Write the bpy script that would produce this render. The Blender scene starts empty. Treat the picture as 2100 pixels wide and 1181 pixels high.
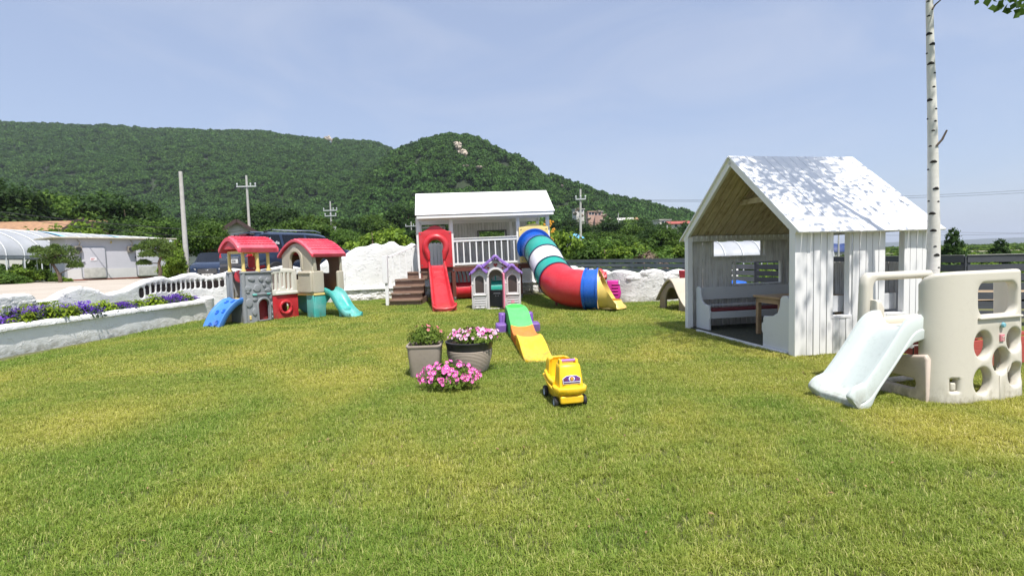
import bpy, bmesh, math, random
import numpy as np
from mathutils import Matrix, Vector
PI = math.pi
R = math.radians
rnd = random.Random(7)
nr = np.random.default_rng(7)
sc = bpy.context.scene
col = sc.collection
# ------------------------------------------------------------------ camera
FPX, EYE = 1020.0, 1.4
PITCH, ROLL = R(3.5), R(1.6)
Fv = np.array([0, math.cos(PITCH), -math.sin(PITCH)])
Uv = np.array([0, math.sin(PITCH), math.cos(PITCH)])
Xv = np.array([1.0, 0, 0])
Rt = Xv * math.cos(ROLL) - Uv * math.sin(ROLL)
Up = Uv * math.cos(ROLL) + Xv * math.sin(ROLL)
cd = bpy.data.cameras.new('camera')
cam = bpy.data.objects.new('camera', cd)
col.objects.link(cam)
cd.sensor_width = 36
cd.lens = 36 * FPX / 2100
cd.clip_start = 0.05
cd.clip_end = 30000
cam.matrix_world = Matrix(((Rt[0], Up[0], -Fv[0], 0), (Rt[1], Up[1], -Fv[1], 0), (Rt[2], Up[2], -Fv[2], EYE), (0, 0, 0, 1)))
sc.camera = cam
# ------------------------------------------------------------------ sky, sun, exposure
SUN_EL, SUN_AZ = R(64), R(158)       # azimuth of the sun, clockwise from +Y
sdir = Vector((math.sin(SUN_AZ) * math.cos(SUN_EL), math.cos(SUN_AZ) * math.cos(SUN_EL), math.sin(SUN_EL)))
w = bpy.data.worlds.new("World")
sc.world = w
w.use_nodes = True
nt = w.node_tree
bg = nt.nodes['Background']
sky = nt.nodes.new('ShaderNodeTexSky')
sky.sky_type = 'NISHITA'
sky.sun_disc = False
sky.sun_elevation = SUN_EL
sky.sun_rotation = SUN_AZ
sky.air_density = 1.0
sky.dust_density = 1.6
sky.ozone_density = 1.6
tc = nt.nodes.new('ShaderNodeTexCoord')
mp = nt.nodes.new('ShaderNodeMapping')
mp.inputs['Scale'].default_value = (1.0, 1.3, 3.0)
mp.inputs['Rotation'].default_value = (0, R(24), R(30))
nz = nt.nodes.new('ShaderNodeTexNoise')
nz.inputs['Scale'].default_value = 2.0
nz.inputs['Detail'].default_value = 7
nz.inputs['Roughness'].default_value = 0.55
nz.inputs['Distortion'].default_value = 0.9
cr = nt.nodes.new('ShaderNodeValToRGB')
cr.color_ramp.elements[0].position = 0.44
cr.color_ramp.elements[0].color = (0, 0, 0, 1)
cr.color_ramp.elements[1].position = 0.78
cr.color_ramp.elements[1].color = (0.34, 0.34, 0.34, 1)
mx = nt.nodes.new('ShaderNodeMix')
mx.data_type = 'RGBA'
nt.links.new(tc.outputs['Generated'], mp.inputs['Vector'])
nt.links.new(mp.outputs[0], nz.inputs['Vector'])
nt.links.new(nz.outputs['Fac'], cr.inputs[0])
nt.links.new(cr.outputs[0], mx.inputs['Factor'])
hzm = nt.nodes.new('ShaderNodeMix'); hzm.data_type = 'RGBA'
hzm.inputs['Factor'].default_value = 0.62
nt.links.new(sky.outputs[0], hzm.inputs[6]); hzm.inputs[7].default_value = (2.12, 2.46, 3.42, 1)
nt.links.new(hzm.outputs[2], mx.inputs[6])
mx.inputs[7].default_value = (3.6, 3.75, 4.2, 1)
nt.links.new(mx.outputs[2], bg.inputs['Color'])
bg.inputs['Strength'].default_value = 0.14
ld = bpy.data.lights.new('sun', 'SUN')
ld.energy = 4.2
ld.angle = R(0.8)
ld.color = (1.0, 0.955, 0.89)
sun = bpy.data.objects.new('sun', ld)
col.objects.link(sun)
sun.rotation_euler = sdir.to_track_quat('Z', 'Y').to_euler()
sc.view_settings.view_transform = 'Standard'
sc.view_settings.look = 'None'
sc.view_settings.exposure = 0.62
sc.view_settings.gamma = 1.0
sc.render.engine = 'CYCLES'
sc.cycles.use_denoising = True
sc.cycles.max_bounces = 8
sc.cycles.transparent_max_bounces = 16
sc.cycles.volume_bounces = 0
sc.cycles.caustics_reflective = False
sc.cycles.caustics_refractive = False
# ------------------------------------------------------------------ points read off the place
def ray(u, v):
    return Fv + Rt * (u - 1050) / FPX - Up * (v - 590.5) / FPX
def G(u, v, z=0.0):
    d = ray(u, v); t = (z - EYE) / d[2]
    return Vector((d[0] * t, d[1] * t, z))
def W(u, v, Y):
    d = ray(u, v); t = Y / d[1]
    return Vector((d[0] * t, Y, EYE + d[2] * t))
def hor(u):
    a = Fv + Rt * (u - 1050) / FPX
    return 590.5 + a[2] * FPX / Up[2]
def sstep(a, b, x):
    t = np.clip((np.asarray(x, float) - a) / (b - a), 0, 1)
    return t * t * (3 - 2 * t)
# ------------------------------------------------------------------ materials
MATS = {}
def nodes_of(name):
    m = bpy.data.materials.new(name); m.use_nodes = True
    t = m.node_tree
    return m, t, t.nodes['Principled BSDF']
def noise(t, scale, detail=4, rough=0.55, vec=None, dist=0.0):
    n = t.nodes.new('ShaderNodeTexNoise')
    n.inputs['Scale'].default_value = scale; n.inputs['Detail'].default_value = detail
    n.inputs['Roughness'].default_value = rough; n.inputs['Distortion'].default_value = dist
    if vec: t.links.new(vec, n.inputs['Vector'])
    return n
def ramp(t, src, stops):
    r = t.nodes.new('ShaderNodeValToRGB')
    e = r.color_ramp.elements
    while len(e) < len(stops): e.new(0.5)
    for k, (p, c) in enumerate(stops):
        e[k].position = p
        e[k].color = (*c, 1) if len(c) == 3 else c
    t.links.new(src, r.inputs[0])
    return r
def mixc(t, fac, a, b, mode='MIX'):
    m = t.nodes.new('ShaderNodeMix'); m.data_type = 'RGBA'; m.blend_type = mode
    for sock, val in ((m.inputs['Factor'], fac), (m.inputs[6], a), (m.inputs[7], b)):
        if hasattr(val, 'is_linked'): t.links.new(val, sock)
        elif isinstance(val, (int, float)): sock.default_value = val
        else: sock.default_value = (*val, 1)
    return m.outputs[2]
def coords(t, kind='Object', scale=(1, 1, 1)):
    c = t.nodes.new('ShaderNodeTexCoord'); mp = t.nodes.new('ShaderNodeMapping')
    mp.inputs['Scale'].default_value = scale
    t.links.new(c.outputs[kind], mp.inputs['Vector'])
    return mp.outputs[0]
def worldpos(t, scale=(1, 1, 1)):
    g = t.nodes.new('ShaderNodeNewGeometry'); mp = t.nodes.new('ShaderNodeMapping')
    mp.inputs['Scale'].default_value = scale
    t.links.new(g.outputs['Position'], mp.inputs['Vector'])
    return mp.outputs[0]
def bump(t, b, src, strength=0.3, dist=0.01):
    n = t.nodes.new('ShaderNodeBump')
    n.inputs['Strength'].default_value = strength; n.inputs['Distance'].default_value = dist
    t.links.new(src, n.inputs['Height']); t.links.new(n.outputs[0], b.inputs['Normal'])
def plastic(name, c, rough=0.36, fade=0.10, dirt=0.06):
    """sun-faded moulded plastic: soft colour drift, faint scuffs, fine grain"""
    m, t, b = nodes_of(name)
    v = coords(t)
    n1 = noise(t, 3.0, 3, 0.5, v); n2 = noise(t, 22, 6, 0.7, v)
    pale = tuple(x + (0.75 - x) * fade for x in c)
    dark = tuple(x * (1 - 2.2 * dirt) for x in c)
    a = ramp(t, n1.outputs['Fac'], [(0.32, c), (0.72, pale)]).outputs[0]
    s = ramp(t, n2.outputs['Fac'], [(0.52, (0, 0, 0)), (0.75, (1, 1, 1))]).outputs[0]
    gz = t.nodes.new('ShaderNodeSeparateXYZ'); t.links.new(worldpos(t), gz.inputs[0])
    mr = t.nodes.new('ShaderNodeMapRange'); mr.inputs[1].default_value = .03; mr.inputs[2].default_value = .22; mr.inputs[3].default_value = .6; mr.inputs[4].default_value = 0
    t.links.new(gz.outputs['Z'], mr.inputs[0]); n9 = noise(t, 9, 6, .7, worldpos(t, (1, 1, .5)))
    stain = mixc(t, 1.0, mr.outputs[0], ramp(t, n9.outputs['Fac'], [(.45, (0, 0, 0)), (.62, (1, 1, 1))]).outputs[0], 'MULTIPLY')
    t.links.new(mixc(t, stain, mixc(t, s, a, dark), (.16, .13, .07)), b.inputs['Base Color'])
    r = ramp(t, n2.outputs['Fac'], [(0.3, (rough * .85,) * 3), (0.7, (min(1, rough * 1.35),) * 3)])
    t.links.new(r.outputs[0], b.inputs['Roughness'])
    n3 = noise(t, 260, 2, 0.5, v)
    bump(t, b, n3.outputs['Fac'], 0.12, 0.001)
    return m
def paintwood(name, c, dark, stretch=(18, 18, 1.6), amount=0.5, rough=0.6, along=None):
    """painted or bare board: grain stretched along the board, worn streaks"""
    m, t, b = nodes_of(name)
    v = coords(t, 'Object', stretch)
    n1 = noise(t, 1.4, 8, 0.68, v, 0.6)
    v2 = coords(t)
    n2 = noise(t, 3.0, 6, 0.65, v2)
    lo = 0.62 - 0.22 * amount
    s = ramp(t, n1.outputs['Fac'], [(lo, (0, 0, 0)), (lo + 0.22, (1, 1, 1))]).outputs[0]
    k = ramp(t, n2.outputs['Fac'], [(0.35, (0.15,) * 3), (0.7, (amount,) * 3)]).outputs[0]
    f = mixc(t, 1.0, s, k, 'MULTIPLY')
    t.links.new(mixc(t, f, c, dark), b.inputs['Base Color'])
    b.inputs['Roughness'].default_value = rough
    bump(t, b, n1.outputs['Fac'], 0.35, 0.004)
    return m
def plaster(name, c=(0.84, 0.84, 0.83), stroke=0.9, dist=0.03):
    """white trowelled plaster, strokes and small lumps as relief"""
    m, t, b = nodes_of(name)
    v = worldpos(t, (1, 1, 1.6))
    n1 = noise(t, 3.2, 8, 0.62, v, 1.4); n2 = noise(t, 26, 5, 0.6, v)
    g = ramp(t, n1.outputs['Fac'], [(0.5, (0, 0, 0)), (0.6, (1, 1, 1))]).outputs[0]
    n6 = noise(t, 2.2, 3, 0.5, v, 2.6)
    e = ramp(t, n6.outputs['Fac'], [(0.46, (0, 0, 0)), (0.50, (1, 1, 1)), (0.54, (0, 0, 0))]).outputs[0]
    st = mixc(t, 1.0, e, g, 'MULTIPLY')
    h = mixc(t, 0.3, n1.outputs['Color'], n2.outputs['Color'])
    h = mixc(t, 0.45, h, st, 'ADD')
    n4 = noise(t, 0.9, 6, 0.7, v)
    d = ramp(t, n4.outputs['Fac'], [(0.45, (0, 0, 0)), (0.85, (0.5, 0.5, 0.5))]).outputs[0]
    t.links.new(mixc(t, d, c, (0.55, 0.53, 0.49)), b.inputs['Base Color'])
    gz = t.nodes.new('ShaderNodeSeparateXYZ'); t.links.new(worldpos(t), gz.inputs[0])
    mr = t.nodes.new('ShaderNodeMapRange'); mr.inputs[1].default_value = .02; mr.inputs[2].default_value = .20; mr.inputs[3].default_value = 1; mr.inputs[4].default_value = 0
    t.links.new(gz.outputs['Z'], mr.inputs[0])
    n5 = noise(t, 6, 6, .7, v); dm = ramp(t, n5.outputs['Fac'], [(.42, (0, 0, 0)), (.6, (.75, .75, .75))]).outputs[0]
    dirt = mixc(t, 1.0, mr.outputs[0], dm, 'MULTIPLY')
    basec = mixc(t, d, c, (0.55, 0.53, 0.49))
    t.links.new(mixc(t, dirt, basec, (.30, .28, .20)), b.inputs['Base Color'])
    b.inputs['Roughness'].default_value = 0.75
    bump(t, b, h, stroke, dist)
    return m
def plain(name, c, rough=0.5, metal=0.0, var=0.12, scale=8, bmp=0.0, c2=None):
    m, t, b = nodes_of(name)
    v = coords(t)
    n = noise(t, scale, 5, 0.6, v)
    lo = c2 or tuple(x * (1 - var) for x in c)
    t.links.new(ramp(t, n.outputs['Fac'], [(0.35, lo), (0.65, c)]).outputs[0], b.inputs['Base Color'])
    b.inputs['Roughness'].default_value = rough; b.inputs['Metallic'].default_value = metal
    if bmp: bump(t, b, n.outputs['Fac'], bmp, 0.01)
    return m
def leafmat(name, c1, c2, c3=None, trans=0.35, rough=0.5, wscale=0.25):
    """leaves: each leaf its own tint (colour attribute), clumps drift between two greens"""
    m, t, b = nodes_of(name)
    at = t.nodes.new('ShaderNodeAttribute'); at.attribute_name = 'tint'
    n = noise(t, wscale, 3, 0.5, worldpos(t))
    oi = t.nodes.new('ShaderNodeObjectInfo')
    a = ramp(t, at.outputs['Fac'], [(0.0, c1), (1.0, c2)]).outputs[0]
    k = ramp(t, n.outputs['Fac'], [(0.35, (0, 0, 0)), (0.65, (1, 1, 1))]).outputs[0]
    c3 = c3 or tuple(0.6 * x for x in c2)
    base = mixc(t, mixc(t, 0.55, (0, 0, 0), k), a, c3)
    hs = t.nodes.new('ShaderNodeHueSaturation')
    mr = t.nodes.new('ShaderNodeMapRange'); mr.inputs[3].default_value = 0.75; mr.inputs[4].default_value = 1.3
    t.links.new(oi.outputs['Random'], mr.inputs[0]); t.links.new(mr.outputs[0], hs.inputs['Value'])
    t.links.new(base, hs.inputs['Color'])
    t.links.new(hs.outputs[0], b.inputs['Base Color'])
    b.inputs['Roughness'].default_value = rough
    b.inputs['Specular IOR Level'].default_value = 0.12
    tr = t.nodes.new('ShaderNodeBsdfTranslucent'); ms = t.nodes.new('ShaderNodeMixShader')
    t.links.new(hs.outputs[0], tr.inputs['Color'])
    ms.inputs[0].default_value = trans
    out = t.nodes['Material Output']
    t.links.new(b.outputs[0], ms.inputs[1]); t.links.new(tr.outputs[0], ms.inputs[2]); t.links.new(ms.outputs[0], out.inputs['Surface'])
    return m
# ------------------------------------------------------------------ mesh builder
class MB:
    def __init__(s): s.v = []; s.f = []; s.t = []
    def mark(s):
        """the next shapes are a piece of their own"""
        s.t.append((len(s.v), len(s.f))); return s
    def each(s, name, mat, parent=None, **kw):
        cuts = [c for c in s.t if c != (len(s.v), len(s.f))]
        if not cuts or cuts[0] != (0, 0): cuts = [(0, 0)] + cuts
        cuts.append((len(s.v), len(s.f))); out = []
        for (v0, f0), (v1, f1) in zip(cuts, cuts[1:]):
            q = MB(); q.v = s.v[v0:v1]; q.f = [tuple(i - v0 for i in f) for f in s.f[f0:f1]]
            if q.f: out.append(q.build(name, mat, parent, **kw))
        return out
    def add(s, vs, fs, M=None):
        o = len(s.v)
        if M is not None: vs = [M @ Vector(p) for p in vs]
        s.v.extend(tuple(p) for p in vs); s.f.extend(tuple(i + o for i in f) for f in fs)
        return s
    def box(s, x0, x1, y0, y1, z0, z1, M=None):
        return s.add([(x0, y0, z0), (x1, y0, z0), (x1, y1, z0), (x0, y1, z0), (x0, y0, z1), (x1, y0, z1), (x1, y1, z1), (x0, y1, z1)],
                     [(0, 3, 2, 1), (4, 5, 6, 7), (0, 1, 5, 4), (1, 2, 6, 5), (2, 3, 7, 6), (3, 0, 4, 7)], M)
    def bar(s, a, b, wx, wz, up=(0, 0, 1), M=None):
        """rectangular bar from a to b, wx across, wz along up"""
        a, b = Vector(a), Vector(b); d = (b - a).normalized(); u = Vector(up)
        x = d.cross(u)
        if x.length < 1e-4: x = d.cross(Vector((0, 1, 0)))
        x.normalize(); z = x.cross(d).normalized()
        vs = []
        for p in (a, b):
            for i, j in ((-1, -1), (1, -1), (1, 1), (-1, 1)): vs.append(p + x * i * wx / 2 + z * j * wz / 2)
        return s.add(vs, [(0, 1, 2, 3), (7, 6, 5, 4), (0, 4, 5, 1), (1, 5, 6, 2), (2, 6, 7, 3), (3, 7, 4, 0)], M)
    def tube(s, pts, r, n=10, cap=True, M=None):
        pts = [Vector(p) for p in pts]; k = len(pts)
        rs = r if isinstance(r, (list, tuple)) else [r] * k
        vs, fs = [], []; ref = None
        for i, p in enumerate(pts):
            d = (pts[min(i + 1, k - 1)] - pts[max(i - 1, 0)])
            if d.length < 1e-9: d = Vector((0, 0, 1))
            d.normalize()
            if ref is None:
                ref = Vector((1, 0, 0)) if abs(d.x) < 0.9 else Vector((0, 1, 0))
            x = (ref - d * ref.dot(d)).normalized(); y = d.cross(x); ref = x
            for j in range(n):
                a = 2 * PI * j / n
                vs.append(p + (x * math.cos(a) + y * math.sin(a)) * rs[i])
        for i in range(k - 1):
            for j in range(n):
                j2 = (j + 1) % n
                fs.append((i * n + j, i * n + j2, (i + 1) * n + j2, (i + 1) * n + j))
        if cap:
            fs.append(tuple(reversed(range(n)))); fs.append(tuple((k - 1) * n + j for j in range(n)))
        return s.add(vs, fs, M)
    def lathe(s, prof, n=24, M=None, sx=1.0, sy=1.0):
        vs, fs = [], []
        for (r, z) in prof:
            for j in range(n):
                a = 2 * PI * j / n; vs.append((r * math.cos(a) * sx, r * math.sin(a) * sy, z))
        for i in range(len(prof) - 1):
            for j in range(n):
                j2 = (j + 1) % n; fs.append((i * n + j, i * n + j2, (i + 1) * n + j2, (i + 1) * n + j))
        return s.add(vs, fs, M)
    def prism(s, poly, a0, a1, axis='y', M=None):
        """poly of (p,q) extruded along axis: y -> (p,a,q), x -> (a,p,q), z -> (p,q,a)"""
        def P(p, q, a): return {'y': (p, a, q), 'x': (a, p, q), 'z': (p, q, a)}[axis]
        n = len(poly)
        vs = [P(p, q, a0) for p, q in poly] + [P(p, q, a1) for p, q in poly]
        fs = [tuple(range(n)), tuple(reversed(range(n, 2 * n)))] + [(i, i + n, (i + 1) % n + n, (i + 1) % n) for i in range(n)]
        return s.add(vs, fs, M)
    def sweep(s, prof, path, M=None, cap=True, scale=None):
        """closed profile (lateral, normal) swept on path of (pos, lateral, normal)"""
        n = len(prof); vs, fs = [], []
        for i, (p, l, u) in enumerate(path):
            p, l, u = Vector(p), Vector(l), Vector(u)
            k = scale[i] if scale else 1.0
            for a, b in prof: vs.append(p + l * a * k + u * b)
        for i in range(len(path) - 1):
            for j in range(n):
                j2 = (j + 1) % n; fs.append((i * n + j, i * n + j2, (i + 1) * n + j2, (i + 1) * n + j))
        if cap:
            fs.append(tuple(reversed(range(n)))); fs.append(tuple((len(path) - 1) * n + j for j in range(n)))
        return s.add(vs, fs, M)
    def plate(s, outer, holes=(), th=0.04, bev=0.008, M=None, cuts=None, warp=None):
        """flat moulded panel in the x-z plane (y thickness, centred) with real openings and rounded rims"""
        cu = bpy.data.curves.new('c', 'CURVE'); cu.dimensions = '2D'; cu.fill_mode = 'BOTH'
        cu.extrude = max(th / 2 - bev, 0.0005); cu.bevel_depth = bev; cu.bevel_resolution = 2; cu.offset = -bev
        def area(p): return sum(p[i][0] * p[(i + 1) % len(p)][1] - p[(i + 1) % len(p)][0] * p[i][1] for i in range(len(p)))
        for k, poly in enumerate([outer, *holes]):
            poly = list(poly)
            if (area(poly) > 0) != (k == 0): poly.reverse()
            sp = cu.splines.new('POLY'); sp.points.add(len(poly) - 1)
            for q, (x, y) in zip(sp.points, poly): q.co = (x, y, 0, 1)
            sp.use_cyclic_u = True
        ob = bpy.data.objects.new('c', cu)
        me = bpy.data.meshes.new_from_object(ob)
        bm = bmesh.new(); bm.from_mesh(me)
        bmesh.ops.remove_doubles(bm, verts=bm.verts, dist=1e-5)
        if cuts:
            for (ax, val) in cuts:
                pn = (1, 0, 0) if ax == 'x' else (0, 1, 0)
                bmesh.ops.bisect_plane(bm, geom=bm.verts[:] + bm.edges[:] + bm.faces[:], plane_co=(val, 0, 0) if ax == 'x' else (0, val, 0), plane_no=pn)
        bm.verts.index_update()
        vs = [(v.co.x, -v.co.z, v.co.y) for v in bm.verts]
        if warp: vs = [warp(p) for p in vs]
        fs = [tuple(v.index for v in f.verts) for f in bm.faces]
        bm.free(); bpy.data.objects.remove(ob); bpy.data.curves.remove(cu); bpy.data.meshes.remove(me)
        return s.add(vs, fs, M)
    def text(s, body, size, M, th=0.002, shear=0.0, wmax=None):
        cu = bpy.data.curves.new('t', 'FONT'); cu.body = body; cu.size = size; cu.extrude = th; cu.align_x = 'CENTER'; cu.align_y = 'CENTER'; cu.shear = shear
        ob = bpy.data.objects.new('t', cu); me = bpy.data.meshes.new_from_object(ob)
        vs = [(v.co.x, -v.co.z, v.co.y) for v in me.vertices]; fs = [tuple(p.vertices) for p in me.polygons]
        if wmax and vs:
            wd = max(p[0] for p in vs) - min(p[0] for p in vs)
            if wd > wmax: vs = [(p[0] * wmax / wd, p[1], p[2]) for p in vs]
        bpy.data.objects.remove(ob); bpy.data.curves.remove(cu); bpy.data.meshes.remove(me)
        return s.add(vs, fs, M)
    def build(s, name, mat, parent=None, smooth=35, bevel=0, loc=None, rz=None, bseg=2, sub=0):
        me = bpy.data.meshes.new(name)
        me.from_pydata(s.v, [], s.f); me.validate(); me.update()
        bm = bmesh.new(); bm.from_mesh(me); bmesh.ops.recalc_face_normals(bm, faces=bm.faces); bm.to_mesh(me); bm.free()
        if smooth is not None:
            me.polygons.foreach_set('use_smooth', [True] * len(me.polygons))
            me.set_sharp_from_angle(angle=R(smooth))
        me.materials.append(mat)
        return link(name, me, parent, bevel, loc, rz, bseg, sub)
def link(name, me, parent=None, bevel=0, loc=None, rz=None, bseg=2, sub=0):
    o = bpy.data.objects.new(name, me); col.objects.link(o)
    if parent: o.parent = parent
    if loc is not None: o.location = loc
    if rz is not None: o.rotation_euler = (0, 0, rz)
    if bevel:
        b = o.modifiers.new('bevel', 'BEVEL'); b.width = bevel; b.segments = bseg; b.limit_method = 'ANGLE'; b.angle_limit = R(38); b.harden_normals = False
    if sub:
        b = o.modifiers.new('sub', 'SUBSURF'); b.levels = sub; b.render_levels = sub
    return o
def tag(o, label=None, cat=None, group=None, kind=None):
    if label: o['label'] = label
    if cat: o['category'] = cat
    if group: o['group'] = group
    if kind: o['kind'] = kind
    return o
def empty(name, loc, rz=0, label=None, cat=None, group=None):
    o = bpy.data.objects.new(name, None); o.empty_display_size = 0.2
    col.objects.link(o); o.location = loc; o.rotation_euler = (0, 0, rz)
    return tag(o, label, cat, group)
def copy_tree(o, parent=None):
    c = o.copy(); col.objects.link(c)
    if parent: c.parent = parent
    for ch in list(o.children): copy_tree(ch, c)
    return c
def T(x=0, y=0, z=0, rz=0, rx=0, ry=0, s=1):
    return Matrix.Translation((x, y, z)) @ Matrix.Rotation(rz, 4, 'Z') @ Matrix.Rotation(ry, 4, 'Y') @ Matrix.Rotation(rx, 4, 'X') @ Matrix.Scale(s, 4)
def circle(cx, cy, r, n=28, ry=None):
    return [(cx + r * math.cos(2 * PI * k / n), cy + (ry or r) * math.sin(2 * PI * k / n)) for k in range(n)]
def rrect(x0, y0, x1, y1, r, n=6):
    out = []
    for cx, cy, a in ((x1 - r, y1 - r, 0), (x0 + r, y1 - r, 90), (x0 + r, y0 + r, 180), (x1 - r, y0 + r, 270)):
        for k in range(n + 1):
            t = R(a + 90 * k / n); out.append((cx + r * math.cos(t), cy + r * math.sin(t)))
    return out
def arch(x0, x1, y0, yt, n=16, ry=None):
    """opening with straight sides and a round head, yt = top"""
    c, r = (x0 + x1) / 2, (x1 - x0) / 2; ry = ry or r
    return [(x0, y0), (x1, y0)] + [(c + r * math.cos(PI * k / n), yt - ry + ry * math.sin(PI * k / n)) for k in range(n + 1)]
def fast_mesh(name, V, F4, mat, tint=None, smooth=False):
    """big quad/tri mesh from numpy: V (n,3), F4 (m,k)"""
    me = bpy.data.meshes.new(name)
    k = F4.shape[1]
    me.vertices.add(len(V)); me.vertices.foreach_set('co', np.asarray(V, np.float32).ravel())
    me.loops.add(F4.size); me.loops.foreach_set('vertex_index', F4.astype(np.int32).ravel())
    me.polygons.add(len(F4)); me.polygons.foreach_set('loop_start', np.arange(0, F4.size, k, dtype=np.int32))
    me.polygons.foreach_set('loop_total', np.full(len(F4), k, np.int32))
    me.update(calc_edges=True)
    if tint is not None:
        a = me.attributes.new('tint', 'FLOAT', 'FACE'); a.data.foreach_set('value', np.asarray(tint, np.float32))
    if smooth: me.polygons.foreach_set('use_smooth', [True] * len(F4))
    me.materials.append(mat)
    return me
def leaves(P, N, size, aspect=1.7, seed=0, curl=0.15):
    """diamond leaf (4 verts) at each point P facing about N"""
    g = np.random.default_rng(seed); n = len(P)
    N = N + g.normal(0, 0.55, (n, 3)); N /= np.linalg.norm(N, axis=1)[:, None] + 1e-9
    A = np.cross(N, g.normal(0, 1, (n, 3))); A /= np.linalg.norm(A, axis=1)[:, None] + 1e-9
    B = np.cross(N, A)
    sz = np.asarray(size) * g.uniform(0.65, 1.35, n); sz = sz[:, None]
    V = np.empty((n, 4, 3))
    V[:, 0] = P - A * sz * aspect / 2; V[:, 2] = P + A * sz * aspect / 2 - N * sz * curl
    V[:, 1] = P + B * sz / 2; V[:, 3] = P - B * sz / 2
    return V.reshape(-1, 3), np.arange(4 * n).reshape(-1, 4)
def gn_scatter(name, pts, protos, rots, scales, picks, label=None, kind='stuff', cat=None):
    """points carrying rotation/scale/pick instance the proto meshes (ground cover and far forest only)"""
    me = bpy.data.meshes.new(name)
    me.vertices.add(len(pts)); me.vertices.foreach_set('co', np.asarray(pts, np.float32).ravel())
    a = me.attributes.new('rot', 'FLOAT_VECTOR', 'POINT'); a.data.foreach_set('vector', np.asarray(rots, np.float32).ravel())
    a = me.attributes.new('sca', 'FLOAT_VECTOR', 'POINT'); a.data.foreach_set('vector', np.asarray(scales, np.float32).ravel())
    a = me.attributes.new('pick', 'INT', 'POINT'); a.data.foreach_set('value', np.asarray(picks, np.int32))
    o = link(name, me)
    tag(o, label, cat, None, kind)
    ng = bpy.data.node_groups.new(name, 'GeometryNodeTree')
    ng.interface.new_socket('Geometry', in_out='INPUT', socket_type='NodeSocketGeometry')
    ng.interface.new_socket('Geometry', in_out='OUTPUT', socket_type='NodeSocketGeometry')
    gi = ng.nodes.new('NodeGroupInput'); go = ng.nodes.new('NodeGroupOutput')
    g2i = ng.nodes.new('GeometryNodeGeometryToInstance')
    for p in protos:
        oi = ng.nodes.new('GeometryNodeObjectInfo'); oi.inputs['Object'].default_value = p; oi.inputs['As Instance'].default_value = True
        ng.links.new(oi.outputs['Geometry'], g2i.inputs[0])
    def attr(nm, ty):
        n = ng.nodes.new('GeometryNodeInputNamedAttribute'); n.data_type = ty; n.inputs['Name'].default_value = nm
        return [x for x in n.outputs if x.enabled and x.name == 'Attribute'][0]
    ip = ng.nodes.new('GeometryNodeInstanceOnPoints')
    ng.links.new(gi.outputs[0], ip.inputs['Points'])
    # one branch per proto, selected by pick
    jn = ng.nodes.new('GeometryNodeJoinGeometry')
    ng.nodes.remove(ip); ng.nodes.remove(g2i)
    ois = [n for n in ng.nodes if n.bl_idname == 'GeometryNodeObjectInfo']
    for k, oi in enumerate(ois):
        ip = ng.nodes.new('GeometryNodeInstanceOnPoints')
        cmp = ng.nodes.new('FunctionNodeCompare'); cmp.data_type = 'INT'; cmp.operation = 'EQUAL'
        ii = [x for x in cmp.inputs if x.type == 'INT']
        ng.links.new(attr('pick', 'INT'), ii[0]); ii[1].default_value = k
        ng.links.new(cmp.outputs[0], ip.inputs['Selection'])
        ng.links.new(gi.outputs[0], ip.inputs['Points'])
        ng.links.new(oi.outputs['Geometry'], ip.inputs['Instance'])
        ng.links.new(attr('rot', 'FLOAT_VECTOR'), ip.inputs['Rotation'])
        ng.links.new(attr('sca', 'FLOAT_VECTOR'), ip.inputs['Scale'])
        ng.links.new(ip.outputs[0], jn.inputs[0])
    ng.links.new(jn.outputs[0], go.inputs[0])
    md = o.modifiers.new('scatter', 'NODES'); md.node_group = ng
    return o
def proto_obj(name, me):
    return bpy.data.objects.new(name, me)      # not linked: only a source for the ground cover
# ------------------------------------------------------------------ terrain
from mathutils import noise as mn
def interp(lst, u): return np.interp(u, [a for a, b in lst], [b for a, b in lst])
REAR = [(-2600, 470), (-1500, 350), (-900, 300), (-300, 262), (0, 247), (60, 250), (150, 255), (250, 258), (370, 264), (450, 268), (550, 271), (640, 280), (690, 287), (760, 292), (800, 300), (830, 312), (900, 335), (1000, 372), (1100, 420), (1300, 520), (1500, 560)]
FRONT = [(300, 560), (560, 520), (640, 455), (700, 410), (760, 365), (800, 332), (826, 310), (850, 299), (880, 279), (915, 270), (960, 276), (1020, 297), (1080, 322), (1120, 350), (1200, 381), (1260, 400), (1330, 417), (1400, 430), (1440, 446), (1520, 475), (1600, 500), (1700, 530)]
RY, FY = 780.0, 470.0
def ridge_z(lst, u, Y):
    v = interp(lst, u)
    d = Fv[:, None] + Rt[:, None] * (u - 1050) / FPX - Up[:, None] * (v - 590.5) / FPX
    return EYE + d[2] / d[1] * Y
def gully(x, y):
    return mn.fractal(Vector((x / 85, y / 85, 3.1)), 0.8, 2.1, 4)
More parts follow.
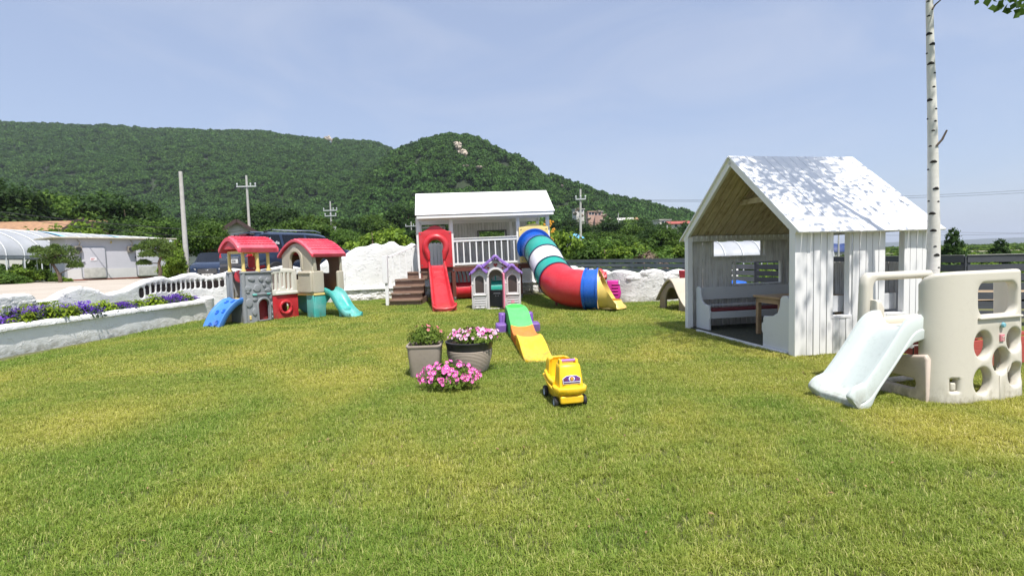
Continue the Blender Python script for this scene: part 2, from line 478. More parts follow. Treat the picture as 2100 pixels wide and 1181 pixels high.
def TZ(x, y, detail=True):
    """height of the ground outside the garden"""
    x = np.atleast_1d(np.asarray(x, float)); y = np.atleast_1d(np.asarray(y, float))
    yy = np.maximum(y, 4.0); t = x / yy; u = 1050 + 1020 * t
    L = 1 - sstep(-0.02, 0.40, t)
    out = np.maximum(sstep(19.8, 21.5, y), 1 - sstep(-9.6, -9.15, x))
    z = L * out * (0.75 + 0.022 * np.clip(y - 30, 0, 150)) - 0.10
    for lst, r, r0 in ((REAR, RY, 240.0), (FRONT, FY, 170.0)):
        zr = np.clip(ridge_z(lst, u, r) - 3.0, 0, None)
        up = sstep(r0, r * 1.02, y) ** 1.0
        q = np.clip((y - r0) / (r * 1.02 - r0), 0, 1)
        up = 0.55 * q + 0.45 * up
        dn = 1 - sstep(r * 1.02, r * 1.9, y)
        s = np.where(y < r * 1.02, up, dn)
        hz = zr * s
        z = np.maximum(z, hz + np.minimum(z, 2.0) * (1 - q))
    if detail:
        far = sstep(150, 300, y)
        g = np.array([gully(a, b) for a, b in zip(x, y)])
        z = z + far * np.clip(z / 40, 0, 1) * 15 * (g - 0.2) * np.clip(1.25 - y / RY, 0.25, 1)
    return z
def TZ1(x, y): return float(TZ(x, y)[0])
ts = np.linspace(-3.0, 1.7, 340)
ys = np.concatenate([np.linspace(4, 60, 40), np.geomspace(62, 1500, 110)])
TT, YY = np.meshgrid(ts, ys)
XX = TT * YY
ZZ = TZ(XX.ravel(), YY.ravel()).reshape(XX.shape)
V = np.stack([XX.ravel(), YY.ravel(), ZZ.ravel()], 1)
nc, nrw = len(ts), len(ys)
ii = (np.arange(nrw - 1)[:, None] * nc + np.arange(nc - 1)[None, :]).ravel()
F = np.stack([ii, ii + 1, ii + nc + 1, ii + nc], 1)
yc = YY.ravel()[ii]
def field_mat(name, cs, sc1, sc2):
    m, t, b = nodes_of(name)
    v = worldpos(t)
    a = noise(t, sc1, 5, 0.6, v); c = noise(t, sc2, 6, 0.7, v)
    k = mixc(t, 0.4, a.outputs['Color'], c.outputs['Color'])
    t.links.new(ramp(t, k, [(0.36, cs[0]), (0.5, cs[1]), (0.66, cs[2])]).outputs[0], b.inputs['Base Color'])
    b.inputs['Roughness'].default_value = 0.9
    bump(t, b, c.outputs['Fac'], 0.6, 0.2)
    return m
M_field = field_mat('field', [(.055, .085, .02), (.09, .13, .03), (.16, .17, .06)], .05, 1.4)
M_hill = field_mat('hill_floor', [(.012, .022, .008), (.02, .035, .011), (.03, .045, .015)], .02, .3)
near = yc < 165
tag(link('terrain', fast_mesh('terrain', V, F[near], M_field, smooth=True)), kind='structure')
tag(link('hills', fast_mesh('hills', V, F[~near], M_hill, smooth=True)), kind='structure')
# wide flat plain out to the horizon, and the low ridge far across it
pv = [(-16000, 1400, -1.2), (16000, 1400, -1.2), (16000, 13000, -1.2), (-16000, 13000, -1.2), (-16000, -4000, -1.2), (16000, -4000, -1.2)]
M_plain = field_mat('plain', [(.06, .09, .025), (.09, .13, .035), (.13, .14, .06)], .004, .05)
mb = MB(); mb.add(pv, [(4, 5, 2, 3)]); tag(mb.build('plain', M_plain, smooth=None), kind='structure')
mb = MB(); N = 90
prof = []
for k in range(N):
    x = 2500 + 9000 * k / (N - 1)
    prof.append((x, 6200 - .25 * x, max(6, 46 + 70 * sstep(.05, .75, k / N) * (.8 + .4 * mn.noise(Vector((k * .11, 0, 0)))) + 10 * mn.noise(Vector((k * .5, 4, 0))))))
vs = []
for x, y, h in prof: vs += [(x, y - 700, -2), (x, y, h), (x, y + 900, -2)]
fs = []
for k in range(N - 1):
    a = 3 * k; fs += [(a, a + 3, a + 4, a + 1), (a + 1, a + 4, a + 5, a + 2)]
mb.add(vs, fs); tag(mb.build('far_ridge', M_hill), kind='structure')
def hit(u, v, y0=150, y1=900):
    for Y in np.arange(y0, y1, 3.0):
        p = W(u, v, Y)
        if TZ1(p.x, p.y) >= p.z: return p
    return W(u, v, y1)
# ------------------------------------------------------------------ forest on the hills (nobody could count it)
M_forest = leafmat('forest_leaf', (.026, .066, .014), (.100, .190, .034), (.048, .115, .026), trans=.2, rough=.65, wscale=.02)
def crown_proto(seed, n=330, flat=.72):
    g = np.random.default_rng(seed)
    blobs = [(np.array([0, 0, .25]), .62)] + [(np.array([g.uniform(-.55, .55), g.uniform(-.55, .55), g.uniform(-.1, .5)]), g.uniform(.3, .5)) for _ in range(6)]
    P, Nn = [], []
    for c, r in blobs:
        k = int(n * r * r / 1.6)
        d = g.normal(0, 1, (k, 3)); d[:, 2] = np.abs(d[:, 2]) * .9 - .15; d /= np.linalg.norm(d, axis=1)[:, None]
        P.append(c + d * r * g.uniform(.82, 1.08, (k, 1)) * [1, 1, flat]); Nn.append(d)
    P = np.concatenate(P); Nn = np.concatenate(Nn)
    V, F = leaves(P, Nn, .20, 1.3, seed, curl=.3)
    tint = np.clip(.35 + .5 * P[:, 2] * 0 + g.uniform(-.35, .5, len(P)), 0, 1)
    return proto_obj('crown', fast_mesh('crown', V, F, M_forest, tint))
crowns = [crown_proto(50 + k) for k in range(6)]
OUTC = [(938, 300, 9, 9), (950, 313, 13, 9), (958, 322, 6, 6), (925, 303, 5, 3), (955, 341, 8, 3), (985, 343, 9, 3), (672, 284, 8, 6), (683, 289, 7, 5), (26, 267, 6, 3), (365, 266, 5, 3), (126, 294, 3, 2), (88, 264, 3, 2), (1153, 382, 3, 3), (1205, 391, 6, 3),
        (1182, 432, 10, 5), (1202, 436, 10, 5), (1222, 436, 11, 8), (1232, 446, 8, 5), (1246, 446, 8, 5), (1187, 426, 5, 3)]
pts, rots, scs, pk = [], [], [], []
cand = 68000
gt = nr.uniform(-2.1, .62, cand); gy = np.sqrt(nr.uniform(168.0 ** 2, 860.0 ** 2, cand))
gx = gt * gy; gu = 1050 + 1020 * gt
keep = np.ones(cand, bool)
fr = ridge_z(FRONT, gu, FY); rr = ridge_z(REAR, gu, RY)
keep &= ((gy < FY * 1.08) & (fr > 4)) | ((gy < RY * 1.06) & (rr > 6))
keep &= (gt < .05) | (gy < FY * 1.1)
gx, gy = gx[keep], gy[keep]
gz = TZ(gx, gy)
for x, y, z in zip(gx, gy, gz):
    if z < 1.0 and y > 200: continue
    q = np.array([x, y, z + 4 - EYE]); dd = q @ Fv
    u, v = 1050 + FPX * (q @ Rt) / dd, 590.5 - FPX * (q @ Up) / dd
    if any(abs(u - a) < c * .8 and abs(v - 3 - b) < d * .8 for a, b, c, d in OUTC): continue
    s = rnd.choice((rnd.uniform(2.2, 3.4), rnd.uniform(3.0, 4.4), rnd.uniform(3.0, 4.4), rnd.uniform(4.4, 6.0))) * (1.0 if y < 600 else 1.2)
    pts.append((x, y, z + s * .3)); rots.append((rnd.uniform(-.15, .15), rnd.uniform(-.15, .15), rnd.uniform(0, 6.28)))
    scs.append((s, s * rnd.uniform(.85, 1.15), s * rnd.uniform(.9, 1.35))); pk.append(rnd.randrange(6))
gn_scatter('forest', pts, crowns, rots, scs, pk, 'dense dark green forest covering the whole mountainside behind the garden')
# bare granite outcrops on the slopes
M_rock = plain('granite', (.60, .51, .41), .9, var=.35, scale=.35, bmp=.9, c2=(.34, .29, .23))
rlab = {0: 'pale granite cliff high on the rounded peak', 6: 'pale rocky crag on the skyline of the left ridge', 4: 'narrow bare rock band left of two below the peak cliff', 5: 'narrow bare rock band right of two below the peak cliff',
        12: 'small pale rock on the right-hand slope just above the playhouse roof end', 13: 'small rock ledge on the slope above the utility pole', 8: 'small pale rock near the far left end of the ridge', 9: 'small pale rock on the ridge line above the thick pole'}
def rock_at(mb, a, b, c, d, Y):
    p = W(a, b, Y); px = FPX / Y
    for q in range(7):
        r = c / px * rnd.uniform(.28, .62)
        cx, cz = rnd.uniform(-.55, .55) * c / px, rnd.uniform(-.5, .5) * d / px
        bmx = bmesh.new(); bmesh.ops.create_icosphere(bmx, subdivisions=2, radius=1)
        vs = []
        for vtx in bmx.verts:
            k = 1 + .5 * mn.noise(vtx.co * 1.7 + Vector((a, q * 3.1, b))) + .35 * mn.noise(vtx.co * 4.5 + Vector((a, q * 3.1, b)))
            vs.append(Vector((p.x + cx + vtx.co.x * r * k, p.y + vtx.co.y * 3 * k + 1, p.z + cz + vtx.co.z * d / px * .55 * k)))
        bmx.verts.index_update()
        mb.add(vs, [tuple(vv.index for vv in f.verts) for f in bmx.faces]); bmx.free()
cliff = {0: [0, 1, 2, 3], 6: [6, 7], 4: [4], 5: [5], 12: [12], 13: [13], 8: [8], 9: [9]}
for k, ids in cliff.items():
    mb = MB(); h0 = hit(*OUTC[ids[0]][:2], 200, 860).y - 26
    for q in ids: rock_at(mb, *OUTC[q], h0)
    tag(mb.build('rock_outcrop', M_rock, smooth=None), rlab[k], 'rock outcrop', 'bare rock outcrops on the mountainside')
# ------------------------------------------------------------------ lawn
def lawn_nodes(t):
    v = worldpos(t)
    a = noise(t, .42, 4, .55, v, .6); c = noise(t, 2.3, 5, .6, v)
    k = mixc(t, .3, a.outputs['Color'], c.outputs['Color'])
    out = ramp(t, k, [(.43, (0, 0, 0)), (.50, (.25, .25, .25)), (.64, (.9, .9, .9))]).outputs[0]
    warp = mixc(t, .35, worldpos(t), noise(t, 1.1, 4, .6, v).outputs['Color'], 'ADD')
    for px, py, r0, amt in ((-2.1, 5.9, 1.0, .75), (-3.9, 4.5, .9, .7), (3.3, 3.7, .9, .85), (4.3, 4.0, .7, .8), (.9, 7.4, .9, .6), (-1.7, 12.9, .8, .8), (2.3, 5.6, 1.1, .5)):
        d = t.nodes.new('ShaderNodeVectorMath'); d.operation = 'DISTANCE'; t.links.new(warp, d.inputs[0]); d.inputs[1].default_value = (px + .17, py + .17, .17)
        mr = t.nodes.new('ShaderNodeMapRange'); mr.interpolation_type = 'SMOOTHSTEP'; mr.inputs[1].default_value = r0 * .25; mr.inputs[2].default_value = r0 * 1.25; mr.inputs[3].default_value = amt; mr.inputs[4].default_value = 0
        t.links.new(d.outputs['Value'], mr.inputs[0]); out = mixc(t, 1.0, out, mr.outputs[0], 'LIGHTEN')
    return out
m, t, b = nodes_of('lawn_thatch'); M_lawn = m
k = lawn_nodes(t); fn = noise(t, 60, 6, .8, worldpos(t))
base = mixc(t, k, (.062, .095, .020), (.16, .15, .045))
base = mixc(t, ramp(t, fn.outputs['Fac'], [(.42, (0, 0, 0)), (.66, (1, 1, 1))]).outputs[0], base, (.20, .17, .09))
t.links.new(base, b.inputs['Base Color']); b.inputs['Roughness'].default_value = .95
bump(t, b, fn.outputs['Fac'], .8, .02)
LX0 = -8.3
mb = MB(); mb.add([(LX0, -4, 0), (14, -4, 0), (14, 9, 0), (6.6, 14.6, 0), (3.2, 15.0, 0), (1.3, 19.8, 0), (-6, 18.2, 0), (-9.1, 14.2, 0), (LX0 - .8, 13.6, 0)], [tuple(range(9))])
tag(mb.build('lawn', M_lawn, smooth=None), kind='structure')
m, t, b = nodes_of('grass_blade'); M_blade = m
k = lawn_nodes(t)
at = t.nodes.new('ShaderNodeAttribute'); at.attribute_name = 'tint'
gA = ramp(t, at.outputs['Fac'], [(0, (.130, .222, .029)), (.7, (.28, .395, .060)), (1, (.52, .52, .18))]).outputs[0]
gB = ramp(t, at.outputs['Fac'], [(0, (.37, .36, .055)), (.6, (.61, .56, .115)), (1, (.76, .66, .28))]).outputs[0]
cc = mixc(t, k, gA, gB)
t.links.new(cc, b.inputs['Base Color']); b.inputs['Roughness'].default_value = .5; b.inputs['Specular IOR Level'].default_value = .25
tr = t.nodes.new('ShaderNodeBsdfTranslucent'); ms = t.nodes.new('ShaderNodeMixShader'); t.links.new(cc, tr.inputs['Color']); ms.inputs[0].default_value = .35
t.links.new(b.outputs[0], ms.inputs[1]); t.links.new(tr.outputs[0], ms.inputs[2]); t.links.new(ms.outputs[0], t.nodes['Material Output'].inputs['Surface'])
def grass_tile(seed, n, size, wid, hgt):
    g = np.random.default_rng(seed)
    # tufts: blades gather round runners, so the sward is uneven
    nt_ = n // 7
    c = g.uniform(-size / 2, size / 2, (nt_, 2)); th = g.uniform(.55, 1.25, nt_)
    P = np.repeat(c, 7, 0) + g.normal(0, .010, (nt_ * 7, 2)); th = np.repeat(th, 7)
    n = len(P)
    az = g.uniform(0, 2 * PI, n); lean = g.uniform(.15, 1.15, n)
    h = hgt * g.uniform(.6, 1.25, n) * th
    dx, dy = np.cos(az), np.sin(az)
    wx, wy = -dy * wid / 2, dx * wid / 2
    l1, l2 = lean * .35 * h, lean * 1.0 * h
    z0 = np.full(n, -.004); z1 = h * .6; z2 = h * (1.05 - .35 * lean)
    V = np.empty((n, 5, 3))
    V[:, 0] = np.stack([P[:, 0] - wx, P[:, 1] - wy, z0], 1); V[:, 1] = np.stack([P[:, 0] + wx, P[:, 1] + wy, z0], 1)
    V[:, 2] = np.stack([P[:, 0] + wx * .85 + dx * l1, P[:, 1] + wy * .85 + dy * l1, z1], 1)
    V[:, 3] = np.stack([P[:, 0] - wx * .85 + dx * l1, P[:, 1] - wy * .85 + dy * l1, z1], 1)
    V[:, 4] = np.stack([P[:, 0] + dx * l2, P[:, 1] + dy * l2, z2], 1)
    o = np.arange(n) * 5
    F = np.concatenate([np.stack([o, o + 1, o + 2], 1), np.stack([o, o + 2, o + 3], 1), np.stack([o + 3, o + 2, o + 4], 1)])
    tn = np.clip(g.beta(2, 3, n), 0, 1); tn[g.random(n) < .10] = 1.0
    return proto_obj('grass_tile', fast_mesh('grass_tile', V.reshape(-1, 3), F, M_blade, np.tile(tn, 3)))
tiles = [grass_tile(1, 8600, .62, .0031, .037), grass_tile(2, 8600, .62, .0031, .037),
         grass_tile(3, 4200, .62, .0048, .037), grass_tile(4, 4200, .62, .0048, .037),
         grass_tile(5, 2300, .62, .0085, .046), grass_tile(6, 2300, .62, .0085, .046)]
pts, rots, scs, pk = [], [], [], []
for iy in range(3, 42):
    y = iy * .48
    for ix in range(-22, 30):
        x = ix * .48
        if abs(x) > y * 1.07 + .7: continue
        if x < -8.0 - .03 * (13 - y): 
            if y > 4: continue
        if y > 18.1 and x < 1.0 or y > 17.4 + .36 * (x + 6) and x < 0: continue
        if x > 1.0 and y > 19.2 - 2.2 * (x - 1.0) and y > 14.3: continue
        if x > 5.6 and y > 12.4 - 1.75 * (x - 5.9): continue
        pts.append((x + rnd.uniform(-.04, .04), y + rnd.uniform(-.04, .04), 0.001)); rots.append((0, 0, rnd.randrange(4) * PI / 2 + rnd.uniform(-.15, .15)))
        s = rnd.uniform(.94, 1.1); scs.append((s, s, rnd.uniform(.85, 1.15)))
        pk.append((0 if y < 6.0 else 2 if y < 10.5 else 4) + rnd.randrange(2))
gn_scatter('grass', pts, tiles, rots, scs, pk, 'short mown lawn grass, green with yellowish dry patches')
# ------------------------------------------------------------------ paving beyond the wall
m, t, b = nodes_of('concrete_yard'); M_yard = m
v = worldpos(t); n1 = noise(t, .5, 6, .65, v); n2 = noise(t, 14, 5, .7, v); n3 = noise(t, .8, 3, .5, worldpos(t, (.4, 3, 1)))
kk = mixc(t, .35, n1.outputs['Color'], n2.outputs['Color'])
cA = ramp(t, kk, [(.35, (.36, .31, .25)), (.65, (.50, .44, .37))]).outputs[0]
t.links.new(mixc(t, ramp(t, n3.outputs['Fac'], [(.6, (0, 0, 0)), (.72, (.4, .4, .4))]).outputs[0], cA, (.30, .24, .18)), b.inputs['Base Color'])
b.inputs['Roughness'].default_value = .9; bump(t, b, n2.outputs['Fac'], .4, .01)
mb = MB(); yd = [(-9.05, 2), (-9.05, 14.1), (-6.3, 18.4), (-6.5, 26), (-13, 29.5), (-22, 27.6), (-29, 25), (-30, 14), (-26, 2)]
mb.add([(x, y, .80) for x, y in yd] + [(x, y, -.1) for x, y in yd], [tuple(range(9))] + [(i, (i + 1) % 9, (i + 1) % 9 + 9, i + 9) for i in range(9)])
tag(mb.build('car_park', M_yard, smooth=None), kind='structure')
# ------------------------------------------------------------------ white garden walls
M_plaster = plaster('white_plaster', stroke=.9)
M_plaster2 = plaster('white_plaster_rough', (.80, .79, .77), stroke=1.0, dist=.05)
def path_map(path):
    P = [Vector((*p, 0)) for p in path]; S = [0]
    for a, b in zip(P, P[1:]): S.append(S[-1] + (b - a).length)
    def f(s):
        k = max(0, min(len(P) - 2, next((i for i in range(len(P) - 1) if s <= S[i + 1]), len(P) - 2)))
        d = (P[k + 1] - P[k]).normalized(); n = Vector((d.y, -d.x, 0))
        return P[k] + d * (s - S[k]), n
    return f, S
def smooth_path(path, rounds=2):
    for _ in range(rounds):
        q = [path[0]]
        for a, b in zip(path, path[1:]):
            q += [(a[0] * .75 + b[0] * .25, a[1] * .75 + b[1] * .25), (a[0] * .25 + b[0] * .75, a[1] * .25 + b[1] * .75)]
        path = q + [path[-1]]
    return path
def wall(name, path, topf, th, label, slots=(), mat=None, z0=-.1, wob=.02, bev=.06, step=.09, cat='wall'):
    f, S = path_map(path); L = S[-1]
    n = int(L / step); top = [(L * k / n, topf(L * k / n)) for k in range(n + 1)]
    outer = [(L, z0), (0, z0)] + top
    cuts = [('x', s) for s in S[1:-1]] + [('x', L * k / 60) for k in range(1, 60)] + [('y', z) for z in (.2, .4, .6, .8)]
    def warp(p):
        q, nn = f(min(max(p[0], 0), L)); o = p[1]
        w_ = wob * mn.noise(Vector((q.x * 1.7, q.y * 1.7, p[2] * 2.1)))
        return tuple(q + nn * (-o + w_) + Vector((0, 0, p[2])))
    mb = MB(); mb.plate(outer, slots, th, bev, None, cuts, warp)
    o = mb.build(name, mat or M_plaster, smooth=50)
    return tag(o, label, cat)
TOPL = [(-400, 600), (0, 608), (10, 604), (45, 602), (58, 609), (65, 617), (85, 616), (100, 613), (120, 600), (150, 588), (180, 590), (200, 600), (207, 604), (230, 599), (250, 595), (270, 585), (300, 572), (330, 567), (345, 572), (380, 562), (400, 559), (410, 565), (430, 567), (465, 558), (480, 550), (520, 556), (560, 549), (590, 543), (620, 550), (660, 543), (680, 528), (705, 527)]
P1 = [(-8.95, 2.5)] + smooth_path([(-8.95, 12.6), (-8.95, 14.4), (-6.95, 16.55)], 2) + [(-5.95, 17.75)]
f1, S1 = path_map(P1)
def topl(s):
    q, n = f1(s); u = 1050 + 1020 * q.x / max(q.y, 3)
    v = interp(TOPL, u); z = W(u, v, q.y).z
    if u < 0: z = .98 + .1 * math.sin(s * 2.1)
    return z + .012 * mn.noise(Vector((s * 5, 0, 0)))
slots = []
s = S1[1] - .72
while s < S1[-1] - .25:
    zc = topl(s) ; zc = min(.91, zc - .24)
    slots.append(rrect(s - .062, zc - .11, s + .062, zc + .11, .055, 4)); s += .19
wall('garden_wall', P1, topl, .22, 'low wavy white plaster wall with a row of slot openings behind the flower bed', slots, bev=.05)
# swirls and rubble lumps set on the wall face
def lump_strip(mb, path, zf, r0, r1, n, dz, off, seed=3):
    g = random.Random(seed); f, S = path_map(path)
    for k in range(n):
        s = g.uniform(0, S[-1]); q, nn = f(s); r = g.uniform(r0, r1)
        bmx = bmesh.new(); bmesh.ops.create_icosphere(bmx, subdivisions=2, radius=1)
        c = q + nn * off + Vector((0, 0, zf(s) + g.uniform(-dz, dz))); ax = g.uniform(.9, 1.7)
        d = Vector((-nn.y, nn.x, 0)); vs = []
        for vt in bmx.verts:
            kk = 1 + .3 * mn.noise(vt.co * 1.5 + Vector((k, 0, 0))); vs.append(c + d * vt.co.x * r * ax * kk + nn * vt.co.y * r * .45 * kk + Vector((0, 0, vt.co.z * r * .8 * kk)))
        bmx.verts.index_update(); mb.add(vs, [tuple(a.index for a in q_.verts) for q_ in bmx.faces]); bmx.free()
TOPT = [(700, 527), (705, 526), (712, 521), (722, 514), (735, 507), (758, 505), (765, 501), (775, 499), (786, 503), (795, 500), (803, 495), (812, 496), (822, 504), (835, 506), (848, 498), (858, 503), (900, 500), (1010, 500), (1100, 540)]
P2 = [(-6.0, 17.75), (-1.0, 19.55), (1.2, 19.6)]
f2, S2 = path_map(P2)
def topt(s):
    q, n = f2(s); u = 1050 + 1020 * q.x / q.y
    return W(u, interp(TOPT, u), q.y).z if u < 860 else 2.0 - .8 * float(sstep(-3.0, .6, q.x))
tw = wall('tall_wall', P2, topt, .24, 'tall white plaster wall with wavy top behind the wooden steps')
mb = MB(); lump_strip(mb, [(-6.05, 17.6), (-1.0, 19.4), (1.2, 19.45)], lambda s: .18, .05, .11, 420, .17, -.01, 5)
mb.prism([(0, 0), (.16, 0), (.12, .4), (0, .44)], 0, 1) if False else None
mb.build('rubble_base', M_plaster2, tw, smooth=40)
mb = MB(); 
for a, b in (((-6.05, 17.58), (-1.02, 19.39)), ((-1.02, 19.39), (1.2, 19.44))):
    d = Vector((b[0] - a[0], b[1] - a[1], 0)); 
    mb.bar((a[0], a[1], .41), (b[0], b[1], .41), .12, .07)
mb.build('ledge', M_plaster, tw, bevel=.02)
P3 = [(1.2, 19.6)] + smooth_path([(1.9, 17.6), (3.0, 14.75), (4.4, 14.5)], 2) + [(6.5, 14.3)]
f3, S3 = path_map(P3)
def topr(s):
    base = 1.06 - .20 * float(sstep(0, 5.5, s))
    return base - .03 + .125 * abs(math.sin(s * 4.4 + .6 * math.sin(s * 1.7))) ** .7 * (.7 + .7 * abs(mn.noise(Vector((s * .9, 2, 0))))) + .012 * mn.noise(Vector((s * 7, 0, 0)))
sw = wall('scalloped_wall', P3, topr, .26, 'low rough white plaster wall with scalloped top in front of the grey rail fence', mat=M_plaster2, wob=.05, bev=.075)
mb = MB(); lump_strip(mb, [(q[0] + .02, q[1] - .14) for q in P3[1:]], lambda s: topr(s + S3[1]) - .14, .06, .13, 60, .06, -.03, 9)
mb.build('cap_stones', M_plaster2, sw, smooth=50)
for k_, (ua, ub) in enumerate(((-40, 62), (118, 205), (340, 412), (288, 318))):
    mb = MB(); sa, sb = [min(range(900), key=lambda i: abs(1050 + 1020 * f1(i * .015)[0].x / max(f1(i * .015)[0].y, 3) - q_)) * .015 for q_ in (ua, ub)]
    if sb <= sa: continue
    pts_ = [tuple(f1(sa + (sb - sa) * j / 12)[0])[:2] for j in range(13)]
    lump_strip(mb, pts_, lambda s, sa=sa, o=(.17 if k_ < 2 else .045): topl(sa + s) - o, .035 if k_ < 2 else .025, .085 if k_ < 2 else .045, 70 if k_ < 2 else 30, .12 if k_ < 2 else .012, .075, 20 + k_); mb.build('stone_face', M_plaster2, bpy.data.objects['garden_wall'], smooth=35)
# planter
P4 = [(-8.95, 2.5), (-8.42, 8.08), (-8.11, 12.8)] + [(-8.10, 13.2), (-8.2, 13.5), (-8.45, 13.65), (-8.85, 13.7)]
f4, S4 = path_map(P4)
pl = wall('planter_wall', P4, lambda s: .50 + .02 * mn.noise(Vector((s * .8, 1, 0))) + .01 * mn.noise(Vector((s * 6, 1, 0))) + .07 * float(sstep(S4[2] - .15, S4[2] + .1, s)), .17, 'low white block planter wall holding the flower bed along the lawn edge', mat=plaster('white_plaster_smooth', (.86, .86, .85), stroke=.55), wob=.012, bev=.05)
mb = MB(); N = 70; prof = []
for k in range(13):
    a = PI * k / 12; prof.append((.135 * math.cos(a), .045 * math.sin(a)))
path = []
for k in range(N + 1):
    s = (S4[2] + .1) * k / N; q, nn = f4(s); z = .49 + .02 * mn.noise(Vector((s * .8, 1, 0))) + .014 * mn.noise(Vector((s * 5, 7, 0)))
    path.append((q + Vector((0, 0, z)), nn * (1 + .12 * mn.noise(Vector((s * 4, 3, 0)))), (0, 0, 1)))
mb.sweep([(x, y) for x, y in prof] + [(-.135, -.05), (.135, -.05)], path); mb.build('coping', M_plaster, pl, smooth=60)
M_soil = plain('soil', (.09, .055, .035), .95, var=.5, scale=14, bmp=.8)
mb = MB(); mb.add([(-9.0, 3, .42), (-8.8, 3, .42), (-8.36, 8.08, .43), (-8.1, 13.5, .43), (-8.85, 13.7, .43)], [(0, 1, 2, 3, 4)])
tag(mb.build('bed_soil', M_soil, smooth=None), kind='structure')
# ------------------------------------------------------------------ plastics
P_red = plastic('red_plastic', (.56, .018, .030), .30, .05)
P_rose = plastic('rose_roof_plastic', (.72, .055, .10), .42, .12)
P_grey = plastic('stone_grey_plastic', (.24, .255, .27), .5, .06)
P_blue = plastic('blue_plastic', (.045, .22, .66), .38, .06)
P_deep = plastic('deep_blue_plastic', (.008, .105, .50), .26, .03)
P_yel = plastic('butter_plastic', (.80, .60, .20), .42, .12)
P_tan = plastic('tan_plastic', (.47, .43, .335), .5, .06)
P_cream = plastic('cream_plastic', (.66, .65, .58), .5, .06)
P_brown = plastic('brown_plastic', (.17, .10, .065), .5, .04)
P_teal = plastic('teal_plastic', (.045, .40, .36), .38, .22)
P_tealt = plastic('teal_tube_plastic', (.006, .33, .26), .3, .05)
P_white = plastic('white_plastic', (.74, .74, .73), .4, .0, .10)
P_navy = plastic('navy_rubber', (.012, .03, .09), .4, .05)
P_maroon = plastic('maroon_plastic', (.30, .012, .02), .4, .03)
P_pearl = plastic('pearl_plastic', (.60, .565, .475), .5, .04, .02)
P_lilac = plastic('lilac_plastic', (.29, .15, .55), .45, .12)
P_purple = plastic('purple_plastic', (.17, .065, .36), .45, .06)
P_pink = plastic('pink_plastic', (.78, .20, .31), .45, .10)
P_smoke = plain('smoked_pane', (.085, .065, .065), .3, var=.15, scale=3)
P_green = plastic('leaf_green_plastic', (.10, .53, .13), .4, .08)
P_orange = plastic('orange_plastic', (.85, .23, .015), .4, .06)
P_sun = plastic('sun_yellow_plastic', (.88, .55, .012), .35, .04)
P_magenta = plastic('magenta_plastic', (.60, .02, .30), .4, .03)
P_mint = plastic('pale_mint_plastic', (.52, .575, .55), .5, .06)
P_sand = plastic('sand_plastic', (.50, .43, .33), .5, .05)
P_rust = plastic('red_bench_plastic', (.42, .06, .045), .5, .05)
P_black = plain('black_rubber', (.018, .018, .02), .7)
P_bolt = plain('bolt_metal', (.25, .25, .25), .4, metal=.8)
P_gold = plain('decal_gold', (.75, .42, .05), .4)
P_decw = plain('decal_white', (.85, .83, .85), .4)
def tile_roof(mb, halfw, rise, y0, y1, th, lip, n=14, overlip=.05, M=None, flat=.30):
    """arched toy roof: bulging profile across x, running y0..y1, rounded lip all round"""
    def prof(t):
        a = abs(t); s = rise * (1 - a ** 1.75) ; return s
    k = 22; vs, fs = [], []
    ys_ = [y0, y0 + .02, y0 + .05] + [y0 + (y1 - y0) * j / n for j in range(1, n)] + [y1 - .05, y1 - .02, y1]
    for j, y in enumerate(ys_):
        e = min(y - y0, y1 - y); inset = (.025 * (1 - e / .05) if e < .05 else 0)
        for i in range(k + 1):
            t = -1 + 2 * i / k; vs.append((t * (halfw - inset * .8), y, prof(t) - inset * .6 + lip))
        for i in range(k + 1):
            t = 1 - 2 * i / k; vs.append((t * (halfw - .03), y, prof(t) - th + (.0 if 0 < j < len(ys_) - 1 else .01)))
    m = 2 * (k + 1)
    for j in range(len(ys_) - 1):
        for i in range(m): fs.append((j * m + i, j * m + (i + 1) % m, (j + 1) * m + (i + 1) % m, (j + 1) * m + i))
    fs.append(tuple(range(m))); fs.append(tuple(reversed(range((len(ys_) - 1) * m, len(ys_) * m))))
    mb.add(vs, fs, M)
    return prof
def shingle_lines(mb, halfw, prof, y0, y1, z, M=None, rows=6):
    """raised shingle edges on the toy roof"""
    for side in (-1, 1):
        for r in range(rows):
            t = (.12 + .8 * r / rows) * side; x = t * halfw
            nx = int((y1 - y0) / .10)
            for q in range(nx):
                ya = y0 + .07 + (y1 - y0 - .14) * q / nx + (.03 if r % 2 else 0); yb = ya + (y1 - y0 - .14) / nx * .8
                t2 = t + side * .05
                a = Vector((x, ya, prof(t) + z)); b = Vector((x, yb, prof(t) + z)); up = Vector((side * .45, 0, 1)).normalized()
                mb.bar(a + up * .004, b + up * .004, .03, .022, tuple(up), M)
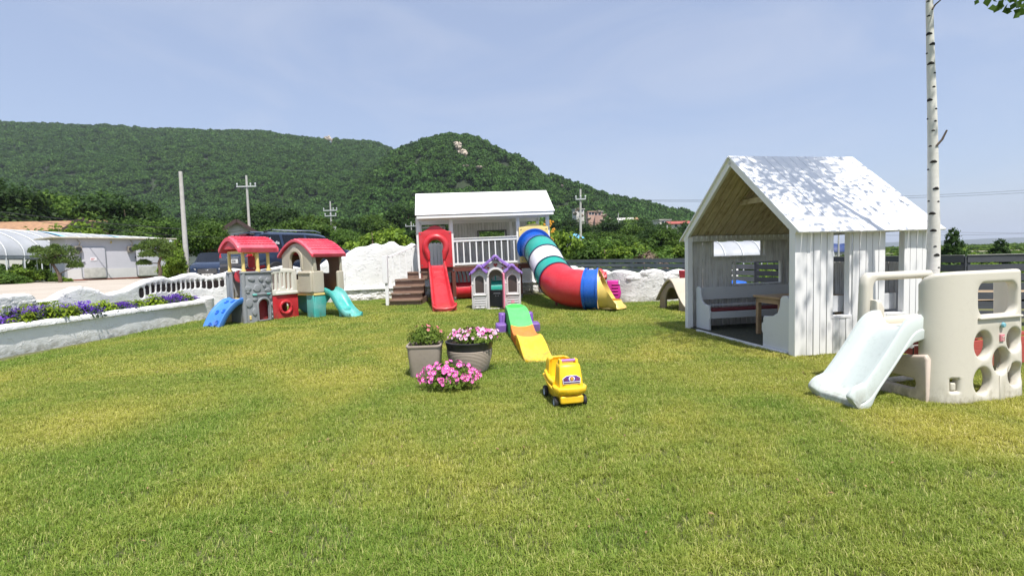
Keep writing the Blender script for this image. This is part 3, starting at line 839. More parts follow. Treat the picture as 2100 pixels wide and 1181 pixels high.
def chute(path, width, rail_h, th, rail_w=.035, mb=None, M=None, flare=None, lip=.0, endfade=0):
    """U-shaped slide: path of (x,z) points in the x-z plane, travelling in +x; lateral is y"""
    mb = mb or MB(); w = width / 2
    prof = [(-w - rail_w, -th * .4), (-w - rail_w, rail_h * .8), (-w - rail_w * .6, rail_h), (-w - rail_w * .1, rail_h), (-w + .02, rail_h * .5), (-w + .05, .012), (-w + .10, 0),
            (w - .10, 0), (w - .05, .012), (w - .02, rail_h * .5), (w + rail_w * .1, rail_h), (w + rail_w * .6, rail_h), (w + rail_w, rail_h * .8), (w + rail_w, -th * .4), (w, -th), (-w, -th)]
    pp = []
    for i, (x, z) in enumerate(path):
        a = path[max(i - 1, 0)]; b = path[min(i + 1, len(path) - 1)]
        d = Vector((b[0] - a[0], 0, b[1] - a[1])).normalized(); pp.append(((x, 0, z), (0, 1, 0), (-d.z, 0, d.x)))
    if not endfade:
        mb.sweep(prof, pp, M, True, flare); return mb
    vs, fs = [], []; n = len(prof)   # rails sink and the edge rounds down over the last stretch
    for i, (p, l, u) in enumerate(pp):
        e = 1 - float(sstep(len(pp) - 1 - endfade, len(pp) - 1, i)) * .85; k = flare[i] if flare else 1
        for a, b in prof: vs.append(Vector(p) + Vector(l) * a * k + Vector(u) * (b * e if b > .011 else b))
    for i in range(len(pp) - 1):
        for j in range(n): j2 = (j + 1) % n; fs.append((i * n + j, i * n + j2, (i + 1) * n + j2, (i + 1) * n + j))
    fs += [tuple(reversed(range(n))), tuple((len(pp) - 1) * n + j for j in range(n))]
    mb.add(vs, fs, M); return mb
def spline(pts, n=24):
    """Catmull-Rom through 2d/3d points"""
    P = [Vector((*p, 0)) if len(p) == 2 else Vector(p) for p in pts]; out = []
    Q = [2 * P[0] - P[1]] + P + [2 * P[-1] - P[-2]]
    for i in range(1, len(Q) - 2):
        for k in range(n):
            t = k / n
            out.append(.5 * ((2 * Q[i]) + (Q[i + 1] - Q[i - 1]) * t + (2 * Q[i - 1] - 5 * Q[i] + 4 * Q[i + 1] - Q[i + 2]) * t * t + (3 * Q[i] - Q[i - 1] - 3 * Q[i + 1] + Q[i + 2]) * t ** 3))
    out.append(P[-1])
    return [(p.x, p.y) for p in out] if len(pts[0]) == 2 else out
# ================================================================== toy castle climber (left)
C = empty('castle_climber', (-6.3, 11.62, 0), R(57), 'plastic castle climber with two red roofs, grey stone tower, blue ramp and teal slide', 'playset')
# local: x along tower -> bridge -> house, front faces -y
TW = .73
mb = MB()
def twarp(p):  # slightly bulging tower wall
    return (p[0], p[1] - .05 * math.sin(PI * min(max(p[0] / TW, 0), 1)), p[2])
tc_ = [('x', TW * k / 10) for k in range(1, 10)]
mb.plate([(0, 0), (TW, 0), (TW - .02, 1.22), (.02, 1.22)], [arch(.33, .60, .07, .56)], .07, .02, T(0, .03, 0), tc_, twarp)
mb.plate([(0, 0), (.06, 0), (.06, 1.22), (0, 1.22)], [], .72, .02, T(.0, .40, 0)) if False else None
tower = mb.build('tower', P_grey, C, smooth=50)
mb = MB()  # rounded corner posts and low left sides beside the ramp opening
for y in (.02, .66): mb.tube([(.035, y, 0), (.035, y, 1.20)], .055, 14)
mb.tube([(TW - .03, .66, 0), (TW - .03, .66, 1.2)], .05, 12)
mb.plate([(.0, 0), (.70, 0), (.70, .58), (.0, .58)], [], .05, .015, T(.02, .0, 0, PI / 2))
mb.plate([(.05, 0), (.70, 0), (.70, 1.2), (.05, 1.2)], [], .05, .015, T(.03, .66, 0))
mb.plate([(0, .55), (.20, .55), (.14, .9), (.12, 1.18), (0, 1.2)], [], .05, .015, T(.02, .46, 0, PI / 2))
mb.plate([(0, .55), (.12, .55), (.06, .9), (.05, 1.18), (0, 1.2)], [], .05, .015, T(.02, .04, 0, PI / 2))
mb.build('tower_side', P_grey, C, smooth=50)
mb = MB(); z = 1.22
mb.plate(rrect(-.03, 1.19, TW + .03, 1.245, .02), [], .10, .02, T(0, .02, 0), tc_, twarp)
mb.plate(rrect(-.04, 1.19, .16, 1.245, .02), [], .14, .02, T(.02, .62, 0))
mb.build('tower_rim', P_grey, C, smooth=50)
# relief stones on the wall
mb = MB(); g = random.Random(4)
STN = [(.20, 1.06, .085, .05), (.42, 1.05, .06, .06), (.61, 1.02, .075, .065), (.10, .84, .075, .07), (.32, .84, .10, .085), (.50, .90, .045, .05), (.60, .78, .09, .05), (.70, .85, .04, .07), (.11, .50, .09, .10), (.25, .58, .055, .045), (.66, .60, .04, .07), (.23, .28, .06, .10), (.70, .42, .035, .06), (.70, .22, .035, .05), (.70, .1, .03, .04), (.10, .76, .04, .03)]
for cx, cz, rx, rz in STN:
    n = 9; poly = [(cx + rx * (1 + g.uniform(-.2, .12)) * math.cos(2 * PI * k / n), cz + rz * (1 + g.uniform(-.2, .12)) * math.sin(2 * PI * k / n)) for k in range(n)]
    poly = [(min(max(x, .03), TW - .025), z) for x, z in poly]
    mb.plate(poly, [], .05, .012, T(0, -.002, 0), None, twarp)
mb.plate([(.28, .06), (.65, .06), (.65, .45)] + [(.465 + .185 * math.cos(a * PI / 14), .43 + .185 * math.sin(a * PI / 14)) for a in range(1, 14)] + [(.28, .45)], [arch(.325, .605, .065, .565)], .05, .012, T(0, -.012, 0), tc_, twarp)
mb.plate(rrect(.22, .67, .70, .72, .02), [], .04, .01, T(0, -.006, 0), tc_, twarp)
mb.build('stone_relief', P_grey, tower, smooth=45)
mb = MB()
for x in (.25, .60): mb.mark(); mb.plate(rrect(x - .05, .665, x + .05, .71, .018), [], .05, .01, T(0, -.018, 0), None, twarp)
mb.each('teal_bracket', P_teal, tower)
mb = MB(); mb.plate(rrect(.11, .10, .155, .20, .012), [], .05, .01, T(0, -.02, 0)); mb.build('latch', P_yel, tower)
mb = MB(); mb.box(.3, .63, .10, .13, .0, .62); mb.build('red_inner_panel', P_maroon, C)
mb = MB(); mb.box(.03, TW, .05, .68, .56, .60); mb.build('tower_floor', P_yel, C)
mb = MB()
for x, y in ((.06, .02), (.38, -.03), (TW - .05, .03), (.06, .62), (TW - .05, .62)):
    mb.mark(); mb.tube([(x, y, 1.23), (x, y, 1.28), (x, y, 1.285), (x, y, 1.72)], [.055, .055, .038, .036], 12)
mb.mark(); mb.bar((.06, .02, 1.70), (.38, -.03, 1.70), .05, .06); mb.bar((.38, -.03, 1.70), (TW - .05, .03, 1.7), .05, .06)
mb.bar((.06, .62, 1.70), (TW - .05, .62, 1.70), .05, .06); mb.bar((.06, .02, 1.70), (.06, .62, 1.70), .05, .06)
mb.each('roof_post', P_yel, C, smooth=40)
RT = T(.36, .31, 1.73, PI / 2)   # ridge along local x of the set
mb = MB(); pf = tile_roof(mb, .46, .27, -.50, .50, .05, .06, M=T(.38, .31, 1.74, -PI / 2))
shingle_lines(mb, .46, pf, -.50, .50, .06, T(.38, .31, 1.742, -PI / 2))
rf = mb.build('tower_roof', P_rose, C, smooth=60)
mb = MB()
for y_ in (-.45, .45): mb.mark(); mb.plate([(.42 * t_, .055 + .25 * (1 - abs(t_) ** 1.75)) for t_ in [1 - k / 10 for k in range(21)]], [], .03, .008, T(.38, .31, 1.74, -PI / 2) @ T(0, y_, -.02))
mb.each('roof_gable', P_red, rf, smooth=40)
# steering wheel, red seat back and telescope
mb = MB()
W_ = T(.10, .30, 1.13, PI / 2 + .25, 0, 0)
mb.plate(circle(0, 0, .15, 8), [circle(0.0, .02, .045, 10)] if False else [], .04, .015, W_)
mb.build('steering_wheel', P_red, C)
mb = MB(); mb.tube([(.18, .26, 1.15), (.28, .26, 1.15)], .02, 8); mb.mark(); mb.tube([(.04, .12, 1.19), (.10, .12, 1.22)], .035, 10); mb.each('wheel_hub', P_grey, C)
mb = MB(); mb.tube([(.50, .28, 1.31), (.70, .20, 1.36)], [.055, .03], 14); mb.tube([(.48, .29, 1.305), (.50, .28, 1.31)], .06, 14); mb.tube([(.58, .25, 1.33), (.58, .25, 1.22)], .02, 8); mb.build('telescope', P_red, C)
mb = MB(); mb.plate(rrect(.50, 1.32, .68, 1.62, .05), [], .03, .01, T(0, .60, 0)); mb.plate(rrect(.36, 1.2, .66, 1.30, .03), [], .06, .02, T(0, .52, 0)); mb.build('red_panel', P_red, C)
# blue climbing ramp, off the -x side
rp = spline([(0, .60), (.20, .545), (.45, .33), (.62, .06), (.64, .0)], 8)
mb = MB(); chute([(x, z) for x, z in rp], .50, .045, .09, .035, mb, T(.0, .27, .0, PI + .12))
ramp_o = mb.build('climbing_ramp', P_blue, C, smooth=50)
mb = MB()
for k, (s, y) in enumerate([(.16, .10), (.19, -.09), (.34, .12), (.38, -.08), (.50, .10), (.55, -.10), (.63, .12), (.66, -.08)]):
    i = int(s / .72 * (len(rp) - 1)); a, b_ = rp[i], rp[min(i + 1, len(rp) - 1)]
    d = Vector((b_[0] - a[0], 0, b_[1] - a[1])).normalized()
    Mx = T(.0, .27, .0, PI + .12) @ Matrix.Translation((a[0], y, a[1])) @ Matrix(((d.x, 0, -d.z, 0), (0, 1, 0, 0), (d.z, 0, d.x, 0), (0, 0, 0, 1)))
    mb.mark(); mb.lathe([(.056, .002), (.058, .012), (.050, .015), (.044, .010), (.034, .004), (.001, .002)], 18, Mx)
mb.each('foothold', P_deep, ramp_o, smooth=60)
mb = MB(); mb.box(-.02, .30, .55, .60, .0, .5, T(-.25, 0, 0)); mb.build('inner_box', P_yel, C)
# bridge
mb = MB()
bars = [(.80 + .115 * k, k) for k in range(5)]
hol = [rrect(x, .76 + (.06 if k == 2 else 0), x + .055, 1.15 + .03 * math.sin(PI * (x - .78) / .6), .026) for x, k in bars]
top = [(.76 + .70 * k / 12, 1.24 + .05 * math.sin(PI * k / 12)) for k in range(13)]
mb.plate([(1.46, .62), (.76, .62)] + top, hol, .06, .018, T(0, .10, 0))
mb.plate(rrect(.86, .62, 1.46, .70, .02), [], .09, .02, T(0, .09, 0))
mb.build('bridge_railing', P_cream, C, smooth=45)
mb = MB(); mb.plate([(1.46, .62), (.76, .62)] + top, [rrect(x, .76, x + .055, 1.15, .026) for x, k in bars], .06, .018, T(0, .62, 0)); mb.build('rear_railing', P_cream, C, smooth=45)
mb = MB(); mb.plate([(.76, 0), (1.48, 0), (1.48, .62), (.76, .62)], [circle(1.12, .30, .115)], .06, .015, T(0, .12, 0))
mb.plate([(.76, 0), (1.48, 0), (1.48, .62), (.76, .62)], [circle(1.12, .30, .115)], .06, .015, T(0, .62, 0))
mb.box(.76, 1.48, .15, .60, .56, .61)
tun = mb.build('crawl_tunnel', P_red, C)
mb = MB(); mb.plate(circle(1.12, .30, .185), [circle(1.12, .30, .118)], .06, .02, T(0, .08, 0))
for k in range(8): a = 2 * PI * k / 8 + .2; mb.plate(circle(1.12 + .152 * math.cos(a), .30 + .152 * math.sin(a), .012, 8), [], .02, .004, T(0, .045, 0))
mb.build('porthole_ring', P_red, tun, smooth=50)
# house with gable to the tower side
HX0, HX1, HY0, HY1 = 1.48, 2.34, -.60, .68
mb = MB()
def gable(x0, x1, z0, ze, rise, n=18):
    c, h = (x0 + x1) / 2, (x1 - x0) / 2
    return [(x0, z0), (x1, z0)] + [(c + h * t, ze + rise * (1 - abs(t) ** 1.75)) for t in [1 - 2 * k / n for k in range(n + 1)]]
mb.plate(gable(HY0, HY1, .62, 1.62, .30), [arch(-.14, .30, .98, 1.70)], .06, .018, T(HX0, 0, 0, PI / 2))
mb.plate(rrect(HY0 + .0, .64, -.06, 1.20, .06), [], .11, .03, T(HX0 - .03, 0, 0, PI / 2))
hs = mb.build('house_wall', P_tan, C, smooth=45)
mb = MB(); mb.plate(gable(-.22, .38, 1.25, 1.62, .20), [arch(-.14, .30, 1.25, 1.70)], .03, .01, T(HX0 - .035, 0, 0, PI / 2))
mb.plate(rrect(HY0 + .02, 1.13, -.08, 1.17, .015), [], .03, .01, T(HX0 - .09, 0, 0, PI / 2)); mb.build('arch_trim', P_tan, hs, smooth=45)
mb = MB(); mb.plate([(HY0, .62), (HY1, .62), (HY1, 1.62), (HY0, 1.62)], [arch(-.10, .32, 1.12, 1.52)], .05, .015, T(HX1, 0, 0, PI / 2))
mb.plate(gable(HY0, HY1, 1.6, 1.62, .28), [], .05, .015, T(HX1, 0, 0, PI / 2))
mb.build('back_wall', P_brown, C, smooth=45)
mb = MB(); mb.plate([(HX0, .62), (HX1, .62), (HX1, 1.62), (HX0, 1.62)], [arch(1.76, 2.12, 1.10, 1.50)], .05, .015, T(0, HY1, 0)); mb.build('window_wall', P_brown, C, smooth=45)
mb = MB(); mb.plate(rrect(1.88, .66, 2.05, 1.08, .02), [], .03, .01, T(0, HY1 - .05, 0)); mb.build('inner_door', plastic('taupe_plastic', (.30, .22, .19), .5), C)
mb = MB()
mb.plate(rrect(HX0 - .04, .64, HX0 + .28, 1.20, .05), [], .07, .02, T(0, HY0, 0)); mb.mark(); mb.plate(rrect(HX1 - .16, .64, HX1 + .03, 1.18, .05), [], .08, .02, T(0, HY0, 0))
mb.mark(); mb.plate([(HX0, 1.2), (HX0 + .10, 1.2), (HX0 + .06, 1.62), (HX0, 1.62)], [], .06, .015, T(0, HY0, 0)); mb.mark(); mb.plate([(HX1 - .06, 1.15), (HX1, 1.15), (HX1, 1.62), (HX1 - .05, 1.62)], [], .06, .015, T(0, HY0, 0))
mb.each('front_panel', P_tan, C, smooth=45)
mb = MB(); mb.box(HX0 - .02, HX1, HY0 - .03, HY1, .575, .64); mb.build('deck', P_yel, C, bevel=.015)
mb = MB(); mb.plate([(HX0, 0), (HX0 + .30, 0), (HX0 + .33, .35), (HX0 + .50, .52), (HX1, .54), (HX1, .58), (HX0, .58)], [], .07, .02, T(0, HY0 + .02, 0))
mb.mark(); mb.plate([(HY0, 0), (HY0 + .3, 0), (HY0 + .3, .58), (HY0, .58)], [], .06, .02, T(HX0, 0, 0, PI / 2))
mb.mark(); mb.plate([(HX1 - .25, 0), (HX1, 0), (HX1, .58), (HX0, .58), (HX0, .5)], [], .06, .02, T(0, HY1, 0))
mb.mark(); mb.plate([(HY0, 0), (HY0 + .12, 0), (HY0 + .12, .58), (HY0, .58)], [], .06, .02, T(HX1, 0, 0, PI / 2))
mb.each('base_panel', P_teal, C, smooth=45)
mb = MB(); pf = tile_roof(mb, .76, .40, -.52, .52, .05, .03, M=T((HX0 + HX1) / 2, .04, 1.60, PI / 2))
shingle_lines(mb, .76, pf, -.52, .52, .03, T((HX0 + HX1) / 2, .04, 1.602, PI / 2), 7)
rf = mb.build('house_roof', P_rose, C, smooth=60)
mb = MB(); mb.plate(rrect(-.11, -.09, .11, .09, .02), [rrect(-.07, -.05, .07, .05, .01)], .04, .01, T((HX0 + HX1) / 2 + .05, -.31, 1.885, 0, R(-53)) @ T()); mb.build('skylight', P_red, rf)
mb = MB(); mb.text('THEBA', .07, T(HX0 - .045, .08, 1.80, -PI / 2), .004) if False else None
mb.plate(rrect(-.07, -.02, .07, .03, .015), [], .02, .005, T(HX0 - .04, .08, 1.81, -PI / 2)); mb.build('emblem', P_cream, hs)
mb = MB(); mb.plate(rrect(-.035, 0, .035, .09, .02), [rrect(-.015, -.0, .015, .065, .01)], .02, .004, T(2.22, HY1 - .05, 1.50)); mb.build('orange_clip', P_orange, C)
sp = spline([(0, .66), (.10, .65), (.30, .56), (.58, .24), (.82, .07), (.98, .03)], 8)
mb = MB(); chute(sp, .36, .10, .07, .04, mb, T(1.98, HY0 + .06, 0, -PI / 2)); mb.build('teal_slide', P_teal, C, smooth=50)
mb = MB(); mb.plate([(.52, 0), (.62, 0), (.66, .2), (.62, .26), (.5, .3)], [], .3, .02, T(1.98, HY0 + .06, 0, -PI / 2)); mb.build('slide_foot', P_teal, C, smooth=45)
P_lav = plastic('cottage_plastic', (.62, .60, .60), .5, .04, .03)
# ================================================================== purple-roofed cottage
PH = empty('toy_cottage', (-.43, 13.75, 0), R(0), 'white toy cottage with lilac roof edges, three hearts and an open pink door', 'playhouse')
hw = .665
mb = MB()
out = [(-hw, 0), (hw, 0), (hw - .02, 1.04), (.41, 1.20), (.37, 1.06), (.0, 1.39), (-.37, 1.06), (-.41, 1.20), (-hw + .02, 1.04)]
out = [(-hw, 0), (hw, 0), (hw, .98), (.44, 1.16), (.30, 1.12), (0, 1.37), (-.30, 1.12), (-.44, 1.16), (-hw, .98)]
winL, winR = arch(-.56, -.33, .46, .93), arch(.33, .56, .46, .93)
door = arch(-.185, .185, .045, 1.08)
mb.plate(out, [winL, winR, door], .07, .018, T(0, -.30, 0))
body = mb.build('front_wall', P_lav, PH, smooth=45)
mb = MB()
for sx in (-1, 1):
    c = sx * .445
    mb.plate(arch(c - .155, c + .155, .42, .985), [arch(c - .12, c + .12, .455, .935)], .03, .01, T(0, -.345, 0))
    mb.plate(rrect(c - .18, .39, c + .18, .43, .01), [], .05, .012, T(0, -.35, 0))
    mb.lathe([(.001, .03), (.022, .02), (.024, 0), (.001, -.01)], 12, T(c, -.36, 1.0, 0, PI / 2))
    for k in range(4): mb.plate(rrect(c - .145, .09 + .065 * k + .03, c + .145, .125 + .065 * k + .03, .012), [], .025, .008, T(0, -.34, 0))
    for q in (-1, 1): mb.plate(circle(c + q * .07, .07, .065, 16, .03), [], .03, .01, T(0, -.34, 0))
    for q in (-.16, .16): mb.plate(rrect(c + q - .012, .06, c + q + .012, .37, .01), [], .02, .006, T(0, -.34, 0))
    for q in (-.175, .175): mb.plate(rrect(c + q - .015, .42, c + q + .015, .70, .01), [], .03, .008, T(0, -.34, 0)); mb.plate(rrect(c + q - .028, .695, c + q + .028, .725, .01), [], .04, .01, T(0, -.34, 0))
arc = [(.25 * math.cos(PI * k / 16), .895 + .25 * math.sin(PI * k / 16)) for k in range(17)] + [(.19 * math.cos(PI * k / 16), .895 + .19 * math.sin(PI * k / 16)) for k in range(16, -1, -1)]
mb.plate(arc, [], .04, .012, T(0, -.35, 0)); mb.plate([(-.25, .05), (-.19, .05), (-.19, .895), (-.25, .895)], [], .03, .01, T(0, -.345, 0)); mb.plate([(.25, .05), (.19, .05), (.19, .895), (.25, .895)], [], .03, .01, T(0, -.345, 0))
mb.plate(rrect(-.26, 0, .26, .045, .01), [], .05, .01, T(0, -.36, 0))
mb.build('wall_trim', P_lav, body, smooth=45)
mb = MB()
for sx in (-1, 1): mb.mark(); mb.plate(arch(sx * .445 - .115, sx * .445 + .115, .46, .93), [], .015, .004, T(0, -.30, 0))
mb.each('window_pane', P_smoke, body)
def heart(cx, cz, s):
    return [(cx + s * .062 * (16 * math.sin(a) ** 3) / 1.0 / 1.0, cz + s * .062 * (13 * math.cos(a) - 5 * math.cos(2 * a) - 2 * math.cos(3 * a) - math.cos(4 * a))) for a in [2 * PI * k / 28 for k in range(28)]]
mb = MB(); mb.plate(heart(0, 1.215, .058), [], .02, .004, T(0, -.352, 0)); mb.mark(); mb.plate(heart(-.195, 1.135, .036), [], .02, .004, T(0, -.345, 0)); mb.mark(); mb.plate(heart(.195, 1.13, .036), [], .02, .004, T(0, -.345, 0)); mb.each('heart', P_maroon, body)
mb = MB(); mb.plate(heart(0, 1.215, .078), [heart(0, 1.215, .060)], .022, .005, T(0, -.345, 0)); mb.mark(); mb.plate(heart(-.195, 1.135, .054), [], .018, .004, T(0, -.342, 0)); mb.mark(); mb.plate(heart(.195, 1.13, .054), [], .018, .004, T(0, -.342, 0)); mb.each('heart_frame', P_lav, body)
mb = MB()
for sx in (-1, 1): mb.mark(); mb.plate([(-.30, 0), (.34, 0), (.34, 1.0), (-.30, 1.0)], [arch(-.12, .16, .5, .9)], .06, .015, T(sx * (hw - .03), 0, 0, PI / 2))
mb.mark(); mb.plate(out, [arch(-.16, .16, .5, .9)], .06, .015, T(0, .34, 0))
mb.build('side_wall', P_lav, PH, smooth=45)
mb = MB()
for a, b_ in (((-.40, 1.14), (0, 1.44)), ((0, 1.44), (.40, 1.14)), ((-.67, 1.0), (-.44, 1.19)), ((-.44, 1.19), (-.22, 1.01)), ((.67, 1.0), (.44, 1.19)), ((.44, 1.19), (.22, 1.01))):
    mb.bar((a[0], -.40, a[1]), (b_[0], -.40, b_[1]), .09, .075, (0, 0, 1))
    n = 3 if abs(a[0] - b_[0]) > .3 else 2
    for k in range(n):
        t = (k + .5) / n; cx, cz = a[0] + (b_[0] - a[0]) * t, a[1] + (b_[1] - a[1]) * t
        d = Vector((b_[0] - a[0], 0, b_[1] - a[1])).normalized() * .012
        mb.bar((cx - d.x, -.405, cz - d.z), (cx + d.x, -.405, cz + d.z), .115, .095, (0, 0, 1)) if k % 1 == 0 and n == 3 and k != 1 else None
for cx, cz in ((0, 1.435), (-.44, 1.185), (.44, 1.185)):
    mb.plate([(cx - .10, cz - .075), (cx - .08, cz + .01), (cx - .03, cz + .05), (cx + .03, cz + .05), (cx + .08, cz + .01), (cx + .10, cz - .075), (cx + .05, cz - .055), (cx, cz - .02), (cx - .05, cz - .055)], [], .14, .02, T(0, -.40, 0))
for sx in (-1, 1):   # roof slabs going back
    mb.add([(0, -.40, 1.46), (0, .40, 1.46), (sx * .72, .40, 1.0), (sx * .72, -.36, 1.0), (0, -.40, 1.40), (0, .40, 1.40), (sx * .72, .40, .94), (sx * .72, -.36, .94)],
           [(0, 1, 2, 3), (7, 6, 5, 4), (0, 3, 7, 4), (1, 5, 6, 2), (2, 6, 7, 3)]) if sx else None
mb.build('roof', P_lilac, PH, smooth=30, bevel=.012)
mb = MB(); mb.plate(rrect(0, .05, .36, 1.0, .04), [], .04, .012, T(.185, -.33, 0, R(-84))); d = mb.build('door', P_pink, PH)
mb = MB(); mb.box(.19, .215, -.60, -.50, .55, .58); mb.build('handle', P_lav, d)
mb = MB(); mb.plate(rrect(-.04, -.04, .04, .04, .005), [], .01, .002, T(.445, -.365, .20)); s = mb.build('logo_sticker', P_pink, body)
mb = MB(); mb.box(.422, .468, -.374, -.371, .196, .2); mb.box(.43, .434, -.374, -.371, .18, .22); mb.box(.455, .459, -.374, -.371, .18, .222); mb.bar((.43, -.3725, .215), (.445, -.3725, .232), .002, .004); mb.bar((.445, -.3725, .232), (.459, -.3725, .215), .002, .004); mb.build('mark', P_decw, s)
# kitchen inside (grey counter, pale handle, knobs)
mb = MB(); mb.box(-.28, .28, .10, .28, 0, .50); k_ = mb.build('kitchen_unit', plain('dark_grey_unit', (.10, .10, .10), .5), PH)
mb = MB(); mb.box(-.09, .10, .08, .10, .40, .44); mb.build('oven_handle', P_lav, k_)
mb = MB()
for x in (-.03, .04): mb.mark(); mb.lathe([(.001, .02), (.016, .018), (.018, 0)], 12, T(x, .085, .35, 0, PI / 2))
mb.each('knob', P_lav, k_)
# ================================================================== ride-on roller coaster ramp
RC = empty('coaster_ramp', (0, 0, 0), 0, 'low wavy toy ramp running from green through orange to yellow on the lawn', 'toy ramp')
rc0, rc1 = Vector((.045, 9.75, 0)), Vector((.335, 6.48, 0))
dv = (rc1 - rc0); Lr = dv.length; ang = math.atan2(dv.y, dv.x); RC.location = rc0; RC.rotation_euler = (0, 0, ang)
prof_pts = [(0, .42), (.30, .42), (.62, .385), (1.0, .27), (1.35, .17), (1.62, .125), (1.85, .13), (2.1, .175), (2.3, .18), (2.6, .14), (2.9, .07), (3.15, .03), (Lr, .022)]
sp = spline(prof_pts, 5)
def seg(a, b): return [p for p in sp if a - .001 <= p[0] <= b + .001]
for nm, a, b_, mt in (('green_section', 0, 1.22, P_green), ('orange_section', 1.2, 2.16, P_orange), ('yellow_section', 2.14, Lr + .1, P_sun)):
    q = seg(a, b_); mb = MB(); chute(q, .33, .035, .03, .028, mb)
    for k in range(0, len(q) - 1, 3):   # ribbed skirts to the ground
        for sy in (-1, 1):
            x, z = q[k]; mb.box(x, x + .03, sy * .185 - .012, sy * .185 + .012, 0, z)
    poly = [(x, z - .005) for x, z in q] + [(q[-1][0], .0), (q[0][0], .0)]
    for sy in (-1, 1): mb.prism(poly, sy * .17 - .006, sy * .17 + .006, 'y')
    mb.build(nm, mt, RC, smooth=50)
mb = MB(); mb.plate([(-.19, .36), (.19, .36)] + [(.19 * math.cos(PI * k / 14), .42 + .075 * math.sin(PI * k / 14)) for k in range(15)], [], .035, .012, T(.0, 0, 0, PI / 2)); mb.build('end_stop', P_green, RC, smooth=45)
for sy, nm in ((-1, 'step'), (1, 'step')):
    mb = MB()
    def blk(x0, x1, y0, y1, h):
        o = rrect(x0, y0, x1, y1, .06); n = len(o)
        vs = [(x, y, 0) for x, y in o] + [(x, y, h - .02) for x, y in o] + [((x - (x0 + x1) / 2) * .88 + (x0 + x1) / 2, (y - (y0 + y1) / 2) * .9 + (y0 + y1) / 2, h) for x, y in o]
        mb.add(vs, [tuple(range(2 * n, 3 * n)), tuple(reversed(range(n)))] + [(i, (i + 1) % n, (i + 1) % n + n, i + n) for i in range(n)] + [(i + n, (i + 1) % n + n, (i + 1) % n + 2 * n, i + 2 * n) for i in range(n)])
    ya, yb = (.20, .41) if sy > 0 else (-.41, -.20)
    yc_, yd_ = (.20, .33) if sy > 0 else (-.33, -.20)
    blk(.25, .62, ya, yb, .17); blk(-.02, .27, yc_, yd_, .33)
    mb.build(nm, P_purple, RC, smooth=40)
# ================================================================== yellow ride-on car
RD = empty('ride_on_car', (.47, 4.72, 0), R(11), 'yellow ride-on toy car with purple handle parked on the grass', 'toy car')
# local: faces -y, x lateral
zc = .055
mb = MB()
hull = [(-.115, -.24), (-.128, -.16), (-.128, .20), (-.10, .26), (.10, .26), (.128, .20), (.128, -.16), (.115, -.24)]
def loft(mb, rings, cap=True, M=None):
    n = len(rings[0]); vs = [p for r_ in rings for p in r_]; fs = []
    for i in range(len(rings) - 1):
        for j in range(n): fs.append((i * n + j, i * n + (j + 1) % n, (i + 1) * n + (j + 1) % n, (i + 1) * n + j))
    if cap: fs.append(tuple(reversed(range(n)))); fs.append(tuple((len(rings) - 1) * n + j for j in range(n)))
    mb.add(vs, fs, M)
def ring(poly, z, s=1.0, sy=None, oy=0): return [(x * s, y * (sy or s) + oy, z) for x, y in poly]
loft(mb, [ring(hull, zc, .80, .92), ring(hull, zc + .012, .86, .95), ring(hull, zc + .06, .90), ring(hull, zc + .11, .98), ring(hull, zc + .15, 1.0)])
bodyc = mb.build('body', P_sun, RD, smooth=50, bevel=.008)
mb = MB()   # bumper shelf round the nose
bp = [(-.155, -.14), (-.158, -.22), (-.13, -.275), (-.05, -.295), (.05, -.295), (.13, -.275), (.158, -.22), (.155, -.14), (.11, -.12), (-.11, -.12)]
loft(mb, [ring(bp, zc + .085, .86, .93), ring(bp, zc + .10, .97), ring(bp, zc + .135, 1.0), ring(bp, zc + .15, .98), ring(bp, zc + .152, .9)]); mb.build('bumper', P_sun, RD, smooth=55, bevel=.006)
mb = MB(); mb.plate(rrect(-.11, zc + .0, .11, zc + .075, .02), [], .05, .015, T(0, -.245, 0)); mb.build('lower_bumper', P_sun, RD, smooth=50)
cow = [(-.115, -.245), (-.05, -.262), (.05, -.262), (.115, -.245), (.118, -.10), (-.118, -.10)]
mb = MB()
rings = [ring(cow, zc + .14), ring(cow, zc + .22, .95, .97, -.002), ring(cow, zc + .32, .87, .84, -.012), ring(cow, zc + .345, .83, .78, -.018), ring(cow, zc + .355, .77, .68, -.03)]
loft(mb, rings); mb.build('cowl', P_sun, RD, smooth=55, bevel=.006)
mb = MB()
for sx in (-1, 1):
    mb.mark(); loft(mb, [[(sx * a, b_, z) for a, b_ in ((.062, -.205), (.095, -.20), (.093, -.10), (.062, -.105))] for z in (zc + .31,)] + [[(sx * a, b_, zc + .395) for a, b_ in ((.066, -.185), (.088, -.182), (.086, -.115), (.066, -.118))]])
mb.each('handle_horn', P_sun, RD, smooth=45, bevel=.008)
mb = MB(); mb.tube([(-.07, -.152, zc + .378), (.07, -.152, zc + .378)], .0135, 12); mb.build('handle', plastic('purple_handle', (.36, .16, .52), .4), RD)
# seat back shell and curved side rims
mb = MB()
bk = [(-.122, .10), (-.124, .22), (-.08, .262), (.08, .262), (.124, .22), (.122, .10), (.085, .13), (.08, .185), (-.08, .185), (-.085, .13)]
loft(mb, [ring(bk, zc + .13), ring(bk, zc + .24, .96, .99), ring(bk, zc + .32, .90, .97), ring(bk, zc + .345, .84, .93), ring(bk, zc + .352, .74, .88)])
mb.build('seat_back', P_sun, RD, smooth=55, bevel=.006)
mb = MB()
for sx in (-1, 1):
    mb.mark(); mb.tube(spline([(sx * .118, .20, zc + .21), (sx * .120, .05, zc + .165), (sx * .116, -.11, zc + .16)], 6), [.022] * 13, 10)
    mb.tube(spline([(sx * .132, .24, zc + .17), (sx * .134, .08, zc + .13), (sx * .142, -.10, zc + .115), (sx * .145, -.18, zc + .115)], 6), .014, 8)
mb.each('side_rim', P_sun, RD, smooth=60)
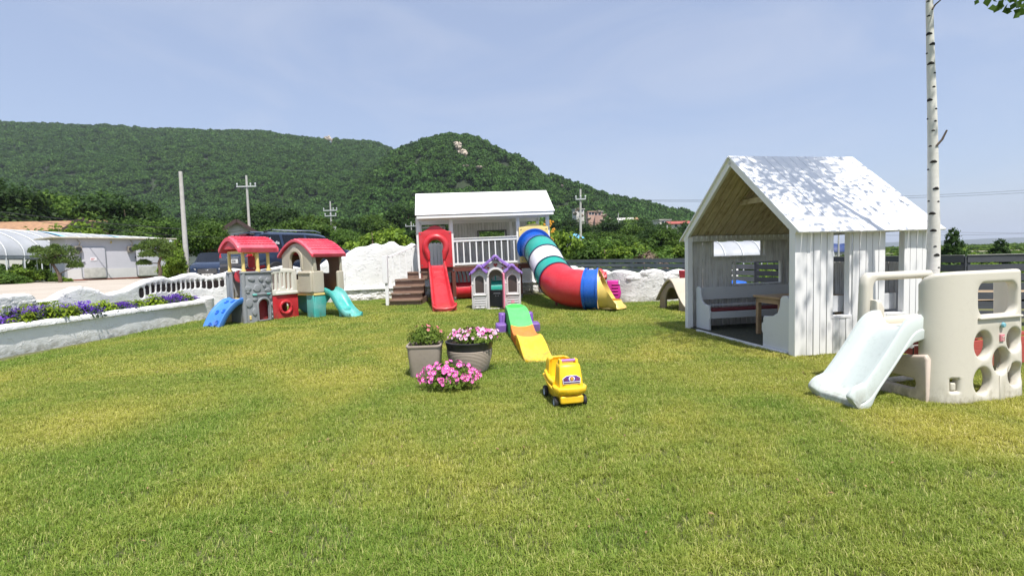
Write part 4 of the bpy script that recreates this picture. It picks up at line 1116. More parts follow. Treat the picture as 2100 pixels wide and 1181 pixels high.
mb = MB(); mb.box(-.10, .10, -.12, .20, zc + .12, zc + .158); mb.build('seat', P_sun, RD, bevel=.01)
badge = [(-.082, .165), (.082, .165), (.086, .215), (.05, .238), (0, .244), (-.05, .238), (-.086, .215)]
mb = MB(); Bm = T(0, -.2660, zc + .02, 0, R(-4)); mb.plate(badge, [], .008, .002, T(0, -.005, 0, 0, 0) @ Bm)
bd = mb.build('badge', plain('badge_white', (.8, .8, .82), .4), RD)
mb = MB(); b2 = [(x * .93, .2035 + (z - .2035) * .90 + .002) for x, z in badge]; mb.plate([p for p in b2], [], .008, .002, T(0, -.0075, 0) @ Bm); mb.build('badge_field', plain('badge_purple', (.10, .03, .30), .4), bd)
mb = MB(); mb.plate(circle(0, .212, .030, 20, .024), [], .008, .002, T(0, -.010, 0) @ Bm); mb.bar(Bm @ Vector((-.075, -.014, .184)), Bm @ Vector((.075, -.014, .184)), .004, .005)
mb.build('badge_oval', P_decw, bd)
mb = MB(); mb.plate(circle(0, .212, .018, 16, .021), [], .008, .002, T(0, -.0125, 0) @ Bm)
for sx in (-1, 1):
    for k in range(3): mb.bar(Bm @ Vector((sx * (.040 + .012 * k), -.0145, .195)), Bm @ Vector((sx * (.052 + .012 * k), -.0145, .222 - .004 * k)), .003, .004)
mb.build('badge_stripe', plain('badge_bronze', (.45, .14, .08), .4), bd)
mb = MB(); mb.plate([(.002, .230), (-.010, .210), (-.001, .210), (-.004, .194), (.011, .216), (.002, .216)], [], .006, .001, T(0, -.0165, 0) @ Bm); mb.build('lightning_bolt', P_sun, bd)
for (x, y, r_, w_) in ((-.138, -.185, .052, .034), (.138, -.185, .052, .034), (-.132, .185, .058, .034), (.132, .185, .058, .034)):
    s = -1 if x < 0 else 1
    mb = MB(); mb.lathe([(r_ - .022, -w_ / 2), (r_ - .006, -w_ / 2), (r_, -w_ / 2 + .008), (r_, w_ / 2 - .008), (r_ - .006, w_ / 2), (r_ - .022, w_ / 2), (r_ - .022, -w_ / 2)], 28, T(x, y, r_ + .01, 0, 0, PI / 2))
    wh = mb.build('wheel', P_black, RD, smooth=50)
    mb = MB(); mb.lathe([(.001, -.010), (.012, -.012), (r_ - .026, -.004), (r_ - .022, -w_ / 2 + .002), (r_ - .022, w_ / 2 - .002), (r_ - .026, .004), (.012, .012), (.001, .010)], 20, T(x, y, r_ + .01, 0, 0, PI / 2))
    mb.build('hub', plain('hub_grey', (.45, .50, .54), .35), wh, smooth=50)
# ================================================================== big playground tower
W_white = paintwood('white_painted_board', (.80, .80, .79), (.60, .59, .57), (14, 14, 1.4), .18, .55)
W_grey = paintwood('grey_whitewashed_board', (.66, .65, .62), (.20, .18, .16), (22, 22, 1.3), .9, .75)
W_brown = paintwood('dark_brown_board', (.25, .16, .115), (.08, .05, .035), (3, 22, 22), .8, .55)
W_red = paintwood('red_brown_post', (.15, .045, .032), (.05, .02, .015), (22, 22, 2), .7, .5)
W_nat = paintwood('natural_board', (.42, .28, .15), (.20, .12, .06), (3, 20, 20), .8, .6)
W_slat = paintwood('dark_grey_slat', (.072, .078, .092), (.03, .03, .035), (2, 2, 20), .7, .6)
W_slat_lit = paintwood('sunlit_grey_slat', (.23, .24, .26), (.10, .10, .11), (2, 2, 20), .7, .6)  # same fence slats in a lighter colour, for the stretch facing the sun
W_ceil = paintwood('ceiling_board', (.62, .54, .40), (.24, .17, .10), (14, 3, 3), 1.0, .8)
M_roofw = paintwood('white_roof_board', (.84, .84, .84), (.62, .62, .61), (12, 3, 3), .3, .45)
KO = Vector((-1.91, 16.55, 0)); KY = R(8)
K = empty('play_tower', KO, KY, 'big white-roofed play tower with red chute, winding tube slide and brown steps', 'playset')
K.rotation_euler = (0, R(-1.0), KY)
KM = Matrix.Translation(KO) @ K.rotation_euler.to_matrix().to_4x4(); KI = KM.inverted()
PX = (-1.08, 0, 2.23, 3.25)
for x in PX:
    for y in (0, 1.75):
        mb = MB(); mb.box(x - .055, x + .055, y - .05, y + .05, 1.14, 2.80)
        if y == 0: mb.box(x - .072, x - .062, y - .05, y - .045, 1.14, 2.8)
        mb.build('post', W_white, K, bevel=.006)
        mb = MB(); mb.box(x - .06, x + .06, y - .055, y + .055, .10, 1.14); q = mb.build('base_post', W_red, K, bevel=.006)
        mb = MB(); mb.box(x - .05, x + .05, y - .062, y + .062, -.02, .13); mb.build('bracket', P_bolt, q, bevel=.004)
        if y == 0:
            mb = MB(); mb.lathe([(.001, .02), (.03, .018), (.032, 0)], 14, T(x, y - .055, 1.03, 0, PI / 2)); mb.build('bolt', P_bolt, q)
mb = MB(); mb.box(-1.14, 3.31, -.05, .0, .98, 1.13); mb.box(-1.14, 3.31, 1.75, 1.8, .98, 1.13)
for x in (-1.1, 1.1, 3.25): mb.box(x - .03, x + .03, 0, 1.75, .98, 1.12)
mb.build('deck_frame', W_red, K, bevel=.004)
mb = MB()
for k in range(30): mb.box(-1.12 + .148 * k, -1.12 + .148 * k + .14, -.06, 1.80, 1.13, 1.16)
mb.build('deck', W_brown, K)
# roof
rz0, rz1, ym = 2.84, 3.67, .92
mb = MB()
def slab(mb, x0, x1, y0, z0, y1, z1, th, M=None):
    d = Vector((0, y1 - y0, z1 - z0)).normalized(); n = Vector((0, -d.z, d.y)) * th
    if n.z < 0: n = -n
    vs = [(x0, y0, z0), (x1, y0, z0), (x1, y1, z1), (x0, y1, z1)]; vs += [tuple(Vector(p) + n) for p in vs]
    mb.add(vs, [(0, 3, 2, 1), (4, 5, 6, 7), (0, 1, 5, 4), (1, 2, 6, 5), (2, 3, 7, 6), (3, 0, 4, 7)], M)
n = 12; x0, x1 = -1.14, 3.45
for k in range(n):
    a, b_ = x0 + (x1 - x0) * k / n, x0 + (x1 - x0) * (k + 1) / n - .004
    slab(mb, a, b_, -.30, rz0 + .0, ym, rz1, .028); slab(mb, a, b_, 2 * ym + .30, rz0, ym, rz1, .028)
mb.build('roof', M_roofw, K)
mb = MB(); mb.box(x0 + .04, x1 - .04, -.29, -.25, rz0 - .10, rz0 - .005); mb.box(x0 + .04, x1 - .04, 2.09, 2.13, rz0 - .10, rz0 - .005)
for x in (x0 + .08, x1 - .08):
    mb.bar((x, -.27, rz0 - .045), (x, ym, rz1 - .055), .04, .09); mb.bar((x, 2.11, rz0 - .045), (x, ym, rz1 - .055), .04, .09)
mb.box(-1.14, 3.31, -.04, .05, 2.68, 2.80); mb.box(-1.14, 3.31, 1.70, 1.80, 2.68, 2.80)
mb.build('roof_trim', W_white, K, bevel=.004)
# back plank wall with a long window
def plank_wall(mb, x0, x1, z0, z1, y, holes=(), w=.105, gap=.007, th=.018, g=random.Random(2), axis='x', z1f=None):
    x = x0
    while x < x1 - .01:
        xe = min(x + w, x1) - gap; dy = g.uniform(-.003, .003)
        segs = [(z0, z1 if z1f is None else z1f((x + xe) / 2))]
        for hx0, hx1, hz0, hz1 in holes:
            if (x + xe) / 2 > hx0 and (x + xe) / 2 < hx1:
                segs = [s_ for a, b_ in segs for s_ in ((a, min(b_, hz0)), (max(a, hz1), b_)) if s_[1] - s_[0] > .01]
        for a, b_ in segs:
            if axis == 'x': mb.box(x, xe, y - th / 2 + dy, y + th / 2 + dy, a, b_)
            else: mb.box(y - th / 2 + dy, y + th / 2 + dy, x, xe, a, b_)
        x += w
mb = MB(); plank_wall(mb, .10, 2.85, 1.16, 2.68, 1.72, [(1.02, 2.02, 2.02, 2.36)])
mb.build('plank_wall', W_grey, K)
mb = MB(); 
for a in ((.98, 2.06, 2.36, 2.40), (.98, 2.06, 1.98, 2.02)): mb.box(a[0], a[1], 1.68, 1.76, a[2], a[3])
mb.box(.98, 1.02, 1.68, 1.76, 2.02, 2.36); mb.box(2.02, 2.06, 1.68, 1.76, 2.02, 2.36); mb.build('window_frame', plain('dark_frame', (.06, .055, .05), .6), K)
mb = MB(); mb.box(-1.0, -.22, 1.70, 1.76, 2.55, 2.62); mb.box(-.24, -.18, 1.70, 1.76, 1.16, 2.62); mb.build('bay_frame', plain('light_grey_frame', (.5, .5, .48), .6), K)
mb = MB()
for k in range(8): mb.mark(); mb.box(-1.02 + .13 * k, -1.02 + .13 * k + .085, 1.70, 1.72, 1.16, 2.02)
mb.each('back_picket', W_white, K)
# front balustrade
mb = MB(); mb.box(.055, 2.175, -.035, .03, 1.96, 2.06); mb.box(.055, 2.175, -.06, .045, 2.06, 2.085); mb.mark(); mb.box(.055, 2.175, -.03, .03, 1.19, 1.26); mb.each('handrail', W_white, K, bevel=.004)
mb = MB()
for k in range(10): mb.mark(); mb.box(.14 + .212 * k, .14 + .212 * k + .04, -.02, .02, 1.26, 1.96)
mb.each('baluster', W_white, K)
# red arch panel and straight chute
mb = MB(); cx = -.54
top = [(cx - .53, 2.30), (cx - .50, 2.32), (cx - .40, 2.33), (cx - .28, 2.39), (cx - .15, 2.49), (cx, 2.525), (cx + .15, 2.49), (cx + .28, 2.39), (cx + .40, 2.33), (cx + .50, 2.32), (cx + .53, 2.30)]
hole = [(cx - .22, 1.17), (cx + .22, 1.17)] + [(cx + .20, 1.45)] + [(cx + .27 * math.cos(a), 1.82 + .27 * math.sin(a)) for a in [R(-25 + 230 * k / 22) for k in range(23)]] + [(cx - .20, 1.45)]
mb.plate([(cx + .53, 1.14), (cx - .53, 1.14)] + top, [hole], .06, .018, T(0, -.09, 0))
pn = mb.build('entry_panel', P_red, K, smooth=45)
mb = MB(); arcp = [(cx + .335 * math.cos(a), -.13, 1.82 + .335 * math.sin(a)) for a in [R(-30 + 240 * k / 26) for k in range(27)]]
arcp = [(cx + .25, -.13, 1.42)] + arcp + [(cx - .25, -.13, 1.42)]
mb.tube(arcp, [.05] + [.10] * 27 + [.05], 14); mb.build('hood', P_red, pn, smooth=60)
mb = MB()
for sx in (-.47, .47):
    for z in (1.24, 2.26): mb.mark(); mb.lathe([(.001, .012), (.018, .01), (.02, 0)], 10, T(cx + sx, -.12, z, 0, PI / 2))
mb.each('bolt', P_bolt, pn)
sp = spline([(0, 1.22), (.16, 1.20), (.45, 1.10), (1.0, .80), (1.7, .46), (2.45, .18), (2.95, .085), (3.42, .09)], 6)
mb = MB(); fl = [1 + .10 * float(sstep(.4, 3.0, x)) for x, z in sp]
chute(sp, .46, .15, .05, .055, mb, T(cx, -.02, 0, -PI / 2 + R(3)), flare=fl)
ch = mb.build('chute', P_red, K, smooth=50)
mb = MB(); mb.tube([(cx + a_, b__, c_) for a_, b__, c_ in ((-.12, -3.33, .21), (-.11, -3.43, .17), (-.04, -3.50, .12), (.18, -3.52, .105), (.40, -3.49, .12), (.47, -3.41, .17), (.48, -3.31, .21))], .035, 10); mb.build('chute_lip', P_red, ch, smooth=60)
mb = MB()
for y, z in ((-.62, 1.02), (-.95, .84), (-1.35, .64)): mb.mark(); mb.tube([(cx - .12 - .05 * y, -.0 + y, z), (cx + .12 - .05 * y, y, z)], .012, 8)
mb.each('chute_rib', P_red, ch, smooth=60)
# yellow entry panel and tube slide (world path carried into the tower's frame)
cx = 2.74
mb = MB(); top = [(cx - .50, 2.36), (cx - .30, 2.38), (cx - .18, 2.44), (cx, 2.47), (cx + .18, 2.44), (cx + .30, 2.38), (cx + .50, 2.36)]
mb.plate([(cx + .50, 1.18), (cx - .50, 1.18)] + top, [circle(cx, 1.72, .40, 36)], .06, .018, T(0, -.09, 0))
yp = mb.build('tube_panel', P_yel, K, smooth=45)
mb = MB()
for sx in (-.43, .43):
    for z in (1.26, 2.28): mb.mark(); mb.lathe([(.001, .012), (.018, .01), (.02, 0)], 10, T(cx + sx, -.12, z, 0, PI / 2))
mb.each('bolt', P_bolt, yp)
p0 = KM @ Vector((cx, -.10, 1.72)); p1 = KM @ Vector((cx, -.55, 1.62))
ctrl = [p0, p1, Vector((.95, 15.35, 1.50)), Vector((1.08, 14.5, 1.12)), Vector((1.17, 13.95, .88)), Vector((1.27, 13.5, .71)), Vector((1.46, 13.1, .59)), Vector((1.75, 12.82, .545)), Vector((2.05, 12.68, .535)), Vector((2.34, 12.60, .53))]
path = spline([tuple(p) for p in ctrl], 10)
path = [KI @ p for p in path]
cum = [0]
for a, b_ in zip(path, path[1:]): cum.append(cum[-1] + (b_ - a).length)
Ltot = cum[-1]
def at_len(s):
    s = min(max(s, 0), Ltot); i = max(0, min(len(path) - 2, int(np.searchsorted(cum, s)) - 1)); return path[i].lerp(path[i + 1], (s - cum[i]) / max(cum[i + 1] - cum[i], 1e-6))
def tube_seg(name, s0, s1, r, mat, prof=None, th=.02, parent=None):
    n = max(2, int((s1 - s0) / .06)); ss = [s0 + (s1 - s0) * k / n for k in range(n + 1)]; mb = MB()
    P = [at_len(s) for s in ss]; m = 40; vs, fs = [], []
    for rad, rev in ((r, 0), (r - th, 1)):
        ref = Vector((0, 0, 1)); off = len(vs)
        for i, p in enumerate(P):
            d = (at_len(ss[i] + .03) - at_len(ss[i] - .03)).normalized(); x = d.cross(ref).normalized(); y = x.cross(d).normalized()
            for j in range(m):
                a = 2 * PI * j / m; vs.append(p + (x * math.cos(a) + y * math.sin(a)) * rad)
        for i in range(n):
            for j in range(m):
                j2 = (j + 1) % m; f = (off + i * m + j, off + i * m + j2, off + (i + 1) * m + j2, off + (i + 1) * m + j); fs.append(f if not rev else tuple(reversed(f)))
    o2 = (n + 1) * m
    for j in range(m):
        j2 = (j + 1) % m; fs.append((j, j2, o2 + j2, o2 + j)); fs.append((n * m + j, n * m + j2, o2 + n * m + j2, o2 + n * m + j))
    mb.add(vs, fs); return mb.build(name, mat, parent or K, smooth=50)
rT = .495
tube_seg('tube_flange', .02, .09, .60, P_deep, th=.14)
B_ = [(.07, 1.25, P_deep, 'blue_tube'), (1.25, 2.05, P_tealt, 'teal_tube'), (2.05, 2.90, P_white, 'white_tube'), (2.90, 3.42, P_tealt, 'teal_tube'), (3.42, Ltot - .43, P_red, 'red_bend'), (Ltot - .43, Ltot - .15, P_deep, 'blue_tube')]
for k, (a, b_, mt, nm) in enumerate(B_):
    t_ = tube_seg(nm, a, b_, rT + (.012 if nm == 'blue_tube' and k else 0), mt)
    if k and k < 5: tube_seg('seam_ring', a - .02, a + .022, rT + .028, P_navy, parent=t_)
    if k == 5: tube_seg('seam_ring', a - .03, a + .012, rT + .05, P_deep, parent=t_); tube_seg('seam_ring', b_ - .03, b_ + .01, rT + .05, P_deep, parent=t_)
for k in range(10):
    a = 2 * PI * k / 10
# yellow exit scoop
mb = MB(); e0 = at_len(Ltot - .13); dd = (at_len(Ltot) - at_len(Ltot - .3)).normalized(); xx = dd.cross(Vector((0, 0, 1))).normalized(); m = 30; vs, fs = [], []
N_ = 16
for shell in (0, 1):
    for i in range(N_ + 1):
        s = i / N_; a0_ = 90 - 112 * s ** .38; a1_ = -180 - (90 - 128 * s ** .5); c = e0 + dd * (.46 * s); openn = 90 - 128 * s ** .62     # wall reach above the axis, degrees
        rr_ = rT + .045 + .10 * float(sstep(.45, 1, s)) - .02 * shell; cz = c.z - .06 * s
        for j in range(m + 1):
            a = R(a0_ + (a1_ - a0_) * j / m)
            fl = 1 + (.24 * float(sstep(.5, 1, s)) * abs(math.cos(a)))
            vs.append(Vector((c.x, c.y, cz)) + xx * math.cos(a) * rr_ * fl + Vector((0, 0, max(math.sin(a) * rr_, -cz + .03 + .015 * shell))))
st = (N_ + 1) * (m + 1)
for i in range(N_):
    for j in range(m):
        a = i * (m + 1) + j; fs.append((a, a + 1, a + m + 2, a + m + 1)); fs.append((st + a, st + a + m + 1, st + a + m + 2, st + a + 1))
for j in range(m): fs.append((j, st + j, st + j + 1, j + 1)); a = N_ * (m + 1) + j; fs.append((a, a + 1, st + a + 1, st + a))
for i in range(N_):
    a, b_ = i * (m + 1), (i + 1) * (m + 1); fs.append((a, b_, st + b_, st + a)); fs.append((a + m, st + a + m, st + b_ + m, b_ + m))
mb.add(vs, fs); P_ysc = plastic('scoop_yellow_plastic', (.80, .56, .12), .38, .08); ex = mb.build('exit_scoop', P_ysc, K, smooth=50)
mb = MB(); q = e0 + dd * .30; mb.lathe([(.36, 0), (.35, .04), (.28, .10), (.24, .2)], 24, Matrix.Translation((q.x, q.y, 0)), 1.0, 1.25); q = e0 - dd * .05
mb.mark(); mb.lathe([(.22, 0), (.2, .06), (.15, .2)], 16, Matrix.Translation((q.x, q.y, 0)))
mb.each('scoop_foot', P_ysc, ex, smooth=50)
for s in (3.3,):
    q = at_len(s); mb = MB(); mb.tube([(q.x, q.y, 0), (q.x, q.y, q.z - .40)], .035, 10); mb.build('tube_support', P_maroon, K)
# steps with white rail
def wl(x, y, z): return KI @ Vector((x, y, z))
KR = KI.to_3x3().to_4x4()
mb = MB(); SX0, SX1 = -3.78, -2.80
for k in range(4):
    y = 15.20 + .27 * k; z = .20 * (k + 1)
    mb.box(SX0, SX1, y - .02, y + .33, z - .04, z, KI); mb.box(SX0 + .01, SX1 - .01, y + .035, y + .06, z - .20, z - .05, KI)
mb.box(SX0 + .02, SX0 + .05, 15.24, 16.6, 0, .22, KI); mb.box(SX1 - .05, SX1 - .02, 15.24, 16.6, 0, .22, KI)
mb.build('step', W_brown, K)
mb = MB(); mb.box(SX0 + .35, SX1 + .10, 16.38, 16.44, .76, .98, KI); mb.box(SX0 + .33, SX1 + .12, 16.34, 16.95, .98, 1.02, KI); mb.box(SX0, SX1, 16.40, 17.3, .74, .78, KI); mb.build('landing', W_brown, K)
mb = MB(); mb.box(SX0 - .17, SX0 - .02, 15.22, 15.36, .72, 1.56, KI); mb.box(SX0 - .12, SX0 - .02, 15.26, 15.34, 0, .72, KI)
mb.build('newel_post', W_white, K, bevel=.006)
mb = MB()
a, b_ = wl(SX0 - .05, 15.6, 1.52), wl(SX1 - .12, 17.1, 2.02)
mb.mark(); mb.bar(a, b_, .05, .05)
for k in range(6):
    t = (k + .6) / 6; q = a.lerp(b_, t); mb.mark(); mb.bar((q.x, q.y, .80 + .04 * k), (q.x, q.y, q.z), .03, .03, (0, 1, 0))
mb.each('stair_baluster', W_white, K)
mb = MB(); q = wl(-3.0, 16.36, 0); mb.box(q.x - .03, q.x + .03, q.y - .03, q.y + .03, .75, 1.55); mb.mark(); q = wl(-2.80, 16.6, 0); mb.box(q.x - .02, q.x + .02, q.y - .02, q.y + .02, .98, 1.65); mb.each('stair_post', W_white, K)
# crawl barrel under the deck
for nm, a, b_, mt in (('red_barrel', .02, .62, P_red), ('teal_barrel', .62, 1.9, P_tealt), ('red_barrel', -.55, -.05, P_red)):
    mb = MB(); Mx = T(a, .45, .32, 0, 0, PI / 2); L_ = b_ - a
    mb.lathe([(.27, 0), (.31, .02), (.31, .06), (.28, .08), (.28, L_ - .08), (.31, L_ - .06), (.31, L_ - .02), (.27, L_), (.25, L_), (.25, 0), (.27, 0)], 30, Mx); mb.build(nm, mt, K, smooth=45)
mb = MB()
for k in range(5):
    x = .05 + .13 * k; mb.mark(); mb.tube(spline([(x, .2, .62), (x - .02, .28, .85), (x - .04, .5, .96)], 4), .022, 8)
mb.each('climbing_loop', P_red, K, smooth=60)
mb = MB()
for k in range(4):
    x = 1.0 + .14 * k; mb.mark(); mb.tube(spline([(x, .2, .62), (x - .02, .28, .85), (x - .04, .5, .96)], 4), .022, 8)
mb.each('climbing_loop', P_tealt, K, smooth=60)
# ================================================================== toys beyond the tube
TY = empty('toy_rocker', (2.35, 14.0, 0), R(6), 'red ribbed plastic toy partly hidden behind the blue tube ring', 'toy')
mb = MB(); Mx = T(.0, 0, .80, 0, R(-38), R(-8))
mb.plate([(-.42, -.10), (-.30, .02), (.0, .20), (.22, .20), (.34, .02), (.30, -.14), (-.2, -.2)], [], .14, .03, Mx); sh = mb.build('shell', P_red, TY, smooth=45)
mb = MB()
for k in range(4): mb.mark(); mb.bar((-.20 + .12 * k, -.12, .72), (-.05 + .12 * k, -.05, .93), .03, .02)
mb.each('rib', P_red, sh)
mb = MB(); mb.tube([(-.1, .02, .92), (-.1, .02, 1.03)], [.03, .026], 12); mb.build('knob', P_white, TY)
mb = MB()
for x in (-.3, .25): mb.mark(); mb.tube([(x, 0, 0), (x * .8, 0, .72)], .05, 12)
mb.each('leg', P_red, TY)
TM = empty('toy_stand', (2.98, 14.25, 0), R(-10), 'magenta plastic toy with grooves and white knob against the white wall', 'toy')
mb = MB(); mb.plate([(-.30, .74), (.12, .74), (.14, .55), (.18, .35), (.14, .18), (.05, .08), (-.10, .12), (-.30, .3)], [], .26, .05, T()); sh = mb.build('shell', P_magenta, TM, smooth=45)
mb = MB()
for k in range(4): mb.mark(); mb.plate(rrect(-.14, .60 - .10 * k, .08, .64 - .10 * k, .015), [], .03, .01, T(0, -.14, 0))
mb.each('groove', P_magenta, sh)
mb = MB(); mb.tube([(.11, -.12, .62), (.11, -.12, .74)], .035, 12); mb.build('knob', P_white, TM)
mb = MB(); mb.tube([(0, 0, 0), (0, 0, .14)], .10, 16); mb.build('foot', P_magenta, TM); TM.scale = (.82, .82, .9)
# beige tunnel hill
TH = empty('tunnel_hill', (4.06, 11.45, 0), R(17), 'beige plastic tunnel with a bell-curved roof and an arched opening on the lawn', 'play tunnel')
bell = spline([(-.08, .10), (.10, .17), (.30, .38), (.50, .66), (.64, .76), (.78, .73), (.98, .56), (1.16, .34), (1.24, .24)], 5)
mb = MB(); base = [(1.14, 0), (.0, 0)] + [(min(max(x, .0), 1.14), z - .05) for x, z in bell if -.01 < x < 1.16]
for x_ in (.03, .86): mb.plate([(a, b_) for a, b_ in base], [arch(.36, .90, .0 + .02, .56, 14, .38)] if x_ < .1 else [], .06, .015, T(x_, 0, 0, PI / 2))
mb.build('gable_wall', plastic('taupe_wall_plastic', (.28, .225, .165), .55), TH, smooth=45)
mb = MB(); o = [(x, z + .015) for x, z in bell]; i_ = [(x, z - .035) for x, z in reversed(bell)]
mb.prism([(a, b_) for a, b_ in o + i_], -.05, .95, 'x'); rf = mb.build('roof', P_sand, TH, smooth=40, bevel=.012)
RS = empty('toy_chair', (4.64, 12.75, 0), R(10), 'small red plastic toy seat half hidden behind the white hut post', 'toy')
mb = MB(); mb.prism([(-.30, .95), (-.18, .95), (-.17, .72), (-.06, .55), (-.02, .45), (.25, .42), (.25, .34), (-.12, .34), (-.26, .55), (-.36, .62), (-.34, .70), (-.27, .74)], -.18, .18, 'y'); mb.build('seat', P_red, RS, bevel=.02)
mb = MB()
for x in (-.08, .2):
    for y in (-.14, .14): mb.mark(); mb.tube([(x, y, 0), (x, y, .36)], .025, 8)
mb.each('leg', P_red, RS)
# ================================================================== grey rail fence
FP = [(1.5, 23.2), (4.4, 18.2), (5.35, 15.4), (6.2, 12.6), (7.05, 10.5), (7.9, 8.65), (10.3, 7.95), (12.8, 7.3)]
FN = empty('rail_fence', (FP[0][0], FP[0][1], 0), 0, 'long dark grey wooden fence of broad horizontal rails round the back and right', 'fence')
FI = Matrix.Translation((-FP[0][0], -FP[0][1], 0))
for i, (a, b_) in enumerate(zip(FP, FP[1:])):
    mb = MB(); d = Vector((b_[0] - a[0], b_[1] - a[1], 0)); L_ = d.length; d.normalize(); nn = Vector((d.y, -d.x, 0)) * .05
    for k in range(7):
        z = 1.155 - .16 * k; mb.mark(); mb.bar(FI @ (Vector((*a, z)) + nn), FI @ (Vector((*b_, z)) + nn), .025, .122)
    mb.each('rail', W_slat_lit if i < 3 else W_slat, FN)
    mb = MB(); mb.bar(FI @ (Vector((*a, 1.222)) + nn), FI @ (Vector((*b_, 1.222)) + nn), .05, .012); mb.build('cap_rail', plain('lit_cap_grey', (.33, .33, .31), .7), FN)  # top edge coloured pale, the sunlight on it put into the grey
    np_ = max(1, round(L_ / 1.9))
    for k in range(np_):
        q = FI @ (Vector((*a, 0)) + d * L_ * k / np_); mb = MB(); mb.box(q.x - .045, q.x + .045, q.y - .045, q.y + .045, 0, 1.2); mb.build('fence_post', W_slat, FN)
# ================================================================== white hut
HO = Vector((3.65, 6.40, 0)); HY = R(9.9)
Hh = empty('open_hut', HO, HY, 'white plank hut with a steep roof, open gable front and two tall side openings', 'hut')
D_, Lx, EZ, RZ = 2.70, 2.08, 1.66, 2.80; MY = D_ / 2
g = random.Random(8)
mb = MB(); plank_wall(mb, .06, Lx, 0.02, EZ + .0, -.012, [(.51, .81, .52, 1.63), (1.36, 1.66, .52, 1.63)], .098, .009, .022, g)
mb.build('side_wall', W_white, Hh, bevel=.0015, bseg=1)
for x0_, x1_ in ((.51, .81), (1.36, 1.66)):
    mb = MB(); mb.box(x0_ - .035, x0_ - .004, .003, .085, .5, 1.64); mb.box(x1_ + .0, x1_ + .035, .003, .085, .5, 1.64); mb.box(x0_, x1_, -.03, .085, .49, .518); mb.build('window_frame', W_white, Hh)
mb = MB(); plank_wall(mb, .04, Lx, 0.02, EZ, D_ + .012, [(.51, 1.55, 1.32, 1.64), (.96, 1.88, .80, 1.20)], .098, .010, .02, g)
mb.build('far_wall', W_grey, Hh)
for a in ((.51, 1.55, 1.32, 1.64), (.96, 1.88, .80, 1.20)):
    mb = MB(); mb.box(a[0] - .02, a[1] + .02, D_ - .06, D_ - .0, a[2] - .03, a[2]); mb.box(a[0] - .03, a[0], D_ - .06, D_, a[2], a[3]); mb.box(a[1], a[1] + .03, D_ - .06, D_, a[2], a[3]); mb.build('window_frame', W_grey, Hh)
mb = MB(); plank_wall(mb, 0.02, D_ - .02, 0.02, EZ, Lx - .01, [(.30, 2.3, 1.18, 1.62)], .098, .008, .02, g, 'y', lambda y: EZ + (RZ - EZ) * (1 - abs(y - MY) / MY) - .03)
mb.build('end_wall', W_grey, Hh)
for y in (.0, D_):
    mb = MB(); mb.box(-.02, .075, y - .025 if y == 0 else y - .085, y + .085 if y == 0 else y + .02, 0, EZ + .02); mb.build('corner_post', W_white, Hh, bevel=.004)
for x in (Lx - .05,):
    for y in (.05, D_ - .05): mb = MB(); mb.box(x - .04, x + .03, y - .04, y + .04, 0, EZ); mb.build('corner_post', W_grey, Hh)
mb = MB(); mb.box(.075, Lx - .05, D_ - .10, D_ - .02, EZ - .07, EZ + .03); mb.box(.075, Lx - .05, .02, .10, EZ - .03, EZ + .05); mb.build('wall_plate', W_grey, Hh)
mb = MB()
for k in range(20): x = .14 + .097 * k; mb.box(x, x + .02, D_ - .11, D_ - .10, EZ - .02, EZ + .03)
mb.build('plate_blocks', W_white, Hh)
# rafters on the gable, tie beam
mb = MB()
for s_ in (0, 1):
    y0 = -.05 if s_ == 0 else D_ + .05
    mb.bar((-.0, y0, EZ - .035), (0, MY, RZ - .02), .05, .115)
mb.build('gable_board', W_white, Hh, bevel=.003)
mb = MB(); mb.bar((.62, MY - .66, EZ + .55), (.62, MY + .66, EZ + .55), .04, .085); mb.build('tie_beam', W_ceil, Hh)
mb = MB(); sl = math.atan2(RZ - EZ, MY)
for s_ in (0, 1):
    n = 15
    for k in range(n):
        a = -.06 + (Lx + .12) * k / n; b_ = -.06 + (Lx + .12) * (k + 1) / n - .007; dz = g.uniform(0, .004); e = g.uniform(-.006, .006)
        y0, z0 = (-.13 + e, EZ - .10) if s_ == 0 else (D_ + .13, EZ - .10)
        slab(mb, a, b_, y0, z0 + .04 + dz, MY, RZ + .035 + dz, .022)
mb.build('roof', M_roofw, Hh)
mb = MB()
for s_ in (0, 1):
    n = 14
    for k in range(n):
        a = .03 + (Lx - .05) * k / n; b_ = .03 + (Lx - .05) * (k + 1) / n - .016
        y0, z0 = (.0, EZ - .02) if s_ == 0 else (D_, EZ - .02)
        slab(mb, a, b_, y0, z0, MY, RZ - .045, .018)
mb.build('ceiling', W_ceil, Hh)
mb = MB(); mb.box(-.02, .02, .12, 2.35, 0.0, .045); mb.build('threshold', W_white, Hh)
mb = MB(); mb.box(.03, Lx, .02, D_ - .02, .03, .045); mb.build('floor', plain('dark_floor', (.07, .075, .05), .95, var=.5, scale=20, bmp=.6), Hh)
W_pew = paintwood('pew_grey_white', (.60, .62, .63), (.42, .43, .44), (6, 6, 6), .3, .45)
